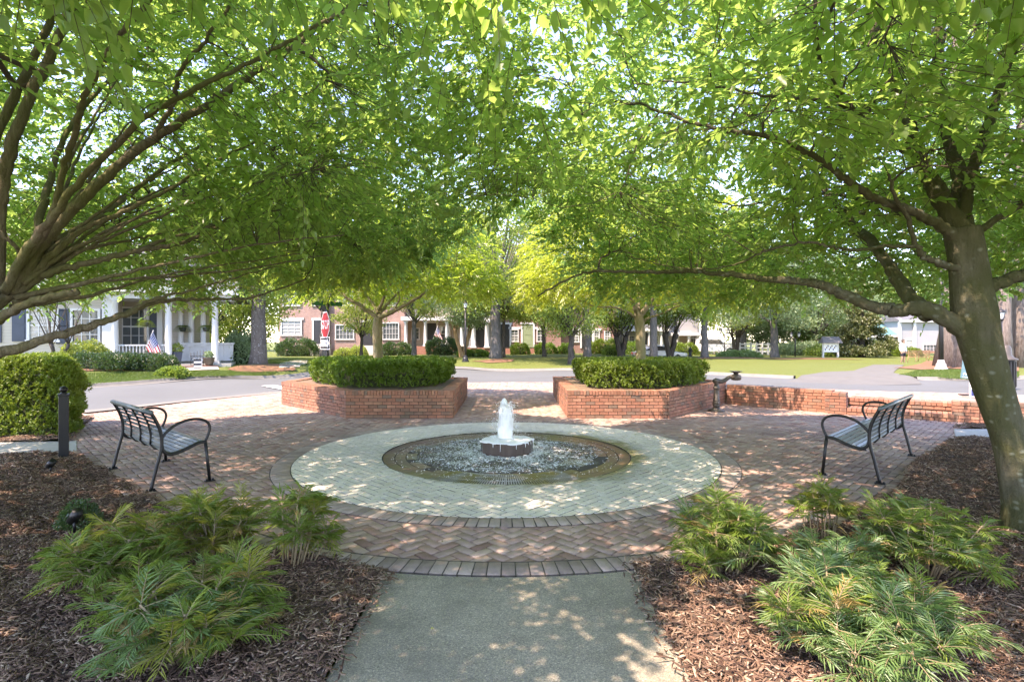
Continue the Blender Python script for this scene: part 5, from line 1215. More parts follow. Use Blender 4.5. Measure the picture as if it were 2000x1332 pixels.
t = NT('window with blinds'); p = t.objc(); sx = t.n('ShaderNodeSeparateXYZ', Vector=p); s = t.math('FRACT', t.math('MULTIPLY', sx.outputs[2], 18)); c = t.mix(t.ramp(s, [(.35, (0, 0, 0)), (.5, (1, 1, 1))]), (.12, .13, .13), (.50, .51, .5)); t.bsdf(c, .1); m_blind = t.m
m_stepc = simple('pale stone step', (.42, .39, .34), .9, .15, 4); m_stepb = simple('brick step', (.26, .13, .09), .9, .3, 8)
m_straw = simple('pine straw', (.17, .08, .037), .95, .35, 9, .9, 50, c2=(.27, .14, .075))

class House:
    def __init__(s, name, label, O, rz, cat='house', group=None):
        s.r = empty(name, O, label, cat, group, rz); s.O = Vector(O); s.rz = rz
    def lx(s, px, yin=0.0):
        c, sn = math.cos(s.rz), math.sin(s.rz); k = (px-CX)/F; ox = s.O.x-sn*yin; oy = s.O.y+c*yin
        return (k*oy-ox)/(c-k*sn)
    def lz(s, px, py, yin=0.0):
        x = s.lx(px, yin); y = s.O.y+math.sin(s.rz)*x+math.cos(s.rz)*yin; return H-(py-CY)/F*y-s.O.z
    def part(s, name, mb, mat, **k): return mb.build(name, mat, s.r, **k)
    def wall(s, x0, x1, z0, z1, mat, y=0.0, depth=8.0, name='wall'):
        mb = MB(); mb.box(((x0+x1)/2, y+depth/2, (z0+z1)/2), (x1-x0, depth, z1-z0)); return s.part(name, mb, mat)
    def roof(s, x0, x1, z, rise, mat, y=0.0, depth=8.0, ov=.4):
        mb = MB(); a = y-ov; b = y+depth+ov; m = (a+b)/2; x0 -= ov; x1 += ov
        v = [(x0, a, z), (x1, a, z), (x1, b, z), (x0, b, z), (x0, m, z+rise), (x1, m, z+rise)]; v += [(p[0], p[1], p[2]+.16) for p in v]
        mb.add(v, [(0, 3, 2, 1), (6, 7, 11, 10), (8, 9, 10, 11), (0, 1, 7, 6), (2, 3, 9, 8), (1, 2, 8, 11, 7), (3, 0, 6, 10, 9)]); rf = s.part('roof', mb, mat)
        mb = MB(); mb.box(((x0+x1)/2, a-.03, z+.02), (x1-x0, .05, .28)); mb.build('fascia', m_trim, rf)
    def window(s, x, z, w_, h, cols=3, rows=4, y=0.0, glass=None, shutters=0, lintel=False):
        mb = MB(); e = .09
        for cx, cz, sx, sz in ((0, h/2+e/2, w_+2*e, e), (0, -h/2-e/2, w_+2*e+.1, e), (-w_/2-e/2, 0, e, h), (w_/2+e/2, 0, e, h)): mb.box((x+cx, y-.05, z+cz), (sx, .12, sz))
        for i in range(1, cols): mb.box((x-w_/2+w_*i/cols, y-.03, z), (.03, .04, h-.004))
        for j in range(1, rows): mb.box((x, y-.034, z-h/2+h*j/rows), (w_-.004, .04, .07 if j*2 == rows else .028))
        f = s.part('window', mb, m_trim); g_ = MB(); g_.box((x, y-.008, z), (w_, .02, h)); g_.build('pane', glass or m_glass, f)
        if lintel: mb = MB(); mb.box((x, y-.045, z+h/2+e+.11), (w_+.55, .11, .2)); mb.build('lintel', m_trim, f)
        if shutters:
            for sg in (-1, 1):
                mb = MB(); cx = x+sg*(w_/2+e+shutters/2+.02)
                mb.box((cx, y-.03, z), (shutters, .05, h+.12))
                for zz in (-h/4, h/4): mb.box((cx, y-.062, z+zz), (shutters-.12, .02, h/2-.1))
                s.part('shutter', mb, m_shut)
    def door(s, x, z0, w_, h, mat, y=0.0, trim=True):
        mb = MB(); mb.box((x, y-.02, z0+h/2), (w_, .06, h)); mb.box((x, y-.056, z0+h*.72), (w_*.6, .02, h*.36)); mb.box((x, y-.056, z0+h*.26), (w_*.6, .02, h*.3)); d = s.part('door', mb, mat)
        if trim:
            mb = MB()
            for cx, cz, sx, sz in ((-w_/2-.08, h/2, .15, h), (w_/2+.08, h/2, .15, h), (0, h+.1, w_+.45, .2)): mb.box((x+cx, y-.04, z0+cz), (sx, .12, sz))
            mb.build('door_frame', m_trim, d)
        mb = MB(); mb.lathe([(.005, -.03), (.03, 0), (.005, .03)], (x+w_*.38, y-.08, z0+h*.47), 8); mb.build('handle', m_iron, d)
    def column(s, x, z0, z1, r, y=0.0):
        mb = MB(); mb.box((x, y, z0+.05), (r*2.7, r*2.7, .1)); mb.lathe([(r*1.2, z0+.1), (r*1.2, z0+.16), (r, z0+.2), (r, z0+(z1-z0)*.4), (r*.86, z1-.25), (r*1.05, z1-.2), (r*1.15, z1-.1)], (x, y, 0), 18); mb.box((x, y, z1-.05), (r*2.5, r*2.5, .1)); s.part('column', mb, m_trim)
    def rail(s, x0, x1, z0, h, y=0.0, st=.12):
        mb = MB(); L = x1-x0; mb.box(((x0+x1)/2, y, z0+h), (L, .08, .06)); mb.box(((x0+x1)/2, y, z0+.1), (L, .06, .05))
        n = int(L/st)
        for i in range(n): mb.box((x0+(i+.5)*L/n, y, z0+h/2+.035), (.035, .035, h-.15))
        s.part('railing', mb, m_trim)
    def steps(s, x, w_, z0, z1, n, y=0.0, mat=None, tread=.3):
        mb = MB(); rise = (z1-z0)/n
        for i in range(n): mb.box((x, y-tread*(n-i)+tread/2, (z0+z0+rise*(i+1))/2-.1), (w_, tread-.003, rise*(i+1)+.2))
        s.part('front_steps', mb, mat or m_stepc)

# left house with the wrap porch
Oh = at(212, 690, 23); Oh.z = .78; lh = House('porch_house', 'cream sided house on the left with slate shutters and a round column porch', Oh, R(23))
lh.wall(-14, 0, -.6, 3.2, m_sid, 0, 8); lh.wall(0.002, 2.9, -.6, 3.2, m_sid, 2.2, 5.8, 'porch_wall')
lh.roof(-14, 4.6, 3.2, 2.6, m_roof, 0, 8)
for px, pb in ((85, 664), (168, 669)):
    zt, zb_ = lh.lz(px, 607), lh.lz(px, pb); lh.window(lh.lx(px), (zt+zb_)/2, .86, zt-zb_, 3, 4, glass=m_blind if px == 85 else None, shutters=.46)
lh.window(lh.lx(-60), (lh.lz(85, 607)+lh.lz(85, 664))/2, .86, 1.3, 3, 4, shutters=.46)
mb = MB(); mb.box((-.02, -.03, 1.3), (.34, .3, 3.8)); lh.part('corner_board', mb, m_trim)
zt, zb_ = lh.lz(262, 603, 2.2), lh.lz(262, 673, 2.2); lh.window(lh.lx(264, 2.2), (zt+zb_)/2, .95, zt-zb_, 3, 4, 2.2, shutters=.4)
mb = MB(); mb.box((lh.lx(313, 2.2), 2.15, 1.35), (.22, .2, 3.6)); lh.part('corner_board', mb, m_trim)
mb = MB(); mb.box((2.25, .95, -.16), (4.9, 2.7, .22)); lh.part('porch_floor', mb, m_conc)
mb = MB(); mb.box((2.25, .95, -.45), (4.7, 2.5, .4)); lh.part('porch_base', mb, m_stepb)
ctop = 2.82
for px in (224, 329, 420): lh.column(lh.lx(px, -.1), -.05, ctop, .14, -.1)
mb = MB(); mb.box((2.25, -.1, ctop+.2), (4.9, .3, .4)); mb.box((4.55, 1.1, ctop+.2), (.3, 2.4, .4)); lh.part('porch_beam', mb, m_trim)
mb = MB(); mb.box((2.3, 1.0, ctop+.02), (4.5, 2.3, .04)); lh.part('porch_ceiling', mb, m_trim)
for px in (353, 373, 397): lh.column(lh.lx(px, 2.1), lh.lz(px, 677, 2.1), ctop, .12, 2.1)
xa, xb = lh.lx(345, 2.1), 4.6; mb = MB(); mb.box(((xa+xb)/2, 2.1, .42), (xb-xa, .16, .82)); mb.box(((xa+xb)/2, 2.1, .86), (xb-xa+.1, .3, .08))
for q in (.2, .5, .8): mb.box((xa+(xb-xa)*q, 2.0, .42), (.1, .06, .76))
lh.part('half_wall', mb, m_trim)
lh.rail(lh.lx(230, -.1), lh.lx(322, -.1), .0, .8, -.1)
lh.steps(lh.lx(385, -.4), 1.7, -.55, -.12, 2, -.42, m_stepb)
WL = lambda x, y, z: Vector(lh.O)+Vector((x*math.cos(lh.rz)-y*math.sin(lh.rz), x*math.sin(lh.rz)+y*math.cos(lh.rz), z))
# flag, ferns and pots on the porch
m_red = simple('flag red', (.45, .03, .04), .8, .1); m_wht = simple('flag white', (.75, .74, .72), .8, .05); m_blu = simple('flag blue', (.03, .05, .17), .8, .1)
def us_flag(label, O, hoist, fly, ang, pole_len):
    root = empty('flag', O, label, 'flag', 'national flags on the porches', ang); pl = MB(); d = Vector((.35, 0, .94)).normalized(); pl.tube([d*-.1, d*pole_len], .016, 8); pl.lathe([(.0, -.03), (.03, 0), (0, .03)], tuple(d*pole_len), 8); pl.build('pole', m_trim, root)
    mb = MB(); nu, nv = 26, 26; vs = []; fs = []; mi = []
    a = d*pole_len*.98; drop = Vector((.32, 0, -.95)).normalized()
    for i in range(nu+1):
        for j in range(nv+1):
            u, v = i/nu, j/nv; p = a-d*(hoist*v*(1-.25*u))+drop*(fly*u)+Vector((.07*u*math.sin(v*9), .11*math.sin(v*11+u*2)*(.3+u*.7), 0)); vs.append(p)
    mb.add(vs, [])
    for i in range(nu):
        for j in range(nv):
            u, v = (i+.5)/nu, (j+.5)/nv; can = u < .42 and v < 7/13
            if can: m_i = 2 if not (i % 2 == 1 and j % 2 == 1) else 1
            else: m_i = 0 if int(v*13) % 2 == 0 else 1
            mb.f.append([i*(nv+1)+j, (i+1)*(nv+1)+j, (i+1)*(nv+1)+j+1, i*(nv+1)+j+1]); mb.mi.append(m_i); mb.sm.append(True)
    mb.build('cloth', [m_red, m_wht, m_blu], root)
us_flag('stars and stripes flag slanting from the left house porch', WL(lh.lx(283, -.2), -.25, .55), .75, 1.25, R(15), .95)
def fern(label, O, s=1.0):
    root = empty('hanging_fern', O, label, 'plant', 'hanging ferns on the porch'); mb = MB(); mb.lathe([(.02, -.18), (.12, -.16), (.16, 0), (.15, 0)], n=12); mb.tube([(0, 0, 0), (0, 0, .6)], .006, 5); mb.build('basket', m_door, root)
    P, D, N = [], [], []
    for i in range(60):
        a = random.uniform(0, 6.28); L = random.uniform(.25, .45)*s
        for k in range(14):
            t_ = k/14; p = Vector((math.cos(a)*L*t_, math.sin(a)*L*t_, .08+.28*t_-.6*t_*t_)); sd2 = Vector((-math.sin(a), math.cos(a), 0))
            for sg in (-1, 1): P.append(p); D.append(sd2*sg+Vector((math.cos(a), math.sin(a), -.3))*.5); N.append((0, 0, 1))
    P, D, N = (np.array([tuple(q) for q in z]) for z in (P, D, N)); link('fronds', leaf_mesh('fern', P, D, N, .07, .018), m_mahon, root)
fern('hanging fern before the porch window left of the flag', WL(lh.lx(284, -.1), -.1, lh.lz(284, 630, -.1)), 1.0)
fern('hanging fern between the left pair of half wall columns', WL(lh.lx(357, 1.6), 1.6, lh.lz(357, 640, 1.6)), 1.1)
fern('hanging fern beside the rightmost porch column', WL(lh.lx(403, .3), .3, lh.lz(403, 640, .3)), 1.0)
r_ = empty('urn', WL(lh.lx(408, -.55), -.55, -.5), 'dark footed urn of flowers by the rightmost porch column', 'urn'); mb = MB(); mb.lathe([(.16, 0), (.16, .08), (.07, .12), (.06, .3), (.1, .36), (.2, .55), (.24, .72), (.26, .75), (.2, .74)], n=16); mb.build('pot', m_iron, r_)
P = unit(220)*.16+[0, 0, .85]; link('flowers', leaf_mesh('flowers', P, unit(220)+[0, 0, .5], unit(220), .1, .05), m_lf_blue, r_)
r_ = empty('garden_gate', WL(lh.lx(394, -.5), -.5, -.1), 'small black iron scroll gate panel on the porch step', 'gate', rz=lh.rz); mb = MB()
for i in range(8): x = -.42+i*.12; mb.tube([(x, 0, 0), (x, 0, .55+.12*math.sin(i/7*math.pi))], .011, 5)
for z in (.1, .42): mb.tube([(-.46, 0, z), (.46, 0, z)], .012, 5)
for i in range(3):
    c_ = (-.3+i*.3, 0, .27); mb.tube([(c_[0]+.09*math.cos(a), 0, c_[2]+.09*math.sin(a)) for a in np.linspace(0, 6.2, 14)], .009, 5)
mb.build('ironwork', m_steel, r_)
r_ = empty('flower_pot', WL(lh.lx(346, .1), .1, -.05), 'dark square planter pot on the porch behind the clipped hedge', 'pot'); mb = MB(); mb.lathe([(.17, 0), (.24, .5), (.25, .55), (.2, .54)], n=4, sm=False); mb.build('pot', m_shut, r_)
link('flowers', leaf_mesh('flowers', unit(260)*.2+[0, 0, .68], unit(260)+[0, 0, .6], unit(260), .12, .05), m_lf_lt, r_)
r_ = empty('garden_flag', WL(lh.lx(387, -1.4), -1.4, -.62), 'little black and white garden flag on a wire stand', 'garden flag', rz=lh.rz); mb = MB(); mb.tube([(.14, 0, 0), (.14, 0, .85), (-.17, 0, .85)], .01, 5); mb.build('stand', m_wht, r_)
mb = MB()
for i in range(5): mb.box((-.02, 0, .78-i*.09), (.28, .008, .088), mi=i % 2)
mb.build('cloth', [m_door, m_wht], r_)
r_ = empty('meter_box', tuple(hit(283, 722, 15, 24)), 'small grey box light at the straw bed edge', 'ground light'); mb = MB(); mb.box((0, 0, .1), (.22, .18, .2)); mb.box((0, -.05, .22), (.26, .1, .05)); mb.build('housing', m_shut, r_, bevel=.01)

# brick townhouses across the street (facade plane about 50 m away)
YT = 50
def thouse(name, label, px0, px1, Y, wallm, zw=7.2, roofm=None, group='townhouses across the street', depth=9, rise=2.6):
    x0, x1 = (px0-CX)/F*Y, (px1-CX)/F*Y; xc = (x0+x1)/2; h = House(name, label, (xc, Y, gz(xc, Y)-.1), 0, group=group)
    h.wall(x0-xc, x1-xc, -.4, zw, wallm, 0, depth); h.roof(x0-xc, x1-xc, zw, rise, roofm or m_roof, 0, depth, .3); return h
def winpx(h, x0, x1, y0, y1, cols=3, rows=3, y=0.0, **k):
    zt, zb_ = h.lz((x0+x1)/2, y0, y), h.lz((x0+x1)/2, y1, y); xa, xb = h.lx(x0, y), h.lx(x1, y); h.window((xa+xb)/2, (zt+zb_)/2, xb-xa-.18, zt-zb_-.18, cols, rows, y, **k)
h = thouse('brick_townhouse', 'rose brick townhouse with a wide white window, left of the stop sign', 545, 640, YT, m_hb)
winpx(h, 549, 590, 625, 656, 3, 4, glass=m_blind, lintel=True); winpx(h, 552, 588, 560, 598, 3, 4); winpx(h, 610, 630, 560, 598, 2, 4)
h.door(h.lx(624), h.lz(624, 672), 1.0, 2.2, m_door); h.steps(h.lx(630), 1.6, .1, h.lz(624, 672), 6, 0)
h = thouse('brick_townhouse', 'rose brick townhouse with two bow windows, behind the left planter tree', 641, 790, YT+.4, m_hb)
winpx(h, 655, 692, 634, 664, 5, 3); winpx(h, 747, 780, 630, 664, 5, 3); winpx(h, 660, 690, 560, 598, 3, 4); winpx(h, 748, 778, 560, 598, 3, 4)
h.door(h.lx(720), h.lz(720, 675), 1.1, 2.2, m_door); h.steps(h.lx(722), 1.8, .1, h.lz(720, 675), 6, 0)
h = thouse('porch_townhouse', 'tan sided townhouse with a deep shaded porch and white posts', 791, 905, YT+1.5, m_tan)
hf = h.lz(830, 676); 
for px in (793, 831, 873, 902): h.column(h.lx(px, -1.9), hf, h.lz(px, 627, -1.9), .16, -1.9)
mb = MB(); mb.box((0, -1.0, hf-.25), (5.2, 2.2, .5)); h.part('porch_floor', mb, m_stepb); mb = MB(); mb.box((0, -1.0, h.lz(831, 624)), (5.5, 2.4, .35)); h.part('porch_roof', mb, m_trim)
winpx(h, 803, 820, 640, 664, 2, 3); winpx(h, 858, 880, 636, 668, 2, 4); h.door(h.lx(842), hf, 1.0, 2.2, m_door); h.steps(h.lx(820, -2.1), 1.6, .1, hf, 5, -2.1, m_stepb); winpx(h, 800, 825, 560, 598, 3, 4); winpx(h, 860, 885, 560, 598, 3, 4)
us_flag('small stars and stripes flag on the tan townhouse porch', (h.O.x+h.lx(845, -2.2), h.O.y-2.2, h.O.z+h.lz(845, 664)), .9, 1.2, R(10), 1.4)
h = thouse('white_townhouse', 'white sided townhouse with a two storey framed entrance', 906, 976, YT+1, m_sidw)
hf = h.lz(940, 679)
for px in (925, 951): h.column(h.lx(px, -1.4), hf, h.lz(px, 628, -1.4), .2, -1.4)
mb = MB(); mb.box((h.lx(938), -.75, hf-.2), (2.2, 1.6, .4)); h.part('porch_floor', mb, m_stepb); mb = MB(); mb.box((h.lx(938), -.75, h.lz(938, 625)), (2.5, 1.8, .5)); h.part('porch_roof', mb, m_trim)
h.door(h.lx(936), hf, 1.5, 2.3, m_door); winpx(h, 911, 924, 640, 668, 2, 3); winpx(h, 962, 974, 640, 668, 2, 3); h.rail(h.lx(912, -1.4), h.lx(924, -1.4), hf, .8, -1.4); winpx(h, 925, 950, 565, 600, 3, 4)
h = thouse('brick_townhouse', 'red brick townhouse with a sage green door right of the thick oak', 977, 1096, YT+2, m_hb2)
winpx(h, 997, 1013, 643, 668, 2, 4, lintel=True); winpx(h, 1048, 1064, 643, 668, 2, 4, lintel=True); winpx(h, 997, 1013, 575, 605, 2, 4); winpx(h, 1048, 1064, 575, 605, 2, 4)
h.door(h.lx(1031), h.lz(1031, 678), 1.0, 2.2, m_doorg); h.steps(h.lx(1000), 1.5, -.1, .6, 5, -2.5, m_stepb); h.steps(h.lx(1034), 1.5, -.1, .6, 5, -2.5, m_stepb); h.door(h.lx(985), h.lz(985, 678), 1.0, 2.2, m_door)
h = thouse('brick_townhouse', 'red brick townhouse with narrow white windows behind the grey street trunk', 1097, 1205, YT+3, m_hb2)
winpx(h, 1118, 1131, 643, 669, 2, 4, lintel=True); winpx(h, 1159, 1171, 646, 668, 2, 4, lintel=True); winpx(h, 1118, 1131, 580, 606, 2, 4); winpx(h, 1180, 1192, 646, 668, 2, 4); h.door(h.lx(1146), h.lz(1146, 680), 1.0, 2.2, m_door); h.steps(h.lx(1084), 1.4, -.1, .5, 4, -3, m_stepb)
h = thouse('white_townhouse', 'white house with low porch behind the dark multi stemmed tree', 1206, 1300, 60, m_sidw, 6.0)
hf = h.lz(1250, 688)
for px in (1220, 1245, 1268, 1292): h.column(h.lx(px, -1.6), hf, h.lz(px, 648, -1.6), .15, -1.6)
mb = MB(); mb.box((0, -.9, h.lz(1250, 645)), (5.4, 2.0, .3)); h.part('porch_roof', mb, m_trim); winpx(h, 1226, 1240, 655, 678, 2, 4); winpx(h, 1272, 1286, 655, 678, 2, 4); h.door(h.lx(1256), hf, 1.1, 2.2, m_door); h.rail(h.lx(1222, -1.6), h.lx(1290, -1.6), hf, .8, -1.6)
h = thouse('white_townhouse', 'white house with a bright porch, left of the white off road car', 1305, 1366, 62, m_sidw, 5.0)
hf = h.lz(1330, 686)
for px in (1322, 1345, 1363): h.column(h.lx(px, -1.6), hf, h.lz(px, 656, -1.6), .17, -1.6)
mb = MB(); mb.box((0, -.9, h.lz(1335, 653)), (3.8, 2.0, .35)); h.part('porch_roof', mb, m_trim); winpx(h, 1348, 1360, 660, 680, 2, 3); h.door(h.lx(1336), hf, 1.1, 2.1, m_tan); mb = MB(); mb.box((.6, -1.0, hf-.5), (3.0, 2.0, 1.0)); h.part('porch_base', mb, m_stepb)
# white house with teal roof on the right
Ow = at(1775, 692, 76); Ow.z = gz(Ow.x, Ow.y)-.1; wh = House('white_house', 'white house with a teal metal roof and dark shutters beyond the lawn', Ow, 0)
xa, xb, xc_ = wh.lx(1700), wh.lx(1752), wh.lx(1850); wh.wall(xa, xb, -.5, wh.lz(1720, 657), m_sidw, 0, 8); wh.roof(xa, xb, wh.lz(1720, 657), 2.2, m_teal, 0, 8, .3)
wh.wall(xb+.003, xc_, -.5, wh.lz(1790, 628), m_sidw, -.6, 9, 'main_wall'); wh.roof(xb, xc_, wh.lz(1790, 628), 2.0, m_roof, -.6, 9, .4)
zt, zb_ = wh.lz(1715, 671), wh.lz(1715, 686)
for px in (1716, 1738): wh.window(wh.lx(px), (zt+zb_)/2+.15, .75, 1.3, 2, 4, glass=m_blind, shutters=.3)
wh.window(wh.lx(1775, -.6), (zt+zb_)/2+.3, .9, 1.5, 2, 4, -.6, glass=m_blind); 
for px in (1757, 1786): mb = MB(); mb.box((wh.lx(px, -.7), -.72, 2.3), (.35, .2, 5.2)); wh.part('pilaster', mb, m_trim)
wh.window(wh.lx(1816, -.6), wh.lz(1816, 684, -.6), 1.9, 1.5, 4, 3, -.6); mb = MB(); mb.box((wh.lx(1820, -1), -1.3, -.1), (3.5, 1.4, .9)); wh.part('brick_base', mb, m_stepb)
# ------------------------------------------------------------------ hedges and shrubs of the gardens
def sh(px, py, Y, w_, h, label, mat, n=2500, ls=(.07, .12), d=None, boxy=2.4, name='shrub'):
    b = on(px, Y) if Y else hit(px, py); b.z -= .05
    return shrub(name, label, tuple(b), (w_/2, (d or w_)/2, h), n, mat, ls, boxy=boxy, group='garden shrubs across the street')
sh(190, 716, 20.4, 2.3, .62, 'dark clipped hedge mass left of the porch railing', m_dkshrub, 7000, (.05, .08), 1.0, 3, 'hedge')
sh(243, 714, 21.0, 1.5, .66, 'dark clipped shrub in front of the left porch column', m_dkshrub, 5000, (.05, .08), 1.0, 3, 'hedge')
sh(302, 714, 21.4, 1.6, .72, 'dark rounded clipped shrub under the slanting flag', m_dkshrub, 6000, (.05, .08), 1.1, 3, 'hedge')
sh(338, 722, 20.4, 1.1, .36, 'low feathery plant at the corner of the porch hedge', m_mahon, 2500, (.08, .14), .8)
sh(165, 712, 21.3, 1.7, 1.0, 'pale flowering shrub under the second shuttered window', m_lf_lt, 3500, (.08, .13))
sh(470, 705, 27.5, 1.7, 1.6, 'open leafed shrub left of the lichen spotted tree', m_lf_blue, 3500, (.10, .16))
sh(582, 694, 46, 3.6, 1.5, 'long clipped hedge under the wide white window', m_dkshrub, 6000, (.1, .16), 1.4, 3.2, 'hedge')
sh(700, 690, 47, 1.6, .9, 'small light shrub beside the bow window steps', m_lf_lt, 1800, (.1, .16))
sh(672, 690, 47, 1.6, .7, 'low light shrub under the left bow window', m_lf_lt, 1600, (.1, .16))
sh(775, 690, 47, 3.0, 1.15, 'dark hedge under the right bow window', m_dkshrub, 4500, (.1, .16), 1.3, 3.2, 'hedge')
sh(865, 691, 46, 2.9, 1.5, 'dark block hedge before the tan porch', m_dkshrub, 5000, (.1, .16), 1.4, 3.2, 'hedge')
sh(925, 697, 42, 2.6, .55, 'low spreading hedge behind the lamp post', m_hedge, 4000, (.08, .14), 1.5, 3, 'hedge')
sh(1016, 692, 46, 1.7, 1.0, 'bright clipped shrub under the left red brick window', m_hedge_y, 3000, (.09, .14), 1.2, 3)
sh(1066, 692, 46, 2.0, .95, 'green clipped shrub under the right red brick window', m_hedge, 3000, (.09, .14), 1.2, 3)
sh(1105, 692, 46, 1.4, .9, 'small rounded shrub before the narrow windows', m_hedge, 2400, (.09, .14))
sh(1183, 694, 47, 3.2, 1.3, 'bright topped clipped hedge behind the grey trunk', m_hedge_y, 5000, (.1, .15), 1.4, 3, 'hedge')
sh(1193, 697, 44, 1.5, .75, 'yellow green low shrub at the straw bed', m_hedge_y, 2000, (.09, .14))
sh(1236, 694, 50, 1.9, 1.2, 'clipped shrub left of the silver car', m_hedge, 2600, (.1, .15))
sh(1336, 696, 52, 2.8, 1.2, 'yellow topped clipped hedge before the bright porch', m_hedge_y, 4000, (.1, .15), 1.5, 3, 'hedge')
sh(1443, 699, 44, 3.6, .6, 'low dark spreading shrub at the lawn edge below the rail fence', m_mahon_b, 4500, (.09, .15), 2.0)
sh(1722, 706, 52, 2.7, 1.5, 'bright green bush beside the magnolia', m_lf_mid, 4000, (.1, .16))
sh(1745, 707, 50, 2.6, .85, 'yellow green clipped mound before the white house', m_hedge_y, 3500, (.1, .16))
sh(1778, 707, 50, 1.6, .8, 'yellow green clipped mound right of the person', m_hedge_y, 2600, (.1, .16))
sh(1620, 702, 50, 4.0, 1.1, 'dark undergrowth behind the roofed notice board', m_lf_mid, 4000, (.12, .2))
sh(1570, 700, 54, 5.0, 1.3, 'dark undergrowth left of the notice board', m_lf_blue, 4500, (.14, .24))

m_drive = simple('worn brick driveway', (.115, .112, .098), .9, .25, 2, .3, 40)
# ------------------------------------------------------------------ straw beds, walks, driveway
def bedpx(name, pts, mat, dz=.03, Y=None, st=.5): return patch(name, [hit(*p) for p in pts], mat, dz, st)
bedpx('straw_bed', [(445, 722), (470, 714), (520, 711), (575, 716), (578, 724), (520, 727), (460, 727)], m_straw)
bedpx('straw_bed', [(150, 722), (240, 719), (345, 721), (355, 726), (250, 724.5), (150, 727)], m_straw)
bedpx('straw_bed', [(920, 706), (970, 701.5), (1005, 703), (1000, 707), (950, 709.5)], m_straw)
bedpx('straw_bed', [(1745, 719), (1800, 711), (1870, 704), (1990, 716), (1990, 726), (1860, 721), (1800, 723)], m_straw)
bedpx('straw_bed', [(1210, 703), (1400, 698.5), (1560, 700), (1690, 703.5), (1560, 702), (1400, 701)], m_straw)
bedpx('garden_walk', [(548, 709), (575, 704.5), (600, 704.5), (600, 709), (585, 718), (545, 719)], m_conc)
bedpx('porch_walk', [(362, 719), (425, 717), (428, 723), (370, 724.5)], m_conc)
def drive_z(x, y):
    X_, Y_ = np.array([x]), np.array([y]); d = float(dist_poly(X_, Y_, road_poly)[0]); s_ = d if inpoly(X_, Y_, road_poly)[0] else -d
    return gz(x, y)-.10*min(1, max(0, (s_+.6)/.9))
patch('brick_driveway', [hit(*p) for p in [(1705, 713), (1766, 713), (1745, 729), (1790, 737), (1800, 746), (1690, 748), (1530, 742), (1565, 734), (1610, 727), (1668, 725)]], m_drive, .022, .3, zf=drive_z)
# short grass along the near lawns
def grass(name, pts, n, h):
    poly = [(p.x, p.y) for p in [hit(*q) for q in pts]]; P = np.array(poly); X = RNG.uniform(P[:, 0].min(), P[:, 0].max(), n*4); Y = RNG.uniform(P[:, 1].min(), P[:, 1].max(), n*4)
    k = inpoly(X, Y, poly); X, Y = X[k][:n], Y[k][:n]; m = len(X); Z = g(X, Y)
    a = RNG.uniform(0, 6.28, m); w_ = .012; hh = h*RNG.uniform(.5, 1.2, m); bx = RNG.normal(0, .03, (m, 2))
    V = np.stack([np.c_[X-w_*np.cos(a), Y-w_*np.sin(a), Z-.01], np.c_[X+w_*np.cos(a), Y+w_*np.sin(a), Z-.01], np.c_[X+bx[:, 0], Y+bx[:, 1], Z+hh]], 1).reshape(-1, 3)
    setp(link(name, np_mesh(name, V, np.arange(m*3).reshape(-1, 3)), m_blade), kind='stuff')
m_blade = leafmat('grass blades', (.065, .115, .02), (.11, .165, .035), (.2, .32, .05), .3, .03, .5)
grass('grass', [(150, 752), (300, 742), (440, 734), (540, 730), (540, 724), (440, 725), (300, 728), (150, 730)], 26000, .06)
grass('grass', [(440, 723), (590, 722), (620, 700), (560, 699), (440, 708)], 9000, .07)
grass('grass', [(1755, 733), (1880, 740), (1990, 736), (1990, 727), (1870, 723), (1790, 724)], 14000, .06)

# ------------------------------------------------------------------ street furniture
m_signred = simple('stop sign red', (.55, .025, .03), .4, .06, 3); m_signw = simple('sign white', (.80, .80, .80), .45, .03, 3); m_blk = simple('black sign metal', (.015, .015, .016), .45, .2, 6); m_green = simple('street sign green', (.02, .16, .09), .4, .1, 3)
def text(name, body, size, loc, mat, parent, sx=1.0, rot=(R(90), 0, 0), ext=.002):
    c = bpy.data.curves.new(name, 'FONT'); c.resolution_u = 4; c.body = body; c.size = size; c.align_x = 'CENTER'; c.align_y = 'CENTER'; c.extrude = ext; c.materials.append(mat)
    o = bpy.data.objects.new(name, c); COL.objects.link(o); bpy.context.view_layer.update(); me = bpy.data.meshes.new_from_object(o.evaluated_get(bpy.context.evaluated_depsgraph_get())); bpy.data.objects.remove(o); o = bpy.data.objects.new(name, me); COL.objects.link(o); o.parent = parent; o.location = loc; o.rotation_euler = rot; o.scale = (sx, 1, 1); return o
b = at(637, 700, 16.9); ss = empty('stop_sign', (b.x, b.y, -.02), 'red octagonal stop sign turned partly away behind the left planter', 'sign', rz=R(-54))
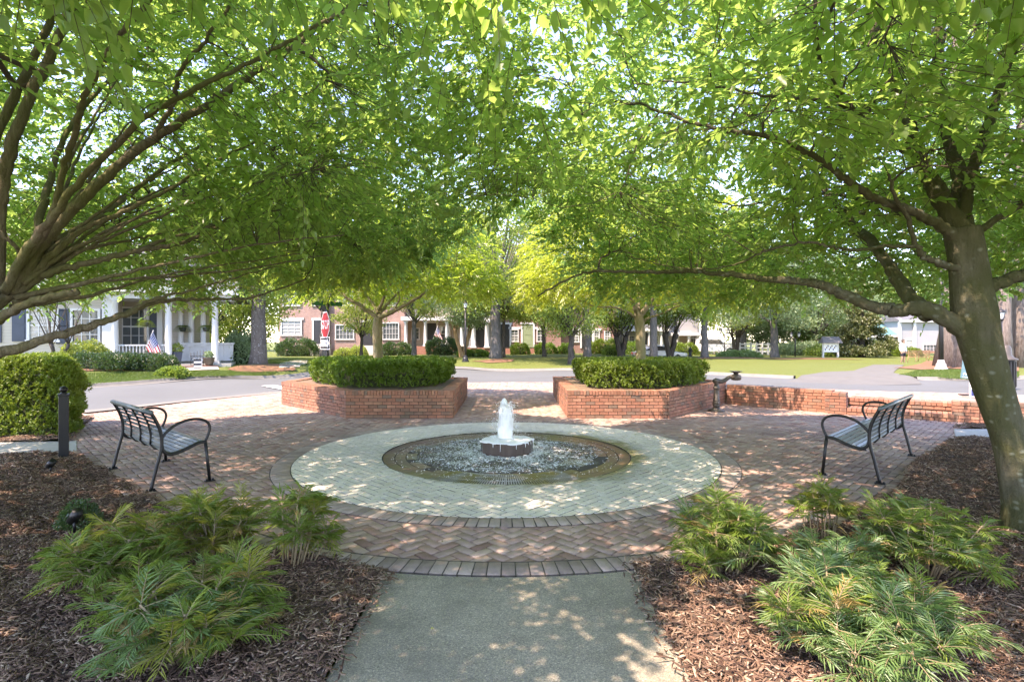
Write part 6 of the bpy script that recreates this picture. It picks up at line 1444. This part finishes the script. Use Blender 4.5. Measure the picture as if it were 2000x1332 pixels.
# local: plate faces -y
mb = MB(); mb.tube([(0, .04, -.2), (0, .04, 3.02)], .045, 10); mb.build('post', m_blk, ss)
zc = H-(634-CY)/F*16.9; r8 = .455
def octa(r, y0, y1, zc, mi=0):
    mb = MB(); q = [(r*math.cos(R(22.5+45*k)), r*math.sin(R(22.5+45*k))) for k in range(8)]
    vs = [(x, y0, zc+z) for x, z in q]+[(x, y1, zc+z) for x, z in q]; mb.add(vs, [tuple(range(8)), tuple(range(15, 7, -1))]+[(i, i+8, (i+1) % 8+8, (i+1) % 8) for i in range(8)]); return mb
octa(r8, -.03, -.022, zc).build('border', m_signw, ss); octa(r8*.93, -.034, -.03, zc).build('plate', m_signred, ss); text('lettering', 'STOP', .40, (0, -.0365, zc), m_signw, ss, .86)
octa(r8*1.04, -.021, -.012, zc).build('backing', m_blk, ss)
zo = H-(668-CY)/F*16.9-.02; mb = MB(); mb.box((0, -.025, zo), (.95, .02, .40)); mb.build('one_way_plate', m_blk, ss)
mb = MB(); mb.box((0, -.036, zo+.185), (.93, .004, .02)); mb.box((0, -.036, zo-.185), (.93, .004, .02)); mb.box((-.455, -.036, zo), (.02, .004, .35)); mb.box((.455, -.036, zo), (.02, .004, .35)); mb.build('one_way_border', m_signw, ss)
mb = MB(); q = [(-.40, -.10), (.22, -.10), (.22, -.155), (.41, 0), (.22, .155), (.22, .10), (-.40, .10)]; vs = [(x, -.04, zo+z) for x, z in q]+[(x, -.035, zo+z) for x, z in q]
mb.add(vs, [tuple(range(7))[::1], tuple(range(13, 6, -1))]+[(i, i+7, (i+1) % 7+7, (i+1) % 7) for i in range(7)]); mb.build('arrow', m_signw, ss); text('one_way_lettering', 'ONE WAY', .135, (-.05, -.0415, zo), m_blk, ss)
mb = MB(); mb.box((.0, .04, H-(592-CY)/F*16.9), (.02, .95, .13)); mb.build('street_name_blade', m_green, ss); mb = MB(); mb.lathe([(.045, 3.0), (.06, 3.03), (.02, 3.07)], (0, .04, 0), 10); mb.build('post_cap', m_blk, ss)

t = NT('frosted lamp glass'); t.bsdf((.75, .76, .74), .25); m_lampg = t.m
def lantern(mb_m, mb_g, c, s=1.0):
    x, y, z = c
    mb_g.lathe([(.085*s, 0), (.15*s, .26*s), (.14*s, .28*s)], (x, y, z+.05*s), 8, sm=False)
    mb_m.lathe([(.03*s, -.1*s), (.1*s, .0), (.1*s, .05*s)], (x, y, z), 10); mb_m.lathe([(.18*s, .32*s), (.16*s, .37*s), (.08*s, .45*s), (.03*s, .48*s), (.035*s, .52*s), (.005, .57*s)], (x, y, z), 12)
    for k in range(4): a = k*math.pi/2+.4; mb_m.tube([(x+.09*s*math.cos(a), y+.09*s*math.sin(a), z+.04*s), (x+.155*s*math.cos(a), y+.155*s*math.sin(a), z+.33*s)], .010*s, 5)
def lamp(label, b, hgt, heads=1, s=1.0, base=True, r=.055):
    root = empty('street_lamp', b, label, 'street lamp', 'black street lamps'); mb = MB(); mb.tube([(0, 0, 0), (0, 0, hgt*.4), (0, 0, hgt)], [r*1.25, r, r*.8], 14); mb.build('post', m_blk if not base else m_iron if False else m_blk, root)
    if base: mb = MB(); mb.lathe([(.25*s, -.1), (.25*s, .08*s), (.21*s, .1*s), (.19*s, .25*s), (.15*s, .30*s), (.13*s, .42*s), (.08*s, .46*s)], n=12, sm=False); mb.build('base', m_stepc if s > .9 else m_blk, root)
    m, g_ = MB(), MB(); sp = [(0, 0, hgt)] if heads == 1 else [(-.38*s, 0, hgt+.05), (.38*s, 0, hgt+.05)]
    for c in sp:
        m, g_ = MB(), MB(); lantern(m, g_, c, s)
        if heads == 2: m.tube([(c[0], 0, hgt-.03), (c[0]*.5, 0, hgt-.12), (0, 0, hgt-.18)], .022, 6)
        L_ = m.build('lantern', m_blk, root); g_.build('glass', m_lampg, L_)
lamp('street lamp with stone base left of the big pine trunk', T(1838, 722, 24), 4.9, 1, 1.0, True, .085)
lamp('street lamp seen over the hedge right of the leaning trunk', T(1955, 735, 21.5), 2.2, 1, .9)
lamp('single street lamp on the lawn before the white entrance', T(909, 705, 33), 3.3, 1, .9)
lamp('twin headed street lamp left of the rail fence', T(1415, 697, 52), 2.1, 2, 1.0, False)
lamp('twin headed street lamp left of the roofed notice board', T(1553, 700, 48), 1.7, 2, .9, False)
lamp('twin headed street lamp behind the dark multi stemmed tree', T(1213, 697, 46), 2.7, 2, .9, False)
# roofed notice board
b = T(1622, 702, 45); nb = empty('notice_board', b, 'white roofed notice board on two posts at the wood edge', 'notice board'); mb = MB()
for x in (-.62, .62): mb = MB(); mb.box((x, 0, .75), (.12, .12, 1.6)); mb.build('post', m_trim, nb)
mb = MB(); mb.box((0, 0, .82), (1.12, .08, .75)); mb.build('board', m_signw, nb)
mb = MB()
for i in range(9): mb.box((-.45+.11*i, -.045, .68+.28*((i*7) % 3)/2), (.08, .006, .14), mi=i % 2)
mb.build('papers', [m_blu, m_straw], nb)
mb = MB(); v = [(-.85, -.35, 1.2), (.85, -.35, 1.2), (.85, .35, 1.2), (-.85, .35, 1.2), (-.7, 0, 1.75), (.7, 0, 1.75)]; mb.add(v, [(0, 1, 5, 4), (2, 3, 4, 5), (1, 2, 5), (3, 0, 4), (3, 2, 1, 0)]); mb.build('roof', m_roof, nb)
# white rail fence
fx = empty('rail_fence', T(1460, 694, 58), 'white three rail fence at the wood edge behind the lawn', 'fence'); fo = fx.location; P0, P1 = on(1395, 60), on(1512, 54); mb = MB(); n = 11
pts = [P0.lerp(P1, i/n) for i in range(n+1)]
for p in pts:
    z = gz(p.x, p.y); m2 = MB(); m2.box((p.x-fo.x, p.y-fo.y, z+.6-fo.z), (.14, .14, 1.3)); m2.build('post', m_trim, fx)
ang = math.atan2(P1.y-P0.y, P1.x-P0.x); c_ = (P0+P1)/2
for zz in (.35, .72, 1.08): m2 = MB(); m2.box((c_.x-fo.x, c_.y-fo.y-.08, gz(c_.x, c_.y)+zz-fo.z), ((P1-P0).length, .04, .14), ang); m2.build('rail', m_trim, fx)
# litter bin
b = T(1962, 760, 16.2); b.z = gz(b.x, b.y); lb = empty('litter_bin', b, 'dark domed litter bin behind the leaning tree trunk', 'litter bin'); mb = MB(); mb.lathe([(.24, 0), (.26, .05), (.25, .8), (.27, .84)], n=18)
for k in range(18): a = k*math.pi/9; mb.box((.265*math.cos(a), .265*math.sin(a), .43), (.012, .04, .76), a)
mb.build('bin_body', m_blk, lb); mb = MB(); mb.lathe([(.31, .84), (.31, .88), (.22, .93), (.17, 1.0), (.16, 1.2), (.12, 1.28), (.005, 1.3)], n=18); mb.build('lid', m_iron, lb)
# banner on a stand and little yard sign on the upper walk
m_ban = simple('blue green banner', (.10, .21, .24), .6, .08, 3); Yb = 13.6
b = at(1892, 766, Yb); bn = empty('banner_sign', (b.x, b.y, .37), 'tall blue green banner sign leaning by the mossy trunk', 'sign', rz=R(-12)); zl = lambda py: H-(py-CY)/F*Yb-.37
MT = Matrix.Translation((0, 0, zl(716))) @ Matrix.Rotation(R(6), 4, 'Y')
mb = MB(); w_, h_ = .30, zl(692)-zl(739); mb.box((0, 0, 0), (w_, .02, h_), 0, 0, MT); mb.build('banner', m_ban, bn)
mb = MB(); mb.box((0, -.0125, h_*.32), (w_*.97, .004, h_*.17), 0, 0, MT); mb.build('white_band', m_signw, bn)
m_grey = simple('printed grey', (.33, .36, .40), .6, .1)
mb = MB(); fg = lambda y, prof: mb.add([MT @ Vector((x, y, z)) for x, z in prof]+[MT @ Vector((x, y+.003, z)) for x, z in prof], [tuple(range(len(prof)))]+[(i, i+len(prof), (i+1) % len(prof)+len(prof), (i+1) % len(prof)) for i in range(len(prof))])
fg(-.014, [(-.04, -.10), (.05, -.10), (.055, -.02), (.035, .045), (-.02, .045), (-.045, -.02)]); mb.build('printed_figure', m_grey, bn)
mb = MB(); fg(-.016, [(-.045, .045), (.045, .045), (.04, .085), (.02, .105), (-.025, .10), (-.04, .08)]); fg(-.016, [(-.03, -.12), (.06, -.12), (.055, -.1), (-.035, -.1)]); mb.build('printed_hat', m_blk, bn)
mb = MB()
for i in range(11): mb.box((-.1+.02*i, -.0125, -.2+.012*((i*5) % 3)), (.013, .003, .03 if i % 2 else .045), 0, 0, MT)
mb.box((0, -.0125, -h_*.45), (w_*.75, .003, .012), 0, 0, MT); mb.build('printed_lines', m_wht, bn)
mb = MB(); mb.tube([(.06, .05, 0), (.04, .04, zl(692))], .012, 6); mb.box((.05, .05, .01), (.4, .25, .02)); mb.build('stand', m_blk, bn)
Ys = 13.0; b = at(1903, 778, Ys); ys = empty('yard_sign', (b.x, b.y, .37), 'small white and blue yard sign below the banner', 'sign', rz=R(-8)); mb = MB(); mb.box((0, 0, .22), (.22, .015, .40)); mb.build('panel', m_signw, ys)
mb = MB(); mb.box((0, -.009, .36), (.16, .004, .055)); mb.build('dark_band', m_blk, ys); mb = MB(); mb.box((.01, -.009, .12), (.17, .004, .16)); mb.build('blue_picture', m_blu, ys); mb = MB(); mb.tube([(-.08, 0, -.03), (-.08, 0, .1)], .008, 5); mb.tube([(.08, 0, -.03), (.08, 0, .1)], .008, 5); mb.build('legs', m_wht, ys)
# iron bench across the street
b = T(1796, 713, 33); ib = empty('iron_bench', b, 'rust brown iron bench on the far right lawn by the pine bed', 'bench', rz=R(10)); mb = MB()
for x in (-.75, 0, .75): mb.tube(smoothc([(x, .02, .85), (x, .05, .5), (x, -.1, .42), (x, -.42, .43), (x, -.45, 0)], 4), .022, 6); mb.tube([(x, .05, .5), (x, .12, 0)], .022, 6); mb.tube(smoothc([(x, .05, .65), (x, -.2, .68), (x, -.42, .6), (x, -.43, .43)], 4), .018, 6)
mb.build('frame', m_bk_tan, ib)
mb = MB()
for i in range(6): mb.box((0, -.40+.08*i, .44), (1.5, .05, .02))
mb.build('seat', m_bk_tan, ib); mb = MB()
for i in range(5): mb.box((0, .045-.006*i, .52+.075*i), (1.5, .02, .045))
mb.build('backrest', m_bk_tan, ib)
# vehicles
m_silv = simple('silver car paint', (.45, .48, .50), .25, .05, 3, metallic=.5); m_cwhite = simple('white car paint', (.78, .79, .80), .3, .03, 3); m_tyre = simple('tyre rubber', (.02, .02, .02), .8, .2); m_cglass = simple('car glass', (.03, .035, .04), .08, .1)
def car(label, b, rz, prof, cab, L, W, paint, wr=.33, wx=1.35):
    root = empty('parked_car', b, label, 'car', 'parked cars across the street', rz); mb = MB(); n = len(prof)
    def loft(p, ys):
        m = MB(); rings = []
        for y, s, dz in ys: rings.append([(x*s, y, z+dz) for x, z in p])
        vs = [v for r_ in rings for v in r_]; k = len(p); fs = []
        for r_ in range(len(rings)-1): fs += [(r_*k+i, (r_+1)*k+i, (r_+1)*k+(i+1) % k, r_*k+(i+1) % k) for i in range(k)]
        fs += [tuple(range(k)), tuple(range(len(rings)*k-1, (len(rings)-1)*k-1, -1))]; m.add(vs, fs); return m
    h = W/2; loft(prof, [(-h, .985, 0), (-h+.06, 1, 0), (h-.06, 1, 0), (h, .985, 0)]).build('body', paint, root, bevel=.03)
    loft(cab, [(-h+.17, .97, 0), (-h+.1, 1, -.05), (h-.1, 1, -.05), (h-.17, .97, 0)]).build('cabin', paint, root, bevel=.02)
    cx_, cz_ = sum(p[0] for p in cab)/len(cab), sum(p[1] for p in cab)/len(cab); wn = [(cx_+(x-cx_)*.84, cz_+(z-cz_)*.72) for x, z in cab]
    for y0, y1 in ((-h+.088, -h+.2), (h-.2, h-.088)): loft(wn, [(y0, 1, 0), (y1, 1, 0)]).build('side_window', m_cglass, root)
    zt = max(p[1] for p in cab); xs = [p[0] for p in cab if p[1] > zt-.08]; mb = MB(); mb.box(((min(xs)+max(xs))/2, 0, zt+.015), (max(xs)-min(xs)+.1, W-.3, .05)); mb.build('roof', paint, root, bevel=.02)
    for x in (-wx, wx):
        for y in (-h+.08, h-.08):
            m = MB(); m.tube([(x, y-.1, wr), (x, y+.1, wr)], wr, 20); w2 = m.build('wheel', m_tyre, root); m = MB(); m.tube([(x, y-.108, wr), (x, y+.108, wr)], wr*.6, 12); m.build('rim', m_silv, w2)
    for y in (-h+.3, h-.3): m = MB(); m.box((L/2-.03, y, .68), (.08, .3, .14)); m.build('headlight', m_lampg, root); m = MB(); m.box((-L/2+.03, y, .75), (.08, .25, .14)); m.build('tail_light', m_signred, root)
b = on(1287, 47); b.z -= .55; car('silver saloon car parked behind the right planter hedge', b, R(4), [(-2.2, .3), (2.2, .3), (2.25, .55), (2.1, .78), (1.0, .92), (-1.7, .95), (-2.2, .85), (-2.25, .5)], [(-1.75, .94), (1.05, .92), (.35, 1.36), (-.2, 1.43), (-.9, 1.38)], 4.5, 1.75, m_silv)
b = on(1398, 58); b.z -= .1; car('white off road car parked at the left end of the rail fence', b, R(-12), [(-2.1, .42), (2.0, .42), (2.08, .7), (2.0, 1.02), (.9, 1.12), (-2.1, 1.15), (-2.15, .7)], [(-2.05, 1.14), (.95, 1.12), (.45, 1.72), (-1.95, 1.75)], 4.2, 1.85, m_cwhite, .4, 1.28)
r_ = empty('fire_hydrant', on(1348, 44), 'short dark hydrant at the lawn edge', 'hydrant'); mb = MB(); mb.lathe([(.17, 0), (.17, .06), (.12, .08), (.12, .5), (.15, .54), (.14, .6), (.08, .7), (.03, .74), (.03, .79), (.005, .8)], n=14); mb.tube([(-.22, 0, .42), (.22, 0, .42)], .06, 10); mb.build('barrel', m_blk, r_)

# ------------------------------------------------------------------ person walking away
m_skin = simple('skin', (.42, .25, .17), .6, .1, 8); m_shirt = simple('white long sleeved shirt', (.72, .73, .78), .85, .05, 9, .2, 30); m_short = simple('dark shorts', (.025, .025, .035), .85, .2, 9); m_hair = simple('grey brown hair', (.10, .075, .06), .8, .3, 30); m_shoe = simple('dark shoes', (.03, .03, .03), .7, .2)
def skin_obj(name, verts, edges, radii, mat, parent, rootv=0, lv=2):
    me = bpy.data.meshes.new(name); me.from_pydata(verts, edges, []); o = link(name, me, mat, parent); md = o.modifiers.new('skin', 'SKIN'); md.use_smooth_shade = True
    for i, r_ in enumerate(radii): me.skin_vertices[0].data[i].radius = r_ if isinstance(r_, tuple) else (r_, r_)
    me.skin_vertices[0].data[rootv].use_root = True; s = o.modifiers.new('sub', 'SUBSURF'); s.levels = lv; s.render_levels = lv; return o
b = on(1764, 35.7); pn = empty('person', (b.x, b.y, b.z), 'person in white long sleeved shirt and dark shorts standing on the far walk', 'person', rz=R(12))
V = [(0, 0, .92), (0, .01, 1.08), (0, .015, 1.26), (0, .01, 1.40), (0, .0, 1.48), (0, -.01, 1.54), (0, -.015, 1.63), (0, -.005, 1.70),
     (-.095, 0, .86), (-.11, -.03, .49), (-.105, .06, .10), (-.11, -.06, .04), (-.11, -.14, .03), (.095, 0, .86), (.10, .0, .49), (.10, .04, .10), (.105, -.06, .04), (.105, -.14, .03),
     (-.17, .01, 1.40), (-.23, .03, 1.14), (-.22, -.04, .92), (-.22, -.07, .84), (.17, .01, 1.40), (.23, .03, 1.14), (.22, -.05, .92), (.22, -.08, .84),
     (-.235, -.08, .78), (-.215, -.095, .77), (-.20, -.08, .785), (-.195, -.05, .82), (.235, -.09, .78), (.215, -.105, .77), (.20, -.09, .785), (.195, -.06, .82)]
E = [(0, 1), (1, 2), (2, 3), (3, 4), (4, 5), (5, 6), (6, 7), (0, 8), (8, 9), (9, 10), (10, 11), (11, 12), (0, 13), (13, 14), (14, 15), (15, 16), (16, 17), (3, 18), (18, 19), (19, 20), (20, 21), (3, 22), (22, 23), (23, 24), (24, 25), (21, 26), (21, 27), (21, 28), (21, 29), (25, 30), (25, 31), (25, 32), (25, 33)]
Rr = [(.15, .11), (.13, .10), (.15, .11), (.12, .09), .06, .065, (.085, .1), (.06, .075), .095, .06, .042, .042, .03, .095, .06, .042, .042, .03, .065, .045, .034, .035, .065, .045, .034, .035] + [.011]*8
skin_obj('body', V, E, Rr, m_skin, pn)
skin_obj('shirt', [(0, .0, .90), (0, .01, 1.08), (0, .015, 1.26), (0, .01, 1.41), (-.175, .01, 1.405), (-.23, .03, 1.14), (-.22, -.04, .93), (.175, .01, 1.405), (.23, .03, 1.14), (.22, -.05, .93), (0, 0, 1.475)], [(0, 1), (1, 2), (2, 3), (3, 4), (4, 5), (5, 6), (3, 7), (7, 8), (8, 9), (3, 10)], [(.18, .135), (.165, .125), (.18, .135), (.14, .11), .078, .062, .05, .078, .062, .05, .07], m_shirt, pn)
skin_obj('shorts', [(0, 0, .95), (0, 0, .86), (-.10, -.005, .80), (-.108, -.02, .60), (.10, 0, .80), (.105, .0, .60)], [(0, 1), (1, 2), (2, 3), (1, 4), (4, 5)], [(.17, .125), (.17, .125), .105, .092, .105, .092], m_short, pn)
mb = MB(); mb.lathe([(.02, 1.755), (.07, 1.74), (.098, 1.69), (.1, 1.63), (.085, 1.56), (.05, 1.545)], (0, .012, 0), 14); mb.build('hair', m_hair, pn)
for sx in (-.11, .105): mb = MB(); mb.tube([(sx, .05, .04), (sx, -.05, .045), (sx, -.17, .03)], [.045, .05, .03], 10); mb.build('shoe', m_shoe, pn)
# odds and ends: fallen leaves on the walk, sticks in the mulch
m_yel = simple('yellow leaf', (.50, .46, .10), .6, .15)
for px, py in ((733, 1190), (840, 1235), (1180, 1133)):
    p = flat(px, py); P = np.array([(0, 0, 0.004), (0.006, 0.004, .005)]); tag_(link('fallen_leaf', leaf_mesh('fallen_leaf', P, np.array([(1, .4, .1), (.3, 1, .2)]), np.array([(0, 0, 1.), (.2, 0, 1)]), .032, .016), m_yel, None, (p.x, p.y, .008)), {733: 'tiny yellow fallen leaf at the left rim of the path', 840: 'yellow fallen leaf on the path, nearest the camera', 1180: 'pale fallen leaf on the path just below the brick border'}[px], 'leaf', 'fallen leaves on the path')
